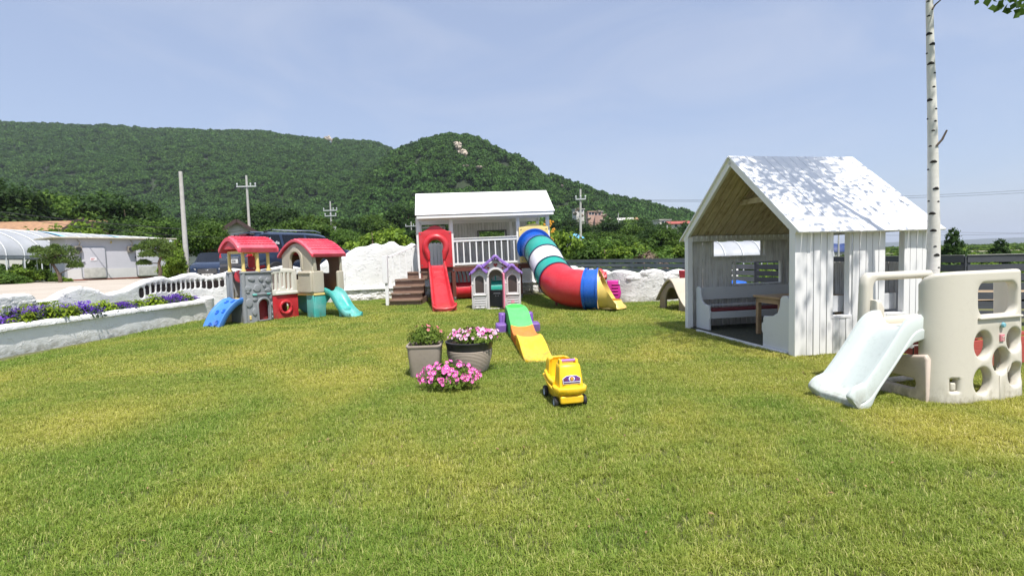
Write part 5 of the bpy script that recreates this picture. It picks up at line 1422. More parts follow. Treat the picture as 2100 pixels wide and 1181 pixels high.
def pew(name, label, y_back, sgn, x0_, x1_):
    B = empty(name, HO + Vector((math.cos(HY) * x0_ - math.sin(HY) * y_back, math.sin(HY) * x0_ + math.cos(HY) * y_back, .045)), HY if sgn > 0 else HY, label, 'bench', 'church pew benches inside the white hut')
    L_ = x1_ - x0_
    sil = [(.02, 0), (.02, .70), (.06, .745), (.12, .74), (.155, .70), (.165, .60), (.20, .50), (.27, .45), (.36, .435), (.42, .43), (.435, .40), (.435, .34), (.46, .32), (.46, .22), (.44, .18), (.44, 0)]
    poly = [(sgn * a * (1.24 if sgn > 0 else 1), b_) for a, b_ in sil]
    for x in (0, L_ - .035):
        mb = MB(); mb.prism(poly, x, x + .035, 'x'); mb.build('side_panel', W_pew, B, bevel=.006)
    mb = MB(); mb.bar((.03, sgn * .06, .60), (L_ - .03, sgn * .06, .60), .20, .022, (0, -1, .15)) if False else None
    mb.box(.036, L_ - .036, min(sgn * .05, sgn * .075), max(sgn * .05, sgn * .075), .50, .72); mb.build('backrest', W_pew, B, bevel=.004)
    mb = MB(); mb.box(.036, L_ - .036, min(sgn * .05, sgn * .07), max(sgn * .05, sgn * .07), .38, .41); mb.build('back_slat', W_pew, B)
    mb = MB(); mb.box(.036, L_ - .036, min(sgn * .06, sgn * .44), max(sgn * .06, sgn * .44), .29, .315); mb.box(.036, L_ - .036, min(sgn * .415, sgn * .44), max(sgn * .415, sgn * .44), .20, .29); mb.build('seat', W_pew, B, bevel=.004)
    mb = MB(); mb.box(.05, L_ - .05, min(sgn * .09, sgn * .40), max(sgn * .09, sgn * .40), .316, .355); mb.build('cushion', plain('wine_cushion', (.16, .02, .025), .8, var=.2, scale=30), B, bevel=.012)
pew('pew_bench', 'grey-white pew bench with wine-red cushion along the far wall of the hut', 2.60, -1, .12, 2.0)
pew('pew_bench', 'grey-white pew bench backed against the near side wall of the hut', .10, 1, .02, 2.0)
TB = empty('low_table', HO + Vector((math.cos(HY) * .62 - math.sin(HY) * 1.05, math.sin(HY) * .62 + math.cos(HY) * 1.05, .045)), HY, 'natural wood table standing between the two pew benches', 'table')
mb = MB(); mb.box(-.03, 1.1, -.03, .60, .60, .635); mb.build('table_top', W_nat, TB, bevel=.004)
mb = MB(); mb.box(.0, 1.07, 0, .02, .52, .60); mb.box(.0, 1.07, .55, .57, .52, .60); mb.box(0, .02, .02, .55, .52, .60); mb.box(1.05, 1.07, .02, .55, .52, .60); mb.build('apron', W_nat, TB)
for x in (.0, 1.01):
    for y in (.0, .51): mb = MB(); mb.box(x, x + .06, y, y + .06, 0, .60); mb.build('leg', W_nat, TB, bevel=.003)
# ================================================================== pale climber with mint slide (right)
CO = Vector((3.635, 4.22, 0)); CYw = R(14.5)
Cl = empty('slide_climber', CO, CYw, 'cream plastic climber wall with round holes and a pale mint slide', 'playset')
Cl.scale = (.91, 1, 1)
HX, HYr = .32, .16; LA = .40
def cwarp(p):
    s, o, z = p; tap = 1 - .03 * (z / 1.17)
    if s < HX:
        ph = min((HX - s) / LA, 1.25) * PI / 2
        c = Vector((HX - HX * math.sin(ph), HYr * (1 - math.cos(ph)), 0)); n = Vector((-math.sin(ph) * HYr, -math.cos(ph) * HX, 0)).normalized()
    elif s > .94:
        ph = min((s - .94) / .17, 1) * PI / 2; ex = max(0, s - 1.11)
        c = Vector((.94 + .11 * math.sin(ph), .11 * (1 - math.cos(ph)) + ex, 0)); n = Vector((math.sin(ph), -math.cos(ph), 0))
    else: c = Vector((s, 0, 0)); n = Vector((0, -1, 0))
    q = c + n * (-o)
    q.x = .61 + (q.x - .52) * tap; q.y += .03 * z
    return (q.x, q.y, z)
so = [(-.12, 0), (1.20, 0), (1.195, 1.06), (1.17, 1.12), (1.08, 1.155)] + [(1.0, 1.17), (.25, 1.17), (.12, 1.165), (.02, 1.15), (-.06, 1.12), (-.12, 1.06)]
holes = [rrect(.40, .78, .93, 1.06, .085, 8), circle(.46, .52, .118), circle(.45, .20, .118), circle(.70, .365, .112), circle(.885, .54, .105), circle(.90, .225, .105), rrect(.14, .125, .20, .235, .008)]
cuts = [('x', -.12 + .03 * k) for k in range(1, 16)] + [('x', .94 + .02 * k) for k in range(0, 10)]
mb = MB(); mb.plate(so, holes, .085, .026, None, cuts, cwarp)
fw = mb.build('climbing_wall', P_pearl, Cl, smooth=60)
mb = MB(); mb.plate(rrect(.148, .13, .192, .20, .012), [], .05, .012, None, None, cwarp); mb.build('latch', P_pearl, fw, smooth=50)
mb = MB(); mb.lathe([(.001, .018), (.018, .016), (.024, .006), (.024, 0)], 20, T(.78, -.055 + .02, .685, 0, PI / 2)); mb.build('blue_button', plastic('sky_button', (.16, .42, .50), .4), fw)
mb = MB(); mb.plate(rrect(.755, .54, .810, .60, .003), [], .012, .002, T(0, -.032, 0)); st_ = mb.build('logo_sticker', plastic('pink_sticker', (.72, .22, .27), .5), fw)
mb = MB(); 
for a, b_ in (((.675, .552), (.675, .590)), ((.710, .552), (.710, .590)), ((.675, .588), (.6925, .572)), ((.6925, .572), (.710, .588)), ((.6925, .572), (.6925, .556)), ((.683, .552), (.702, .552))): mb.bar((a[0] + .09, -.0395, a[1]), (b_[0] + .09, -.0395, b_[1]), .003, .0035, (0, 1, 0))
mb.build('mark', P_pearl, st_)
mb = MB(); mb.plate([(.655, .0), (.73, .0), (.725, .24), (.70, .25), (.66, .235)], [], .03, .012, T(.09, -.035, 0)); mb.plate(rrect(.38, .745, .96, .765, .008), [], .02, .006, T(.09, -.033, 0)); mb.build('moulded_rib', P_pearl, fw, smooth=50)
# far hoop wall
mb = MB(); mb.plate([(.0, .0), (1.08, 0), (1.04, 1.10), (1.0, 1.15), (.12, 1.15), (.06, 1.11), (.04, 1.02)], [rrect(.16, .70, .98, 1.07, .07, 6), rrect(.2, .06, 1.0, .60, .1, 6)], .10, .035, T(0, .74, 0))
mb.plate([(.10, .60), (.22, .60), (.22, .80), (.17, .88), (.10, .88)], [], .16, .03, T(0, .70, 0))
mb.build('far_wall', P_pearl, Cl, smooth=55)
mb = MB(); mb.box(.14, .98, .10, .70, .55, .63); mb.build('platform', P_pearl, Cl, bevel=.02)
mb = MB(); mb.plate([(.10, 0), (.76, 0), (.74, .22), (.70, .34), (.12, .44), (.10, .40)], [rrect(.20, .12, .62, .21, .04, 6)], .07, .022, T(.06, 0, 0, PI / 2)); mb.build('lower_panel', plastic('red_reflection_plastic', (.60, .50, .42), .5), Cl, smooth=50)  # climber plastic reddened: a red reflection put into its base colour
sp = spline([(-.07, .665), (.02, .66), (.12, .60), (.34, .36), (.56, .145), (.65, .10), (.72, .08), (.755, .03)], 8)
mb = MB(); chute(sp, .36, .125, .045, .05, mb, T(.02, .39, 0, PI), endfade=5); msl = mb.build('mint_slide', P_mint, Cl, smooth=50)
mb = MB()
sk = [(x, z - .02) for x, z in sp]
under = [(.73, .0), (.62, .0), (.58, .04), (.54, .11), (.40, .27), (.2, .47), (.08, .545), (-.05, .57)]
for y in (-.215, .215):
    mb.mark(); mb.plate([(x, z + .02 - .03 * float(sstep(.5, .72, x))) for x, z in sk] + [(.72, 0)] + under[1:], [], .05, .016, T(.02, .39, 0, PI) @ T(0, y, 0))
mb.mark(); mb.plate(rrect(-.215, 0, .215, .08, .03), [], .05, .02, T(-.71, .39, 0, PI / 2))
mb.each('slide_skirt', P_mint, Cl, smooth=50)
# red bench beyond the climber
RB = empty('red_bench', CO + Vector((.80, 1.02, 0)), R(14), 'red slatted garden bench seen through the holes of the climber', 'bench')
for z, y in ((.10, .0), (.20, .0), (.30, .0), (.38, .02), (.38, .12), (.38, .22), (.46, .32)):
    mb = MB(); mb.box(-.20, 1.45, y, y + (.085 if .3 < z < .4 else .02), z - (.02 if .3 < z < .4 else .05), z + (.02 if .3 < z < .4 else .05)); mb.build('slat', P_rust, RB, bevel=.004)
for x in (-.15, 1.0):
    mb = MB(); mb.box(x, x + .05, .02, .07, 0, .32); mb.mark(); mb.box(x, x + .05, .26, .31, 0, .45); mb.each('leg', plain('black_iron', (.02, .02, .02), .5), RB)
    mb = MB(); mb.box(x, x + .05, .07, .26, .05, .32) if False else mb.box(x, x + .05, .07, .26, .24, .30); mb.build('brace', P_rust, RB)
# ================================================================== silver birch
m, t, b = nodes_of('birch_bark'); M_bark = m
v = worldpos(t, (3, 3, 26)); n1 = noise(t, 1.6, 6, .7, v); n2 = noise(t, 3.5, 5, .7, worldpos(t))
s = ramp(t, n1.outputs['Fac'], [(.62, (0, 0, 0)), (.70, (1, 1, 1))]).outputs[0]
cA = ramp(t, n2.outputs['Fac'], [(.35, (.60, .585, .53)), (.7, (.74, .73, .69))]).outputs[0]
t.links.new(mixc(t, mixc(t, .55, (0, 0, 0), s), cA, (.30, .27, .23)), b.inputs['Base Color']); b.inputs['Roughness'].default_value = .7
bump(t, b, n1.outputs['Fac'], .4, .006)
M_scar = plain('birch_scar', (.025, .022, .02), .9, var=.4, scale=40, bmp=.6)
bp = [W(u, v_, 5.95) for u, v_ in ((1874, 752), (1880, 716), (1890, 670), (1905, 612), (1913, 556), (1915, 480), (1914, 400), (1913, 300), (1911, 200), (1908, 100), (1906, 0))]
bp[0].z = -.05
bp += [bp[-1] + Vector((-.02, 0, .6)), bp[-1] + Vector((-.05, .05, 1.4)), bp[-1] + Vector((-.05, .05, 2.4)), bp[-1] + Vector((0, .1, 3.6))]
BR = empty('birch_tree', (bp[0].x, bp[0].y, 0), 0, 'slender silver birch with black branch scars rising beside the hut', 'tree')
BI = Matrix.Translation((-bp[0].x, -bp[0].y, 0)); bpl = [BI @ p for p in spline([tuple(p) for p in bp], 5)]
rad = [max(.012, .078 - .0105 * p.z) * (1 + .05 * mn.noise(Vector((0, 0, p.z * 3)))) + (.03 * max(0, .25 - p.z)) for p in bpl]
mb = MB(); mb.tube(bpl, rad, 18); trunk = mb.build('trunk', M_bark, BR, smooth=60)
def trunk_at(z):
    for a, b_ in zip(bpl, bpl[1:]):
        if a.z <= z <= b_.z: return a.lerp(b_, (z - a.z) / max(b_.z - a.z, 1e-6)), max(.012, .078 - .0105 * z)
    return bpl[-1], .02
mb = MB()
def zat(v_): return W(1912, v_, 5.95).z
cam_dir = Vector((-.62, -.78, 0))
for v_, off in ((4, -.4), (34, -.3), (70, -.4), (92, .7), (109, -.9), (131, .0), (152, .8), (205, -.6), (225, .8), (243, -.95), (269, .1), (300, -.5), (332, .1), (347, -.9), (387, .5), (412, -.8), (414, .8), (437, -.3), (472, -.1), (505, .2), (522, .5), (548, .8), (640, .2), (700, -.1), (715, .3), (250, .6), (180, .5), (20, .9)):
    z = zat(v_) if v_ < 600 else EYE - (v_ - 505) * 5.95 / 1020
    c, r_ = trunk_at(max(z, .1)); side = Vector((.78, -.62, 0)); dirn = (cam_dir * math.sqrt(max(0, 1 - off * off)) + side * off).normalized()
    big = .9 if v_ in (131, 70, 205, 387, 437, 472, 522, 332, 92) else .5
    tang = Vector((-dirn.y, dirn.x, 0)); p = c + dirn * (r_ * .96)
    mb.mark(); vs = []; n = 10
    for ring_, (rr_, hh) in enumerate(((1.0, 0), (.7, .008), (.25, .014))):
        for k in range(n):
            a = 2 * PI * k / n; vs.append(p + tang * math.cos(a) * .040 * big * rr_ + Vector((0, 0, 1)) * (math.sin(a) * .020 * big * rr_ - .35 * abs(math.cos(a)) * .04 * big * rr_) + dirn * (hh * big + .001 - (1 - math.sqrt(max(0, 1 - (math.cos(a) * .04 * big * rr_ / r_) ** 2))) * r_))
    fs = [tuple(range(2 * n, 3 * n))] + [(i * n + j, i * n + (j + 1) % n, (i + 1) * n + (j + 1) % n, (i + 1) * n + j) for i in range(2) for j in range(n)]
    mb.add(vs, fs)
mb.each('branch_scar', M_scar, trunk, smooth=50)
mb = MB(); M_twig = plain('twig', (.12, .09, .07), .8)
a = BI @ W(1920, 300, 5.9); mb.tube([a, a + Vector((.05, -.02, .07)), BI @ W(1942, 267, 5.85)], [.012, .012, .009], 8)
a = BI @ W(1912, 20, 5.9); mb.mark(); mb.tube([a, a + Vector((.03, 0, .05)), BI @ W(1932, -2, 5.8), (BI @ W(1960, -40, 5.7))], [.010, .009, .007, .004], 8)
g = random.Random(5); tips = []
for k in range(26):
    z = g.uniform(4.6, 7.4); c, r_ = trunk_at(z); a = g.uniform(0, 2 * PI); L_ = g.uniform(.7, 1.55) * (1.15 - (z - 4.6) / 5)
    e = c + Vector((math.cos(a) * L_ + .1, math.sin(a) * L_ - .15, g.uniform(.1, .5))); mid = c.lerp(e, .5) + Vector((0, 0, .22))
    mb.mark(); mb.tube([c, mid, e], [.016, .009, .004], 6); tips += [(c.lerp(mid, .5 + .5 * g.random())), mid, mid.lerp(e, .5), e]
hang = []
for (u0, v0, u1, v1, Y) in ((2075, -150, 2045, -5, 5.0), (2115, -160, 2082, 0, 4.9), (2150, -150, 2094, -8, 4.9)):
    a, e = BI @ W(u0, v0, Y), BI @ W(u1, v1, Y); mb.mark(); mb.tube([trunk_at(5.6)[0], a, a.lerp(e, .5), e], [.02, .008, .005, .003], 6); hang.append(e)
mb.each('branch', M_twig, BR, smooth=60)
M_bleaf = leafmat('birch_leaf', (.035, .075, .014), (.10, .17, .03), trans=.35)
P, Nn = [], []
gg = np.random.default_rng(3)
for tpt in tips:
    n = 40; P.append(np.array(tpt) + gg.normal(0, 1, (n, 3)) * [.30, .30, .22]); Nn.append(gg.normal(0, 1, (n, 3)) + [0, 0, .8])
P = np.concatenate(P); Nn = np.concatenate(Nn)
Pw = P + [bp[0].x, bp[0].y, 0]
qq = Pw - [0, 0, EYE]; dep = qq @ Fv; vv = 590.5 - FPX * (qq @ Up) / dep
ok = (vv < -25)
P, Nn = P[ok], Nn[ok]
for e in hang:
    n = 11; P = np.concatenate([P, np.array(e) + gg.normal(0, 1, (n, 3)) * [.07, .05, .06] + [0, 0, -.03]]); Nn = np.concatenate([Nn, gg.normal(0, 1, (n, 3)) * [1, 1, .3]])
V, F = leaves(P, Nn, .068, 1.3, 9)
link('crown', fast_mesh('crown', V, F, M_bleaf, gg.random(len(P))), BR)
# ================================================================== flower pots
M_leafp = leafmat('petunia_leaf', (.085, .15, .02), (.24, .33, .06), (.14, .21, .035), trans=.3)
M_petal = plastic('petal_pink', (.78, .07, .42), .6, .25, .0); M_petal2 = plastic('petal_pale', (.82, .42, .62), .6, .3, .0); M_eye = plain('petal_eye', (.86, .80, .80), .6); M_coral = plastic('petal_coral', (.80, .20, .22), .6, .2, 0)
def flower_mesh(name, r, m1, m2, seed, cup=.30):
    g = random.Random(seed); n = 20; vs = [(0, 0, -.25 * r)]; 
    for rr_, z in ((.32, .0), (.70, cup * .7), (1.0, cup)):
        for k in range(n):
            a = 2 * PI * k / n; lobe = 1 - .16 * (abs(math.cos(2.5 * a)) ** 6) * (rr_ > .5); w_ = g.uniform(.94, 1.06)
            vs.append((r * rr_ * lobe * w_ * math.cos(a), r * rr_ * lobe * w_ * math.sin(a), r * (z - .25 + .06 * math.sin(5 * a + seed) * rr_)))
    fs = [(0, 1 + k, 1 + (k + 1) % n) for k in range(n)] + [(1 + i * n + k, 1 + i * n + (k + 1) % n, 1 + (i + 1) * n + (k + 1) % n, 1 + (i + 1) * n + k) for i in range(2) for k in range(n)]
    me = bpy.data.meshes.new(name); me.from_pydata(vs, [], fs); me.materials.append(m1); me.materials.append(m2)
    for i, p in enumerate(me.polygons): p.material_index = 1 if i < n + (n // 2 if seed % 2 else 0) * 0 else 0; p.use_smooth = True
    return me
fl_pink = [flower_mesh('flower', .025, M_petal, M_eye, k) for k in range(3)]; fl_pale = [flower_mesh('flower', .022, M_petal2, M_eye, k + 3) for k in range(3)]; fl_coral = [flower_mesh('flower', .020, M_coral, M_petal2, k + 6, .5) for k in range(2)]
def bushy(name, loc, rx, ry, rz, nleaf, lsize, nfl, meshes, label, seed, zc=.5, mat=None, cat='flowering plant', stems=14, fl_top=.15):
    g = np.random.default_rng(seed); r2 = random.Random(seed); B = empty(name, loc, 0, label, cat)
    d = g.normal(0, 1, (nleaf, 3)); d[:, 2] = np.abs(d[:, 2]) * 1.1 - .35; d /= np.linalg.norm(d, axis=1)[:, None]
    rad_ = g.uniform(.3, 1.0, (nleaf, 1)) ** .6
    lump = 1 + .22 * np.sin(d[:, :1] * 5 + seed) * np.cos(d[:, 1:2] * 6)
    P = d * rad_ * lump * [rx, ry, rz] + [0, 0, rz * zc]
    V, F = leaves(P, d + [0, 0, .5], lsize, 1.6, seed)
    link('foliage', fast_mesh('foliage', V, F, mat or M_leafp, g.random(nleaf)), B)
    mb = MB()
    for k in range(stems):
        a = r2.uniform(0, 2 * PI); e = Vector((math.cos(a) * rx * r2.uniform(.3, .95), math.sin(a) * ry * r2.uniform(.3, .95), rz * r2.uniform(.5, 1.2))); mb.tube([(e.x * .2, e.y * .2, -.02), (e.x * .7, e.y * .7, e.z * .6), e], .003, 5)
    mb.build('stems', M_leafp, B)
    for k in range(nfl):
        for _ in range(20):
            dd_ = Vector((r2.gauss(0, 1), r2.gauss(0, 1) - .35, abs(r2.gauss(0, .8)) + fl_top)).normalized()
            if dd_.y < .75: break
        q = Vector((dd_.x * rx, dd_.y * ry, dd_.z * rz)) * r2.uniform(.92, 1.14) + Vector((0, 0, rz * zc))
        o = bpy.data.objects.new('flower', r2.choice(meshes)); col.objects.link(o); o.parent = B; o.location = q
        o.rotation_euler = (dd_ + Vector((r2.gauss(0, .3), r2.gauss(0, .3) - .3, r2.gauss(0, .25)))).normalized().to_track_quat('Z', 'Y').to_euler(); s_ = r2.uniform(.75, 1.15); o.scale = (s_, s_, s_)
    return B
SP = empty('square_pot', (-1.07, 5.97, 0), R(3), 'tapered square taupe plastic pot left of the round pot', 'flower pot')
mb = MB()
def sqr(h, z, r_=.05): return [(x, y, z) for x, y in rrect(-h, -h, h, h, r_)]
loft(mb, [sqr(.162, 0), sqr(.168, .02), sqr(.196, .37), sqr(.205, .375), sqr(.208, .39), sqr(.204, .40), sqr(.188, .40), sqr(.182, .36)], cap=True)
M_taupe = plastic('taupe_pot', (.33, .275, .225), .55, .08); mb.build('pot', M_taupe, SP, smooth=40)
mb = MB(); mb.add([(x, y, .368) for x, y in rrect(-.18, -.18, .18, .18, .04)], [tuple(range(28))]); mb.build('soil', M_soil, SP, smooth=None)
RP = empty('round_pot', (-.545, 6.08, 0), 0, 'big round woven-look pot with a black rim', 'flower pot')
mb = MB(); prof = [(.001, 0), (.18, 0), (.198, .02)]
nb = 15
for k in range(nb):
    z = .04 + .255 * k / nb; r_ = .200 + (.278 - .200) * (1 - (1 - z / .31) ** 1.8); prof += [(r_, z), (r_ + .004, z + .004), (r_ + .004, z + .011), (r_, z + .0145)]
prof += [(.268, .30)]
mb.lathe(prof, 96)
m_, t_, b_m = nodes_of('woven_pot'); M_woven = m_
vo = t_.nodes.new('ShaderNodeTexWave'); vo.wave_type = 'BANDS'; vo.bands_direction = 'Z'; vo.inputs['Scale'].default_value = 18.5; vo.inputs['Distortion'].default_value = .6; t_.links.new(coords(t_), vo.inputs['Vector'])
cc_ = t_.nodes.new('ShaderNodeTexChecker'); 
n5 = noise(t_, 60, 3, .6, coords(t_))
sx_ = t_.nodes.new('ShaderNodeSeparateXYZ'); t_.links.new(coords(t_), sx_.inputs[0])
ad = t_.nodes.new('ShaderNodeMath'); ad.operation = 'SUBTRACT'; t_.links.new(sx_.outputs['Z'], ad.inputs[0]); ad.inputs[1].default_value = .04
mu = t_.nodes.new('ShaderNodeMath'); mu.operation = 'DIVIDE'; t_.links.new(ad.outputs[0], mu.inputs[0]); mu.inputs[1].default_value = .017
fr_ = t_.nodes.new('ShaderNodeMath'); fr_.operation = 'FRACT'; t_.links.new(mu.outputs[0], fr_.inputs[0])
rz_ = ramp(t_, fr_.outputs[0], [(.0, (0, 0, 0)), (.22, (1, 1, 1)), (.68, (1, 1, 1)), (.88, (0, 0, 0))])
kk = mixc(t_, .2, rz_.outputs[0], n5.outputs['Color'])
t_.links.new(ramp(t_, kk, [(.30, (.13, .10, .075)), (.55, (.44, .37, .30))]).outputs[0], b_m.inputs['Base Color']); b_m.inputs['Roughness'].default_value = .7
mb.build('pot', M_woven, RP, smooth=40)
mb = MB(); mb.lathe([(.270, .30), (.276, .303), (.292, .38), (.296, .385), (.297, .395), (.290, .40), (.278, .40), (.272, .36), (.262, .30)], 64); mb.build('rim', plastic('black_rim', (.028, .028, .03), .4, .03), RP, smooth=45)
mb = MB(); mb.lathe([(.001, .362), (.275, .36)], 40); mb.build('soil', M_soil, RP, smooth=None)
bushy('potted_shrub', (-1.06, 5.97, .365), .25, .20, .16, 1500, .020, 9, fl_coral, 'small-leaved green plant with a few coral flowers in the square pot', 11, .55, fl_top=.6)
bushy('potted_petunia', (-.48, 6.08, .37), .33, .27, .125, 1500, .024, 70, fl_pale + fl_pink[:1], 'pale pink petunias filling the round pot', 12, .45, fl_top=.35)
bushy('petunia_clump', (-.70, 5.27, .02), .315, .22, .185, 1700, .020, 98, fl_pink, 'bright pink petunia clump spilling on the grass before the pots', 13, .5, fl_top=.1)
# ================================================================== trees
L_dark = leafmat('dark_tree_leaf', (.022, .050, .012), (.070, .125, .026), (.030, .066, .018), wscale=.12)
L_mid = leafmat('tree_leaf', (.042, .092, .016), (.135, .215, .034), (.065, .125, .026), wscale=.2)
L_yell = leafmat('bright_shrub_leaf', (.07, .13, .015), (.22, .31, .035), (.12, .20, .03), wscale=.6)
L_pine = leafmat('pine_needle', (.055, .10, .022), (.14, .20, .045), (.08, .13, .03), trans=.15, wscale=.8)
M_trunk = plain('trunk_bark', (.14, .10, .07), .9, var=.4, scale=12, bmp=.6)
def crown_cloud(seed, lobes, n, lsize, flat=.8, asp=1.4):
    g = np.random.default_rng(seed); P, Nn = [], []
    tot = sum(r ** 2 for c, r in lobes)
    for c, r in lobes:
        k = int(n * r * r / tot); sub = g.normal(0, 1, (max(5, k // 38), 3)); sub[:, 2] = np.abs(sub[:, 2]) - .35; sub /= np.linalg.norm(sub, axis=1)[:, None]
        w_ = g.integers(0, len(sub), k)
        d = sub[w_] * .80 + g.normal(0, .26, (k, 3))
        P.append(np.array(c) + d * r * [1, 1, flat]); q = d / (np.linalg.norm(d, axis=1)[:, None] + 1e-6); Nn.append(q + [0, 0, .35])
    P = np.concatenate(P); Nn = np.concatenate(Nn)
    V, F = leaves(P, Nn, lsize, asp, seed, .25); return V, F, g.random(len(P))
def tree_proto(seed, mat, kind='round', n=3600, lsize=.029):
    g = random.Random(seed); lobes = []
    if kind == 'round':
        for k in range(11):
            a = g.uniform(0, 2 * PI); rr_ = g.uniform(.05, .30); z = g.uniform(.38, .84); lobes.append(((math.cos(a) * rr_, math.sin(a) * rr_, z), g.uniform(.13, .21) * (1.15 - .5 * abs(z - .6))))
    elif kind == 'layered':
        for k in range(13):
            z = .28 + .62 * k / 12; a = k * 2.4; rr_ = .27 * (1.05 - z) + .03; lobes.append(((math.cos(a) * rr_, math.sin(a) * rr_, z), .085 + .12 * (1 - z)))
    else:
        for k in range(12):
            a = g.uniform(0, 2 * PI); rr_ = g.uniform(.1, .45); lobes.append(((math.cos(a) * rr_, math.sin(a) * rr_, g.uniform(.15, .72)), g.uniform(.15, .26)))
    V, F, tn = crown_cloud(seed, lobes, n, lsize, .72 if kind != 'shrub' else .9)
    cm = fast_mesh('crown', V, F, mat, tn)
    mb = MB(); mb.tube([(0, 0, -.05), (.01, 0, .2), (0, .01, .5), (.01, 0, .8)], [.028, .022, .016, .005], 8)
    for c, r_ in lobes[:8]: mb.tube([(0, 0, max(.1, c[2] * .5)), (c[0] * .5, c[1] * .5, c[2] * .8), c], [.014, .009, .004], 6)
    me = bpy.data.meshes.new('trunk'); me.from_pydata(mb.v, [], mb.f); me.materials.append(M_trunk)
    me.polygons.foreach_set('use_smooth', [True] * len(me.polygons))
    return me, cm
TP = {'dark': [tree_proto(100 + k, L_dark, 'round', 7500) for k in range(4)] + [tree_proto(110, L_dark, 'layered', 7000)],
      'mid': [tree_proto(120 + k, L_mid, 'round', 7500) for k in range(4)],
      'shrub': [tree_proto(130 + k, L_mid, 'shrub', 5500, .045) for k in range(3)],
      'bright': [tree_proto(140 + k, L_yell, 'shrub', 5500, .048) for k in range(3)]}
LM = [(-120, 'at the far left edge'), (0, 'above the left end of the polytunnel'), (55, 'over the long orange roof'), (105, 'left of the white gable'), (150, 'behind the white house gable'), (195, 'above the left end of the cold store'),
      (240, 'above the middle of the cold store'), (285, 'above the right end of the cold store'), (330, 'left of the thick plain pole'), (375, 'right of the thick plain pole'), (420, 'above the small dark car bonnet'), (462, 'left of the crossarm pole'), (508, 'right of the crossarm pole'),
      (550, 'above the car roof rails'), (595, 'over the windscreen end of the big car'), (640, 'left of the transformer pole'), (680, 'right of the transformer pole'), (725, 'over the start of the tall white wall'), (770, 'above the crest of the tall white wall'), (815, 'left of the play tower roof'),
      (860, 'behind the left bay of the play tower'), (920, 'behind the middle of the play tower'), (985, 'behind the long window of the play tower'), (1060, 'behind the yellow tube panel'), (1125, 'just right of the play tower'), (1160, 'left of the tube-slide pole'), (1195, 'right of the tube-slide pole'),
      (1240, 'below the hillside houses'), (1280, 'below the row of white roofs'), (1320, 'over the beige tunnel toy'), (1360, 'below the red-roofed building'), (1400, 'beside the hut gable'), (1440, 'seen through the hut'), (1600, 'behind the hut')]
used_l = {}
def place_tree(u, vt, Y, kind, wf=1.0, row='', zb=None, grp=None, name='tree', desc=None):
    p = W(u, vt, Y); z0 = (TZ1(p.x, Y) if zb is None else zb) - .1; h = p.z - z0
    if h < .4: return
    tm, cm = rnd.choice(TP[kind]); lab = desc
    if not lab:
        lm = [t_ for a, t_ in LM if a <= u][-1] if u >= LM[0][0] else LM[0][1]
        tone = {'dark': 'dark green', 'mid': 'mid-green', 'shrub': 'bushy green', 'bright': 'yellow-green'}[kind]
        lab = f"{tone} {'shrub' if kind in ('shrub', 'bright') else 'tree'} of the {row} row, {lm}"
        used_l[lab] = used_l.get(lab, 0) + 1
        if used_l[lab] > 1: lab = ['', 'slighter ', 'shorter ', 'right-hand ', 'rearmost ', 'leafier '][min(used_l[lab] - 1, 5)] + lab
    E_ = empty('shrub' if kind in ('shrub', 'bright') else name, (p.x, Y, z0), rnd.uniform(0, 6.28), lab, 'shrub' if kind in ('shrub', 'bright') else 'tree', grp)
    h /= .93; w_ = h * wf * rnd.uniform(.92, 1.1); E_.scale = (w_, w_, h)
    for nm, me in (('trunk', tm), ('crown', cm)): link(nm, me, E_)
    return E_
TA = [(-160, 372), (30, 374), (100, 386), (160, 404), (250, 394), (290, 428), (360, 442), (460, 440), (530, 418), (580, 422), (620, 446), (700, 452), (780, 432), (850, 428), (950, 445), (1050, 445), (1130, 446), (1200, 452), (1240, 452), (1300, 450), (1345, 452), (1400, 462), (1450, 472), (1560, 482), (1640, 488)]
u = -150.0
while u < 1600:
    Y = rnd.uniform(88, 128) if u > 280 else rnd.uniform(58, 84)
    place_tree(u, interp(TA, u) + rnd.uniform(-5, 7), Y, 'dark' if rnd.random() < .75 else 'mid', 1.05, 'rear', grp='trees of the rear belt'); u += rnd.uniform(30, 44) * (1.0 if u > 280 else 1.5)
TB = [(205, 452), (260, 447), (320, 452), (430, 447), (560, 458), (600, 447), (640, 434), (665, 462), (700, 462), (760, 470), (1140, 468), (1230, 470), (1300, 466), (1380, 476), (1480, 486), (1600, 490)]
for u in (-60, 205, 240, 285, 325, 405, 440, 468, 548, 582, 618, 642, 712, 758, 800, 850, 905, 960, 1020, 1090, 1142, 1168, 1212, 1252, 1292, 1332, 1368, 1402, 1450, 1500, 1560):
    if u < 0: vt = 440
    else: vt = interp(TB, u) + rnd.uniform(-4, 6)
    place_tree(u, vt, rnd.uniform(46, 66), 'mid' if rnd.random() < .6 else 'dark', 1.15, 'middle', grp='trees of the middle belt')
for u, vt, Y, k in ((1135, 505, 30, 'shrub'), (1158, 498, 33, 'bright'), (1182, 500, 29, 'shrub'), (1215, 488, 34, 'shrub'), (1240, 500, 29, 'bright'), (1262, 486, 35, 'shrub'), (1282, 494, 30, 'bright'), (1306, 502, 28, 'shrub'), (1330, 498, 33, 'shrub'), (1362, 500, 36, 'bright'), (1392, 504, 38, 'shrub'), (1420, 506, 36, 'shrub'), (1455, 506, 40, 'bright'), (1490, 505, 42, 'shrub')):
    place_tree(u, vt, Y, k, 1.25, 'front', zb=-.1, grp='shrubs just beyond the rail fence')
place_tree(762, 462, 27, 'bright', 1.0, '', desc='bright leafy tree peeping over the tall white wall, left one'); place_tree(806, 458, 28, 'bright', 1.05, '', desc='bright leafy tree just left of the play tower roof')
place_tree(1124, 452, 30, 'bright', .8, '', zb=-.1, desc='yellow-green tree with orange flowers right of the play tower')
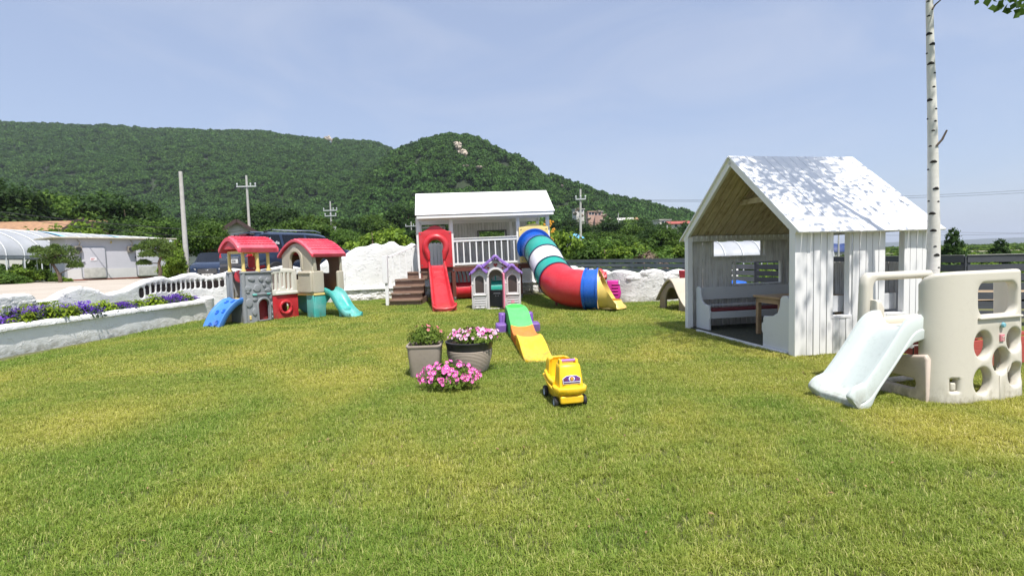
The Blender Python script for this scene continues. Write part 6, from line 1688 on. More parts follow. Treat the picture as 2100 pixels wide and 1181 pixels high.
place_tree(360, 484, 27, 'bright', .55, '', zb=.7, desc='yellow-green shrub right of the cold store and beside the dark car bonnet'); place_tree(350, 528, 27, 'bright', .8, '', zb=.7, desc='low yellow-green shrub at the right end of the cold store')
place_tree(120, 452, 43, 'bright', 1.1, '', desc='leafy tree half hiding the orange roof beside the white gable'); place_tree(418, 452, 33, 'mid', .9, '', desc='round green tree behind the dark cars'); place_tree(1955, 472, 30, 'dark', .62, '', zb=-.1, desc='small dark pine standing in the field right of the birch'); place_tree(2052, 493, 30, 'dark', .9, '', zb=-.1, desc='low spreading bush in the field at the far right')
mb = MB(); g = random.Random(3)
for k in range(34): q = W(g.uniform(1112, 1136), g.uniform(452, 494), 29.2); mb.tube([(q.x, q.y - .3, q.z), (q.x, q.y - .34, q.z + .05)], [.07, .03], 6)
tag(mb.build('blossoms', plain('orange_blossom', (.75, .36, .03), .6)), 'cluster of orange blossoms on the tree beside the play tower', 'blossoms', kind='stuff')
# brown dead shrub
V, F, tn = crown_cloud(77, [((0, 0, .5), .5), ((.5, 0, .35), .35)], 1500, .10, 1, 3)
o = link('dry_bush', fast_mesh('dry_bush', V, F, leafmat('dry_twig', (.16, .11, .08), (.30, .22, .16), trans=.1), tn), None, loc=(.276 * 27, 27, .0)); tag(o, 'dry brown leafless bush just beyond the fence left of the hut', 'bush'); o.scale = (1.1, 1, 1.3)
# field cover on the right and beyond the fence (uncountable)
cov = []
for k in range(4):
    V, F, tn = crown_cloud(200 + k, [((0, 0, .2), .5), ((.4, .2, .1), .4), ((-.35, .1, .15), .4)], 420, .13, .55, 2.2); cov.append(proto_obj('clump', fast_mesh('clump', V, F, L_yell if k < 2 else L_mid, tn)))
pts, rots, scs, pk = [], [], [], []
for k in range(5200):
    Y = math.sqrt(rnd.uniform(22 ** 2, 330 ** 2)) if k < 3200 else rnd.uniform(20, 60); t_ = rnd.uniform(.10, 1.35); x = t_ * Y
    if x < 2 or (x < 5.0 and Y < 25): continue
    if 88 < Y < 108 and t_ > .8: continue
    s = rnd.uniform(.5, 1.0) * (1 + Y / 120) ; pts.append((x, Y, TZ1(x, Y) + .02)); rots.append((0, 0, rnd.uniform(0, 6.28))); scs.append((s, s, s * rnd.uniform(.5, .9) * (1.0 if Y < 150 else 1.2))); pk.append(rnd.randrange(4))
gn_scatter('field_plants', pts, cov, rots, scs, pk, 'green crops and weeds covering the fields beyond the fence')
pts, rots, scs, pk = [], [], [], []
for k in range(2600):
    Y = math.sqrt(rnd.uniform(20 ** 2, 165 ** 2)); t_ = rnd.uniform(-1.15, .12); x = t_ * Y
    if Y < 31 and x < -6: continue
    if Y < 24: continue
    s = rnd.uniform(.6, 1.3) * (1 + Y / 90); pts.append((x, Y, TZ1(x, Y) + .02)); rots.append((0, 0, rnd.uniform(0, 6.28))); scs.append((s, s, s * rnd.uniform(.6, 1.1))); pk.append(rnd.randrange(2, 4))
gn_scatter('undergrowth', pts, cov, rots, scs, pk, 'green undergrowth below the trees beyond the yard')
M_sand_ = plain('pale_track', (.50, .42, .32), .9, var=.3, scale=.3)
mb = MB(); mb.add([(70, 92, .12), (160, 92, .12), (165, 100, .12), (72, 98, .12)], [(0, 1, 2, 3)]); tag(mb.build('track', M_sand_, smooth=None), kind='structure')
mb = MB(); mb.add([(9.0, 12.5, .0), (26, 12.0, .0), (26, 16.5, .0), (9.4, 16.0, .0)], [(0, 1, 2, 3)]); tag(mb.build('earth_path', plain('dry_earth', (.40, .29, .17), .95, var=.4, scale=1.5, bmp=.5), smooth=None), kind='structure')
# ================================================================== flower bed
L_hyd = leafmat('hydrangea_leaf', (.09, .16, .012), (.26, .33, .03), (.15, .23, .02), trans=.3, rough=.42, wscale=1.5)
L_lob = leafmat('lobelia_leaf', (.03, .06, .03), (.07, .10, .05), trans=.2)
L_pur = leafmat('purple_petal', (.085, .028, .30), (.26, .13, .58), (.12, .045, .40), trans=.25, wscale=2)
def rosette_bush(loc, w_, h, label, seed):
    g = np.random.default_rng(seed); B = empty('hydrangea', loc, 0, label, 'plant', 'broad-leaved plants in the flower bed')
    P, Nn, Vs, Fs, Tn = [], [], [], [], []; off = 0; mb = MB()
    ns = int(11 * w_ / .5) + 4
    for k in range(ns):
        a = g.uniform(0, 2 * PI); r_ = math.sqrt(g.uniform(0, 1)); cx, cy = math.cos(a) * r_ * w_ / 2, math.sin(a) * r_ * w_ * .38
        top = h * (1.0 - .55 * r_ ** 1.5) * g.uniform(.85, 1.08); mb.tube([(cx * .4, cy * .4, 0), (cx, cy, top)], .006, 5)
        for lv in range(4):
            z = top * (1 - .22 * lv)
            for q in range(5):
                b_ = q * 2 * PI / 5 + lv * .6 + g.uniform(-.3, .3); L_ = g.uniform(.085, .13) * (1.0 - .25 * (lv == 0)); ww = L_ * .62
                d = np.array([math.cos(b_), math.sin(b_), 0]); s_ = np.array([-d[1], d[0], 0]); base = np.array([cx, cy, z]) + d * .012; up = .35 if lv == 0 else -.05 - .12 * lv
                p1 = base + d * L_ * .45 + np.array([0, 0, up * L_ * .5 + .012]); p2 = base + d * L_ + np.array([0, 0, up * L_ * .5 - .35 * L_])
                Vs += [base, p1 + s_ * ww / 2 + [0, 0, .012], p2, p1 - s_ * ww / 2 + [0, 0, .012], p1]; Fs += [(off, off + 4, off + 1, off + 1), (off + 1, off + 4, off + 2, off + 2), (off, off + 3, off + 4, off + 4), (off + 3, off + 2, off + 4, off + 4)]; Tn += [g.random()] * 4; off += 5
    F3 = np.array([(a, b_, c) for a, b_, c, d in Fs]); link('foliage', fast_mesh('foliage', np.array(Vs), F3, L_hyd, np.array(Tn), True), B); mb.build('stems', M_leafp, B)
def purple_clump(loc, w_, h, label, seed):
    g = np.random.default_rng(seed); B = empty('purple_flowers', loc, 0, label, 'flowers', 'purple flower clumps in the flower bed')
    n = int(1500 * w_ / .6); P = g.normal(0, 1, (n, 3)) * [w_ / 4, .10, .1] ; P[:, 2] = np.abs(P[:, 2]) * 0 + h * g.uniform(.1, .9, n); V, F = leaves(P, g.normal(0, 1, (n, 3)) + [0, 0, .5], .028, 2.2, seed); link('foliage', fast_mesh('foliage', V, F, L_lob, g.random(n)), B)
    n = int(1150 * w_ / .6); P = np.stack([g.uniform(-w_ / 2, w_ / 2, n) + g.normal(0, .03, n), g.normal(0, .085, n), h * (.35 + .75 * g.random(n) ** .7) * (1 - .35 * 0)], 1); P[:, 2] *= 1 + .25 * np.sin(P[:, 0] * 14 + seed)
    V, F = leaves(P, g.normal(0, .7, (n, 3)) + [.1, -.5, .8], .026, 1.1, seed + 1); link('blossoms', fast_mesh('blossoms', V, F, L_pur, g.random(n)), B)
def bed(u):   # centre line of the bed under photo column u
    t_ = (u - 1050) / 1020; y_ = min(-8.6 / t_, 13.3); xb = -8.72 + .26 * (y_ - 8) / 5; return Vector((xb - .07, min(xb / t_, 13.3), .42))
ordl = ['nearest the lens at the left edge', 'large and spreading, between the first two purple patches', 'between two purple patches left of the slotted wall', 'wide, below the first wall slots', 'smaller, below the middle wall slots', 'single star-shaped, near the end of the planter']
for (u, wpx, hpx, k) in ((18, 80, 44, 0), (92, 95, 50, 1), (212, 46, 32, 2), (272, 52, 24, 3), (318, 34, 26, 4), (380, 26, 28, 5)):
    c = bed(u); pm = 1020 / c.y; rosette_bush(c, wpx / pm * 1.25, hpx / pm * 1.0, f'broad-leaved yellow-green plant, {ordl[k]}', 300 + k)
pl_ = ['at the far left of the bed', 'left of the largest leafy plant', 'widest, below the big wall lump', 'below the first wall slots', 'right of the leafy pair by the slots', 'beside the single star-shaped plant', 'last before the rounded planter end']
for (u, wpx, hpx, k) in ((8, 40, 22, 0), (42, 62, 34, 1), (150, 86, 30, 2), (240, 62, 20, 3), (332, 40, 20, 4), (362, 30, 20, 5), (400, 26, 12, 6)):
    c = bed(u) + Vector((.06, 0, 0)); pm = 1020 / c.y; purple_clump(c, wpx / pm * 1.05, hpx / pm * .92, f'purple flower clump {pl_[k]}', 330 + k)
# dark strip added inside the wall, standing in for the shade in its slots
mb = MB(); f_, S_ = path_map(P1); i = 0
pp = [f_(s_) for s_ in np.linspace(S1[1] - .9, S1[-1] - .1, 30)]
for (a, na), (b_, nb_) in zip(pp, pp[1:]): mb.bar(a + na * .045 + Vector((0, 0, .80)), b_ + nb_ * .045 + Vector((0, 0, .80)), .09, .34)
mb.build('slot_shade_strip', plain('slot_shade', (.02, .012, .012), .9), bpy.data.objects['garden_wall'])
# ================================================================== cold store
M_panel = plain('cold_store_panel', (.52, .52, .56), .5, var=.06, scale=1.2); M_panell = plain('cold_store_skirt', (.62, .61, .60), .55, var=.08, scale=2)
M_steel = plain('grey_metal', (.40, .42, .44), .35, metal=.7); M_blackp = plain('black_fitting', (.03, .03, .03), .5)
CSo = Vector((-23.6, 26.5, .80)); CSr = math.atan2(3.9, 2.5)
CS = empty('cold_store', CSo, CSr, 'grey panel cold-store cabin with two insulated doors and flat overhanging roof', 'storage cabin')
Lc, Hc = 4.7, 2.28
mb = MB(); mb.box(0, Lc, 0, 2.4, .08, Hc); mb.build('wall', M_panel, CS, bevel=.01)
mb = MB(); mb.box(-.01, Lc + .01, -.015, .0, .08, .62); mb.build('wall_skirt', M_panell, CS)
mb = MB(); mb.box(-.02, Lc + .02, -.03, 2.4, 0, .08); mb.build('base_rail', plain('rust_rail', (.22, .07, .04), .8), CS)
mb = MB(); mb.box(-.6, Lc + .55, -.28, 2.6, Hc, Hc + .07); mb.build('roof', plain('beige_roof', (.62, .58, .46), .6), CS, bevel=.01)
for x0_ in (.62, 3.15):
    w_ = 1.05 if x0_ < 1 else 1.15
    mb = MB(); mb.plate(rrect(x0_, .12, x0_ + w_, 1.78, .09), [], .06, .02, T(0, -.04, 0)); d = mb.build('door', M_panel, CS)
    mb = MB(); mb.plate(rrect(x0_ - .04, .09, x0_ + w_ + .04, 1.82, .11), [rrect(x0_, .12, x0_ + w_, 1.78, .09)], .04, .01, T(0, -.03, 0)); mb.build('door_frame', M_steel, d)
    mb = MB(); mb.plate(rrect(x0_ + .05, .14, x0_ + w_ - .04, .68, .01), [], .02, .004, T(0, -.08, 0)); mb.build('kick_plate', plain('scuffed_plate', (.50, .50, .46), .5, var=.25, scale=6), d)
    mb = MB(); mb.bar((x0_ - .10, -.10, .98), (x0_ + .12, -.10, .98), .03, .04); mb.bar((x0_ - .06, -.06, 1.18), (x0_ - .06, -.06, 1.28), .03, .03, (0, 1, 0)); mb.build('door_handle', M_blackp, d)
mb = MB(); mb.plate(rrect(.98, 1.06, 1.26, 1.24, .005), [], .012, .002, T(0, -.085, 0)); sg = mb.build('notice', P_decw, CS)
mb = MB(); mb.box(1.0, 1.18, -.095, -.0925, 1.17, 1.20); mb.box(1.0, 1.12, -.095, -.0925, 1.11, 1.14); mb.build('notice_text', plain('notice_red', (.5, .05, .05), .5), sg)
for x in (.32, 2.72):
    mb = MB(); mb.box(x, x + .30, -.22, -.02, 1.52, 1.86); mb.tube([(x + .2, -.1, 1.86), (x + .24, -.18, 2.05), (x + .15, -.1, 2.2)], .03, 8); f_ = mb.build('fan_unit', plain('dusty_fan', (.30, .27, .22), .8, var=.4, scale=10), CS, bevel=.02)
    mb = MB(); mb.lathe([(.13, 0), (.13, .02), (.10, .03), (.03, .01), (.001, .02)], 20, T(x + .15, -.22, 1.69, 0, PI / 2)); mb.build('fan_guard', M_blackp, f_)
mb = MB(); mb.tube([(1.98, -.06, 2.02), (1.98, -.06, 2.14)], .03, 8); mb.build('lamp', plain('amber_lamp', (.6, .45, .1), .5), CS)
mb = MB(); mb.box(Lc + .02, Lc + .62, .4, .9, .0, 1.4); 
mb.build('condenser', plain('condenser_grey', (.35, .36, .38), .5), CS)
# ================================================================== polytunnels
M_ribw = plain('white_rib', (.66, .68, .70), .5)
def poly_tunnel(name, loc, rz, Wd, L_, ze, zr, label, n_rib, blue=()):
    B = empty(name, loc, rz, label, 'polytunnel')
    m_, t_, b_ = nodes_of('tunnel_film_' + str(int(loc[0]))); v_ = coords(t_)
    n_ = noise(t_, 1.2, 4, .6, v_); t_.links.new(ramp(t_, n_.outputs['Fac'], [(.3, (.56, .58, .62)), (.7, (.70, .72, .75))]).outputs[0], b_.inputs['Base Color']); b_.inputs['Roughness'].default_value = .3
    tr_ = t_.nodes.new('ShaderNodeBsdfTranslucent'); tr_.inputs['Color'].default_value = (.6, .62, .66, 1); ms_ = t_.nodes.new('ShaderNodeMixShader'); ms_.inputs[0].default_value = .4
    t_.links.new(b_.outputs[0], ms_.inputs[1]); t_.links.new(tr_.outputs[0], ms_.inputs[2]); t_.links.new(ms_.outputs[0], t_.nodes['Material Output'].inputs['Surface'])
    def arc_(off=0, n=20): return [(Wd / 2 * math.cos(PI * k / n) * (1 + off), ze + (zr - ze) * math.sin(PI * k / n) ** .9 + off * 2) for k in range(n + 1)]
    A = arc_(); n = len(A); mb = MB(); ny = n_rib * 3; vs = []; fs = []
    for j in range(ny + 1):
        sag = -.035 * math.sin(PI * (j % 3) / 3)
        for x, z in A: vs.append((x * (1 + sag * .1), L_ * j / ny, z + sag))
    for j in range(ny):
        for i in range(n - 1): fs.append((j * n + i, j * n + i + 1, (j + 1) * n + i + 1, (j + 1) * n + i))
    mb.add(vs, fs); mb.build('film', m_, B, smooth=80)
    mb = MB(); vs = [(x, -.02, z) for x, z in A] + [(x, -.02, 0) for x, z in (A[0], A[-1])]; mb.add(vs, [tuple(range(n)) + (n + 1, n)]); mb.build('end_film', m_, B, smooth=None)
    A2 = arc_(.012); mb = MB()
    for j in range(n_rib + 1):
        y = L_ * j / n_rib; mb.mark(); mb.tube([(x, y, z) for x, z in A2], .035, 6); 
        for sx in (-1, 1): mb.tube([(sx * Wd / 2, y, 0), (sx * Wd / 2, y, ze)], .035, 6)
    mb.each('rib', M_ribw, B)
    bm_ = plain('blue_strap_' + str(int(loc[0])), (.18, .42, .62), .6)
    A3 = arc_(.006)
    for y0_, y1_ in blue:
        mb = MB(); vs = [(x, y, z + .02) for y in (y0_, y1_) for x, z in A3]; mb.add(vs, [(i, i + 1, n + i + 1, n + i) for i in range(n - 1)]); mb.build('blue_strap', bm_, B)
    mb = MB(); mb.bar((Wd / 2, 0, ze), (Wd / 2, L_, ze), .06, .1); mb.bar((-Wd / 2, 0, ze), (-Wd / 2, L_, ze), .06, .1); mb.each('eave_rail', M_steel, B); return B
poly_tunnel('polytunnel', (-33.2, 17, .75), 0, 7.6, 28.5, 1.55, 3.35, 'large grey-white plastic polytunnel with blue straps left of the cold store', 26, [(9.9, 10.5), (17.1, 17.7), (22.5, 23)])
mb = MB(); mb.box(-.1, .1, 0, 22, 0, .32); tag(mb.build('low_kerb', plain('kerb_concrete', (.38, .38, .36), .9), loc=(-29.2, 17.5, .75)), 'low concrete kerb wall under the polytunnel side', 'kerb')
poly_tunnel('polytunnel', (11.35, 30.5, -.1), R(-90), 3.4, 7.3, .9, 2.12, 'small white plastic polytunnel seen through the hut openings', 7)
# weeds along the yard edge
for u, Y, s_, k in ((22, 25, .9, 'bright'), (62, 26, .9, 'shrub'), (95, 26.5, .6, 'shrub'), (5, 24, .8, 'shrub'), (128, 25.6, .4, 'bright')):
    place_tree(u, 556 + (.6 - s_ * .9) * 1020 / Y, Y, k, 1.6, 'yard edge', zb=.74, grp='weedy bushes under the polytunnel')
# ================================================================== bonsai pines
def pine(u, vbase, vtop, Y, label, pads, trunkp, seed):
    b0 = W(u, vbase, Y); B = empty('pine_tree', b0, 0, label, 'tree', 'small trained pines in the yard'); s_ = Y / 1020
    def L_(pu, pv, dy=0): p = W(pu, pv, Y + dy); return p - b0
    mb = MB(); tp = spline([tuple(L_(*q)) for q in trunkp], 5); mb.tube(tp, [.085 - .05 * k / len(tp) for k in range(len(tp))], 9)
    P, Nn = [], []; g = np.random.default_rng(seed)
    for pu, pv, pr_, ph in pads:
        c = L_(pu, pv, g.uniform(-.3, .3)); st = min(tp, key=lambda q: (q - c).length); mb.tube([st, st.lerp(c, .5) + Vector((0, 0, .03)), c], [.03, .02, .01], 6)
        k = 520; d = g.normal(0, 1, (k, 3)); d /= np.linalg.norm(d, axis=1)[:, None]; d[:, 2] = np.abs(d[:, 2]); r_ = g.uniform(.2, 1, (k, 1)) ** .5
        P.append(np.array(c) + d * r_ * [pr_ * s_, pr_ * s_, ph * s_ * 1.5]); Nn.append(g.normal(0, 1, (k, 3)) * [1, 1, .5])
    mb.build('trunk', M_trunk, B); P = np.concatenate(P); V, F = leaves(P, np.concatenate(Nn), .035, 4.0, seed); link('crown', fast_mesh('crown', V, F, L_pine, g.random(len(P))), B)
pine(124, 580, 510, 24, 'bent bonsai-style pine in front of the left end of the cold store', [(75, 518, 14, 10), (92, 528, 22, 14), (112, 522, 20, 15), (135, 522, 22, 14), (142, 538, 20, 12), (118, 540, 22, 12), (155, 548, 15, 8), (100, 540, 20, 10), (112, 512, 8, 8)], [(124, 582), (122, 566), (112, 548), (106, 536), (118, 522)], 5)
pine(327, 568, 500, 23, 'small trained pine before the right end of the cold store', [(290, 512, 16, 9), (308, 506, 20, 12), (330, 504, 20, 11), (345, 512, 14, 10), (318, 520, 26, 12), (342, 526, 14, 8), (296, 542, 14, 7), (305, 526, 18, 8)], [(327, 572), (329, 555), (326, 540), (330, 525), (322, 512)], 6)
# ================================================================== houses
M_tiles = plain('orange_tiles', (.40, .23, .125), .85, var=.3, scale=3, bmp=.5, c2=(.27, .155, .09)); M_wallw = plain('pale_house_wall', (.60, .58, .53), .8, var=.1, scale=1); M_dark = plain('dark_barge', (.06, .035, .03), .7); M_glass = plain('dark_glass', (.03, .045, .06), .12, var=.2, scale=.6)
M_pinkw = plain('pink_house_wall', (.55, .36, .29), .8, var=.12, scale=.5); M_redr = plain('red_roofing', (.36, .09, .07), .7, var=.2, scale=.8)
def house(loc, rz, w_, d_, h, rise, label, wall_m, roof_m, wins=((.25, .4), (.65, .4)), flat=False, cat='house'):
    B = empty('house', loc, rz, label, cat)
    mb = MB(); mb.box(-w_ / 2, w_ / 2, 0, d_, 0, h)
    if not flat:
        for x in (-w_ / 2 + .01, w_ / 2 - .01): mb.add([(x, 0, h), (x, d_, h), (x, d_ / 2, h + rise)], [(0, 1, 2)])
    mb.build('wall', wall_m, B)
    mb = MB()
    if flat: mb.box(-w_ / 2 - .3, w_ / 2 + .3, -.3, d_ + .3, h, h + .25)
    else: slab(mb, -w_ / 2 - .5, w_ / 2 + .5, -.5, h - .5 * rise / (d_ / 2), d_ / 2, h + rise, .15); slab(mb, -w_ / 2 - .5, w_ / 2 + .5, d_ + .5, h - .5 * rise / (d_ / 2), d_ / 2, h + rise, .15)
    mb.build('roof', roof_m, B)
    if not flat:
        mb = MB()
        for x in (-w_ / 2 - .5, w_ / 2 + .5): mb.mark(); mb.bar((x, -.5, h - .5 * rise / (d_ / 2)), (x, d_ / 2, h + rise), .08, .3); mb.bar((x, d_ + .5, h - .5 * rise / (d_ / 2)), (x, d_ / 2, h + rise), .08, .3)
        mb.each('barge_board', M_dark, B)
    for fx, fz in wins:
        mb = MB(); x = -w_ / 2 + w_ * fx; mb.box(x - .5, x + .5, -.05, .02, h * fz, h * fz + 1.0); q = mb.build('window', P_decw, B); mb = MB(); mb.box(x - .43, x + .43, -.07, -.05, h * fz + .07, h * fz + .93); mb.build('pane', M_glass, q)
    return B
p = W(60, 470, 52); hh = house((p.x - 1.2, 52, 1.2), R(8), 12.5, 7, 4.1, 1.4, 'long house with a broad orange tiled roof behind the polytunnel', M_wallw, M_tiles)
# gable wing with dark barge boards
p = W(207, 470, 46)
hw_ = house((-40.65, 49.9, 1.2), R(130), 5.0, 3.0, 3.7, 1.25, 'white gabled wing with dark barge boards right of the orange roof', M_wallw, M_tiles)
mb = MB(); mb.box(-2.56, -2.49, 1.1, 1.7, 3.0, 3.6); mb.mark(); mb.prism([(1.1, 3.85), (2.1, 3.85), (1.3, 4.5)], -2.56, -2.49, 'x'); mb.each('window', M_glass, hw_)
p = W(497, 478, 46); hw2 = house((-24.7, 47.8, 1.3), R(118), 3.4, 2.4, 3.3, .85, 'small house with orange roof between the dark cars and the crossarm pole', M_wallw, M_tiles)
p = W(388, 485, 38); house((p.x, 38, 1.1), R(5), 1.4, 1.3, 1.75, .35, 'tiny shed with red roof beside the thick pole', M_wallw, M_redr, (), cat='shed')
for (u, v_, w_, h, fl, wm, rm, lab, Y) in ((1213, 440, 3.2, 2.2, True, M_pinkw, M_pinkw, 'pink flat-roofed house left of two below the rock face', 190), (1226, 443, 4.2, 3.4, True, M_pinkw, M_wallw, 'pink two-storey hillside house beside the rock face', 194),
      (1190, 434, 4, 2.0, True, M_wallw, M_wallw, 'cream hillside house just behind the pale pole', 200), (1283, 456, 5.5, 1.9, False, M_wallw, M_wallw, 'white low house below the wooded slope', 175), (1297, 455, 4.0, 1.8, False, M_wallw, M_tiles, 'small white house next to the low white one', 180),
      (1364, 462, 4.6, 3.6, True, M_wallw, M_wallw, 'white square house left of the red-roofed building', 160), (1395, 466, 7.5, 2.4, False, M_wallw, M_redr, 'long red-roofed building above the trees beside the hut', 150)):
    p = W(u, v_, Y); z0 = p.z; B = house((p.x, Y, z0 - 6), R(rnd.uniform(-15, 25)), w_ * .85, 4, h * .45 + 6, .7, lab, wm, rm, ((.3, .84), (.7, .84)), fl)
mb = MB()
for u, v_ in ((1185, 428), (1192, 440), (1240, 440), (1250, 448), (1236, 450), (1228, 432), (1180, 436), (1208, 446)): rock_at(mb, u, v_ + 2, 4.5, 3.0, 186)
tag(mb.build('rock_outcrop', M_rock, smooth=25), 'broken pinkish rock bank around the hillside houses', 'rock outcrop')
# ================================================================== utility poles and wires
M_conc = plain('pole_concrete', (.48, .47, .44), .85, var=.15, scale=6); M_ins = plain('insulator', (.55, .57, .58), .4); M_wire = plain('black_wire', (.02, .02, .022), .6)
def pole(u, vt, Y, r_, label, arms=(), box=None, lean=0):
    p = W(u, vt, Y); z0 = TZ1(p.x, Y) - .2; B = empty('utility_pole', (p.x, Y, z0), 0, label, 'utility pole'); h = p.z - z0
    mb = MB(); mb.tube([(0, 0, 0), (lean, 0, h)], [r_ * 1.35, r_ * .85], 12); mb.build('pole', M_conc, B, smooth=50)
    for va, wd in arms:
        z = W(u, va, Y).z - z0; f_ = lean * z / h; mb = MB(); mb.bar((f_ - wd / 2, -.12, z), (f_ + wd / 2, -.12, z), .1, .1); a = mb.build('crossarm', M_ins, B)
        mb = MB()
        for k in (-.47, -.0 if wd < 1.5 else .22, .47): mb.mark(); mb.lathe([(.001, .3), (.05, .28), (.08, .18), (.05, .12), (.06, .05), (.03, 0)], 10, T(f_ + wd * k, -.12, z + .04))
        mb.each('insulator', M_ins, a)
    if box:
        z = W(u, box, Y).z - z0; mb = MB()
        for x in (-.42, .42): mb.mark(); mb.lathe([(.001, .8), (.22, .78), (.25, .7), (.25, .05), (.2, 0), (.001, 0)], 14, T(x, -.1, z))
        mb.each('transformer', M_ins, B)
    return Vector((p.x, Y, z0)), h
pole(370, 352, 27, .105, 'thick plain concrete pole without crossarm behind the trained pine', lean=.0)
pole(505, 360, 48, .11, 'tall concrete pole with a single crossarm and three insulators', [(383, 1.85)])
pole(677, 413, 62, .10, 'utility pole with two crossarms and grey transformers beyond the big car', [(432, 1.7), (443, 1.4)], 478)
pole(843, 455, 80, .10, 'thin distant pole just left of the play tower', [(464, 1.8)])
pole(1188, 388, 45, .10, 'pale concrete pole behind the tube slide', [(409, .9)], lean=.1)
pole(1268, 437, 130, .12, 'thin far pole among the hillside houses')
pole(1368, 462, 70, .10, 'short pole below the red-roofed building')
pole(1720, 478, 60, .09, 'thin pole in the field framed by the hut window')
def wire(name, pts_, r_, label):
    mb = MB(); out = []
    for a, b_ in zip(pts_, pts_[1:]):
        L_ = (b_ - a).length
        for k in range(14): t_ = k / 14; q = a.lerp(b_, t_); q.z -= 4 * .012 * L_ * t_ * (1 - t_); out.append(q)
    out.append(pts_[-1]); mb.tube(out, r_, 5); return tag(mb.build(name, M_wire), label, 'wire')
wire('power_line', [W(-150, 395, 30), W(505, 383, 48)], .014, 'thin power line crossing the left slope to the crossarm pole') if False else None
wire('power_line', [W(-260, 398, 26), W(372, 470, 27), W(505, 470, 48)], .017, 'dark cable running from the left past the thick pole')
wire('power_line', [W(-260, 404, 26.4), W(372, 484, 27), W(677, 474, 62)], .013, 'lower dark cable running past the thick pole')
wire('power_line', [W(1188, 409, 45), W(2400, 368, 52)], .013, 'upper of the two long wires crossing the sky over the hut')
wire('power_line', [W(1192, 411, 45.3), W(2400, 374, 52)], .013, 'lower of the two long wires crossing the sky over the hut')
wire('power_line', [W(1188, 455, 45), W(1368, 450, 70), W(2400, 470, 90)], .015, 'faint low wire passing behind the birch trunk')
wire('power_line', [W(1720, 481, 60), W(2400, 461, 66)], .013, 'faint lowest wire in the sky right of the birch')
# ================================================================== cars
M_navy = plain('navy_paint', (.022, .038, .078), .22, metal=.25, var=.1, scale=1); M_black = plain('black_trim', (.012, .012, .014), .35); M_cglass = plain('car_glass', (.006, .008, .012), .06, var=.1, scale=1)
M_chrome = plain('chrome', (.62, .63, .65), .15, metal=1.0, var=.05); M_lampr = plain('red_lamp', (.45, .01, .015), .15); M_lampw = plain('clear_lamp', (.55, .58, .62), .12, metal=.4); M_plate = plain('number_plate', (.72, .73, .72), .5); M_tyre = P_black
for mm in (M_navy,):
    mm.node_tree.nodes['Principled BSDF'].inputs['Coat Weight'].default_value = .6
def car(name, label, loc, rz, L_, Wd, st, paint, glass_iv, rear_dx, front_dx):
    B = empty(name, loc, rz, label, 'car'); hwid = Wd / 2; rows = []
    for (x, zs, zb, zr, wb, wr) in st:
        rows.append([[x, hwid * wb * .90, zs], [x, hwid * wb * .99, zs + (zb - zs) * .28], [x, hwid * wb, zs + (zb - zs) * .72], [x, hwid * wb * .965, zb], [x, hwid * wr, zb + (zr - zb) * .84], [x, hwid * wr * .82, zb + (zr - zb) * .97], [x, 0.0, zr]])
    for i, dx in enumerate(rear_dx): rows[0][i][0] += dx
    for i, dx in enumerate(front_dx): rows[-1][i][0] += dx
    nr_, ns = 7, len(st); idx = {}; verts = []
    for s_ in range(ns):
        for r_ in range(nr_):
            x, y, z = rows[s_][r_]; verts.append((x, y, z)); verts.append((x, -y, z))
    def vid(s_, r_, k): return (s_ * nr_ + r_) * 2 + k
    bodyf, glassf = [], []
    for s_ in range(ns - 1):
        for r_ in range(nr_ - 1):
            for k in (0, 1):
                f = (vid(s_, r_, k), vid(s_ + 1, r_, k), vid(s_ + 1, r_ + 1, k), vid(s_, r_ + 1, k))
                (glassf if (s_, r_) in glass_iv else bodyf).append(f)
    for s_, key in ((0, 'rear'), (ns - 1, 'front')):
        for r_ in range(nr_ - 1):
            f = (vid(s_, r_, 0), vid(s_, r_, 1), vid(s_, r_ + 1, 1), vid(s_, r_ + 1, 0)); (glassf if (key, r_) in glass_iv else bodyf).append(f)
    for nm, fs_, mt in (('body', bodyf, paint), ('window_glass', glassf, M_cglass)):
        if not fs_: continue
        mb = MB(); mb.add(verts, fs_); me = bpy.data.meshes.new(nm); me.from_pydata(mb.v, [], mb.f)
        bm = bmesh.new(); bm.from_mesh(me); bmesh.ops.remove_doubles(bm, verts=bm.verts, dist=1e-4); bmesh.ops.delete(bm, geom=[v_ for v_ in bm.verts if not v_.link_faces], context='VERTS'); bmesh.ops.recalc_face_normals(bm, faces=bm.faces); bm.to_mesh(me); bm.free()
        me.polygons.foreach_set('use_smooth', [True] * len(me.polygons)); me.set_sharp_from_angle(angle=R(32)); me.materials.append(mt); link(nm, me, B)
    for x in (.19 * L_, .80 * L_):
        for sy in (-1, 1):
            mb = MB(); mb.lathe([(.21, -.11), (.32, -.11), (.345, -.08), (.345, .08), (.32, .11), (.21, .11)], 28, T(x, sy * (hwid - .10), .345, 0, PI / 2)); wh = mb.build('wheel', M_tyre, B, smooth=50)
            mb = MB(); mb.lathe([(.001, .02), (.06, .03), (.20, .0), (.215, .09), (.215, -.09), (.2, -.0), (.001, -.02)], 20, T(x, sy * (hwid - .06), .345, 0, PI / 2)); mb.build('rim', M_steel, wh)
    return B, rows
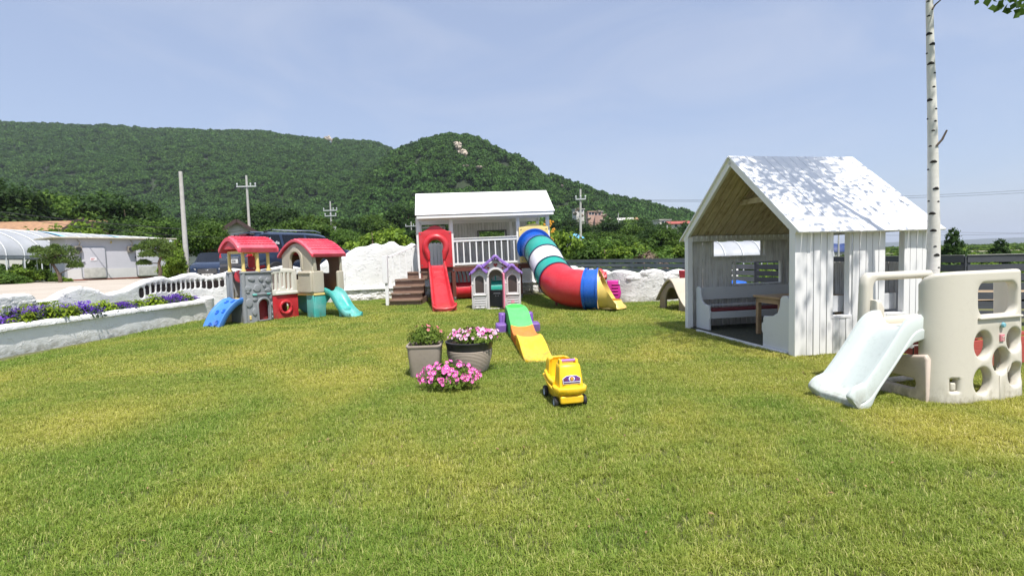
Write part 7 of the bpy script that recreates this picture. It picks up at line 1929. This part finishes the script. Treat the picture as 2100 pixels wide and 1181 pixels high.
SUV = [(0, .34, 1.06, 1.60, .93, .74), (.42, .30, 1.08, 1.66, .99, .76), (.50, .30, 1.08, 1.665, .99, .76), (1.18, .29, 1.07, 1.69, 1.0, .77), (1.27, .29, 1.07, 1.69, 1.0, .77), (2.10, .29, 1.05, 1.70, 1.0, .77), (2.19, .29, 1.05, 1.70, 1.0, .77), (2.75, .29, 1.04, 1.67, 1.0, .76), (3.05, .29, 1.04, 1.60, 1.0, .74), (3.80, .29, 1.03, 1.10, .98, .80), (4.35, .30, .94, 1.02, .96, .78), (4.66, .30, .80, .86, .90, .70), (4.77, .32, .66, .70, .82, .6)]
gl = {(0, 3), (1, 3) if False else (2, 3), (2, 3), (4, 3), (6, 3), (7, 3), ('rear', 3), (8, 3), (8, 4), (8, 5)}
gl.discard((0, 3))
SV, rws = car('parked_car', 'dark blue estate-style SUV with roof rails parked behind the plastic castle', (-9.05, 16.25, .80), R(57), 4.77, 1.90, SUV, M_navy, gl, [.05, 0, .0, .05, .34, .42, .44], [0, .02, .02, -.02, -.05, -.06, -.06])
# paint band along roof edge beyond, rails, lamps, plates, lettering
for sy in (-1, 1):
    mb = MB(); mb.tube([(.75, sy * .66, 1.67), (.95, sy * .66, 1.74), (2.6, sy * .66, 1.75), (2.85, sy * .65, 1.68)], [.02, .022, .022, .02], 8); rl = mb.build('roof_rail', M_chrome if sy < 0 else M_chrome, SV)
    mb = MB(); mb.tube([(.70, sy * .66, 1.66), (.98, sy * .66, 1.745)], [.03, .03], 8); mb.build('rail_foot', M_black, rl)
    mb = MB(); mb.add([(.02, sy * .60, .86), (.0, sy * .86, .86), (.30, sy * .955, .88), (.28, sy * .95, 1.03), (.05, sy * .87, 1.03), (.07, sy * .62, 1.0)], [tuple(range(6))]); mb.v = [(a - .012, b_ + sy * .012, c) for a, b_, c in mb.v]; mb.build('tail_lamp', M_lampr, SV, smooth=None)
    mb = MB(); mb.box(1.9, 2.1, min(sy * .95, sy * 1.12), max(sy * .95, sy * 1.12), 1.02, 1.16); mb.build('wing_mirror', M_navy, SV, bevel=.03)
    for x in (.95, 1.85): mb = MB(); mb.box(x + .15, x + .38, min(sy * .945, sy * .975), max(sy * .945, sy * .975), .93, .955); mb.build('door_handle', M_navy, SV, bevel=.005)
    mb = MB(); mb.tube([(.50, sy * .918, 1.085), (1.5, sy * .925, 1.075), (2.9, sy * .92, 1.055)], .012, 6); mb.build('window_strip', M_chrome, SV)
mb = MB(); mb.box(.36, .44, -.22, .22, 1.585, 1.615); mb.build('brake_lamp', M_lampr, SV)
mb = MB(); mb.box(.30, .62, -.66, .66, 1.615, 1.645); mb.build('spoiler', M_navy, SV, bevel=.01)
mb = MB(); mb.box(-.035, -.01, -.30, .30, .66, .80); npl = mb.build('number_plate', M_plate, SV)
mb = MB(); mb.text('52 5226', .12, T(-.038, 0, .73, -PI / 2), .002, wmax=.5); mb.build('plate_digits', M_black, npl)
mb = MB(); mb.box(-.03, 0, -.36, .36, .84, .87); mb.build('chrome_strip', M_chrome, SV)
mb = MB(); mb.box(-.06, .04, -.80, .80, .34, .56); mb.build('rear_bumper', M_black, SV, bevel=.03)
# lettering on the rear side window (side facing the lawn is -y)
mb = MB()
tilt = math.atan2(.917 - .73, .52)
for body_, sz, x, z, sh_ in (('House of', .075, .70, 1.46, .25), ('Of Helia', .15, .84, 1.31, .35)):
    Mx = Matrix.Translation((x, -(.917 - (z - 1.08) * math.tan(tilt)) - .012, z)) @ Matrix.Rotation(-tilt, 4, 'X'); mb.text(body_, sz, Mx, .001, sh_, .58)
mb.build('window_lettering', P_decw, SV)
CMP = [(0, .34, .90, 1.25, .9, .72), (.5, .30, 1.0, 1.50, .99, .75), (1.2, .29, 1.0, 1.58, 1.0, .77), (2.3, .29, .98, 1.56, 1.0, .77), (3.15, .29, .98, 1.04, .98, .82), (3.70, .30, .90, .97, .97, .80), (4.0, .31, .80, .88, .95, .78), (4.18, .33, .66, .76, .86, .70)]
c2, r2_ = car('parked_car', 'dark grey-blue car showing only its bonnet and grille left of the SUV', tuple(W(426, 553, 26) + Vector((-1.6, 3.9, -.62))), R(-68), 4.18, 1.80, CMP, M_navy, {(1, 3), (2, 3), (3, 3), (3, 4), (3, 5), (2, 3)}, [0] * 7, [.0, .02, .02, 0, -.02, -.02, -.02])
mb = MB(); mb.plate([(-.42, .42), (.42, .42), (.48, .60), (.40, .68), (-.40, .68), (-.48, .60)], [], .04, .01, T(4.20, 0, 0, PI / 2)); gr_ = mb.build('grille', M_black, c2)
mb = MB()
for k in range(5): mb.box(4.225, 4.235, -.43, .43, .45 + .045 * k, .46 + .045 * k)
mb.build('grille_bar', M_chrome, gr_)
mb = MB(); mb.plate(circle(0, .60, .085, 24, .045), [circle(0, .60, .072, 24, .034)], .02, .004, T(4.235, 0, 0, PI / 2)); mb.text('H', .085, T(4.236, 0, .60, PI / 2), .004, .35); mb.build('emblem', M_chrome, gr_)
mb = MB(); mb.box(4.23, 4.245, -.26, .26, .30, .41); pl2 = mb.build('number_plate', M_plate, c2); mb = MB(); mb.text('50 8145', .10, T(4.248, 0, .355, PI / 2), .002, wmax=.44); mb.build('plate_digits', M_black, pl2)
for sy in (-1, 1):
    mb = MB(); mb.add([(4.19, sy * .50, .60), (4.05, sy * .80, .63), (3.80, sy * .885, .70), (3.90, sy * .84, .78), (4.12, sy * .68, .72), (4.20, sy * .5, .68)], [tuple(range(6))]); mb.v = [(a + .015, b_ + sy * .02, c) for a, b_, c in mb.v]; mb.build('headlight', M_lampw, c2, smooth=None)
VAN = [(0, .3, 1.0, 1.80, .97, .86), (.2, .3, 1.05, 1.88, 1, .88), (2.6, .3, 1.05, 1.90, 1, .88), (3.3, .3, 1.02, 1.78, 1, .84), (4.0, .3, 1.0, 1.08, .98, .84), (4.5, .3, .8, .86, .9, .75)]
car('parked_van', 'white van whose roof shows over the tall wall beside the play tower', (-3.3, 25.2, .25), R(150), 4.5, 1.8, VAN, plain('white_paint', (.72, .73, .74), .3), {(3, 3), (3, 4), (3, 5), (1, 3)}, [0] * 7, [0] * 7)
# ================================================================== small far things
SB = empty('blue_shelter', W(1180, 508, 52), 0, 'small bright blue shelter beyond the trees left of the pale pole', 'shelter')
mb = MB()
for x in (-.55, .55): mb.mark(); mb.tube([(x, 0, -2.2), (x, 0, 1.0)], .06, 8)
mb.each('post', M_ins, SB); mb = MB(); mb.add([(-.9, -.5, .8), (.9, -.5, .95), (.9, .6, 1.15), (-.9, .6, 1.0), (0, 0, 1.5)], [(0, 1, 4), (1, 2, 4), (2, 3, 4), (3, 0, 4)]); mb.build('roof', plain('blue_canvas', (.10, .40, .75), .6), SB)
car('parked_car', 'distant white car parked among the trees right of the play tower', W(1172, 516, 50) + Vector((-2.5, 0, -.3)), R(-10), 4.2, 1.8, CMP, plain('white_car_paint', (.7, .7, .72), .3), {(1, 3), (2, 3), (3, 3), (3, 4), (3, 5)}, [0] * 7, [0] * 7)
for k, (u, lab) in enumerate(((1702, 'dark blue dome tent left of the pair framed by the hut window'), (1740, 'dark blue dome tent right of the pair framed by the hut window'))):
    p = W(u, 505, 78); D = empty('dome_tent', (p.x, p.y, -.1), 0, lab, 'tent', 'dark blue dome tents in the field'); mb = MB(); mb.lathe([(2.4, 0), (2.4, 1.0)], 28); mb.build('tent_wall', plain('tent_side', (.45, .44, .40), .7), D)
    mb = MB(); mb.lathe([(2.6, .95), (2.5, 1.3), (2.0, 1.8), (1.1, 2.2), (.001, 2.35)], 28); mb.build('canopy', plain('tent_blue', (.02, .045, .16), .6), D, smooth=60)
RK = empty('orange_kayak', (9.4, 13.5, .88), R(5), 'long orange-red plastic boat hull behind the rail fence seen through the hut', 'boat')
mb = MB(); mb.tube([(-1.3, 0, .12), (-.9, 0, .04), (0, 0, 0), (.9, 0, .04), (1.3, 0, .12)], [.02, .13, .2, .13, .02], 14); mb.build('hull', plastic('kayak_orange', (.75, .12, .04), .4), RK, smooth=60)
mb = MB()
for x in (-.7, .7): mb.mark(); mb.box(x - .05, x + .05, -.2, .2, -.85, -.12)
mb.each('stand', W_brown, RK)
BB = empty('plastic_drum', (5.16, 11.5, -.16), 0, 'deep blue plastic drum behind the hut far wall', 'drum')
mb = MB(); mb.lathe([(.001, 0), (.26, 0), (.29, .05), (.29, .78), (.24, .86), (.001, .90)], 24); mb.build('drum_shell', P_deep, BB, smooth=50)

mb = MB(); g = random.Random(12)
for k in range(420):
    y = g.uniform(2.3, 15) ; x = g.uniform(-1, 1) * y * .95
    if x < -7.8 or x > 9: continue
    a = g.uniform(0, 6.28); r_ = g.uniform(.008, .022); z = g.uniform(.028, .042); mb.add([(x + r_ * math.cos(a), y + r_ * math.sin(a), z), (x - .4 * r_ * math.sin(a), y + .4 * r_ * math.cos(a), z + .006), (x - r_ * math.cos(a), y - r_ * math.sin(a), z - .004), (x + .4 * r_ * math.sin(a), y - .4 * r_ * math.cos(a), z + .003)], [(0, 1, 2, 3)])
tag(mb.build('fallen_leaves', plain('dry_leaf', (.34, .22, .10), .8, var=.4, scale=2), smooth=None), 'dry birch leaves scattered over the lawn', 'leaves', kind='stuff')
# ================================================================== haze
m = bpy.data.materials.new('haze_air'); m.use_nodes = True; t = m.node_tree
for n_ in list(t.nodes):
    if n_.type == 'BSDF_PRINCIPLED': t.nodes.remove(n_)
pv = t.nodes.new('ShaderNodeVolumePrincipled'); pv.inputs['Color'].default_value = (.80, .88, 1.0, 1); pv.inputs['Density'].default_value = .00014; pv.inputs['Anisotropy'].default_value = .1
t.links.new(pv.outputs[0], t.nodes['Material Output'].inputs['Volume'])
m.cycles.homogeneous_volume = True
mb = MB(); mb.box(-14000, 14500, -3500, 9500, -3, 270)
tag(mb.build('haze', m, smooth=None), 'thin bluish summer haze over the whole valley', 'haze', kind='stuff')
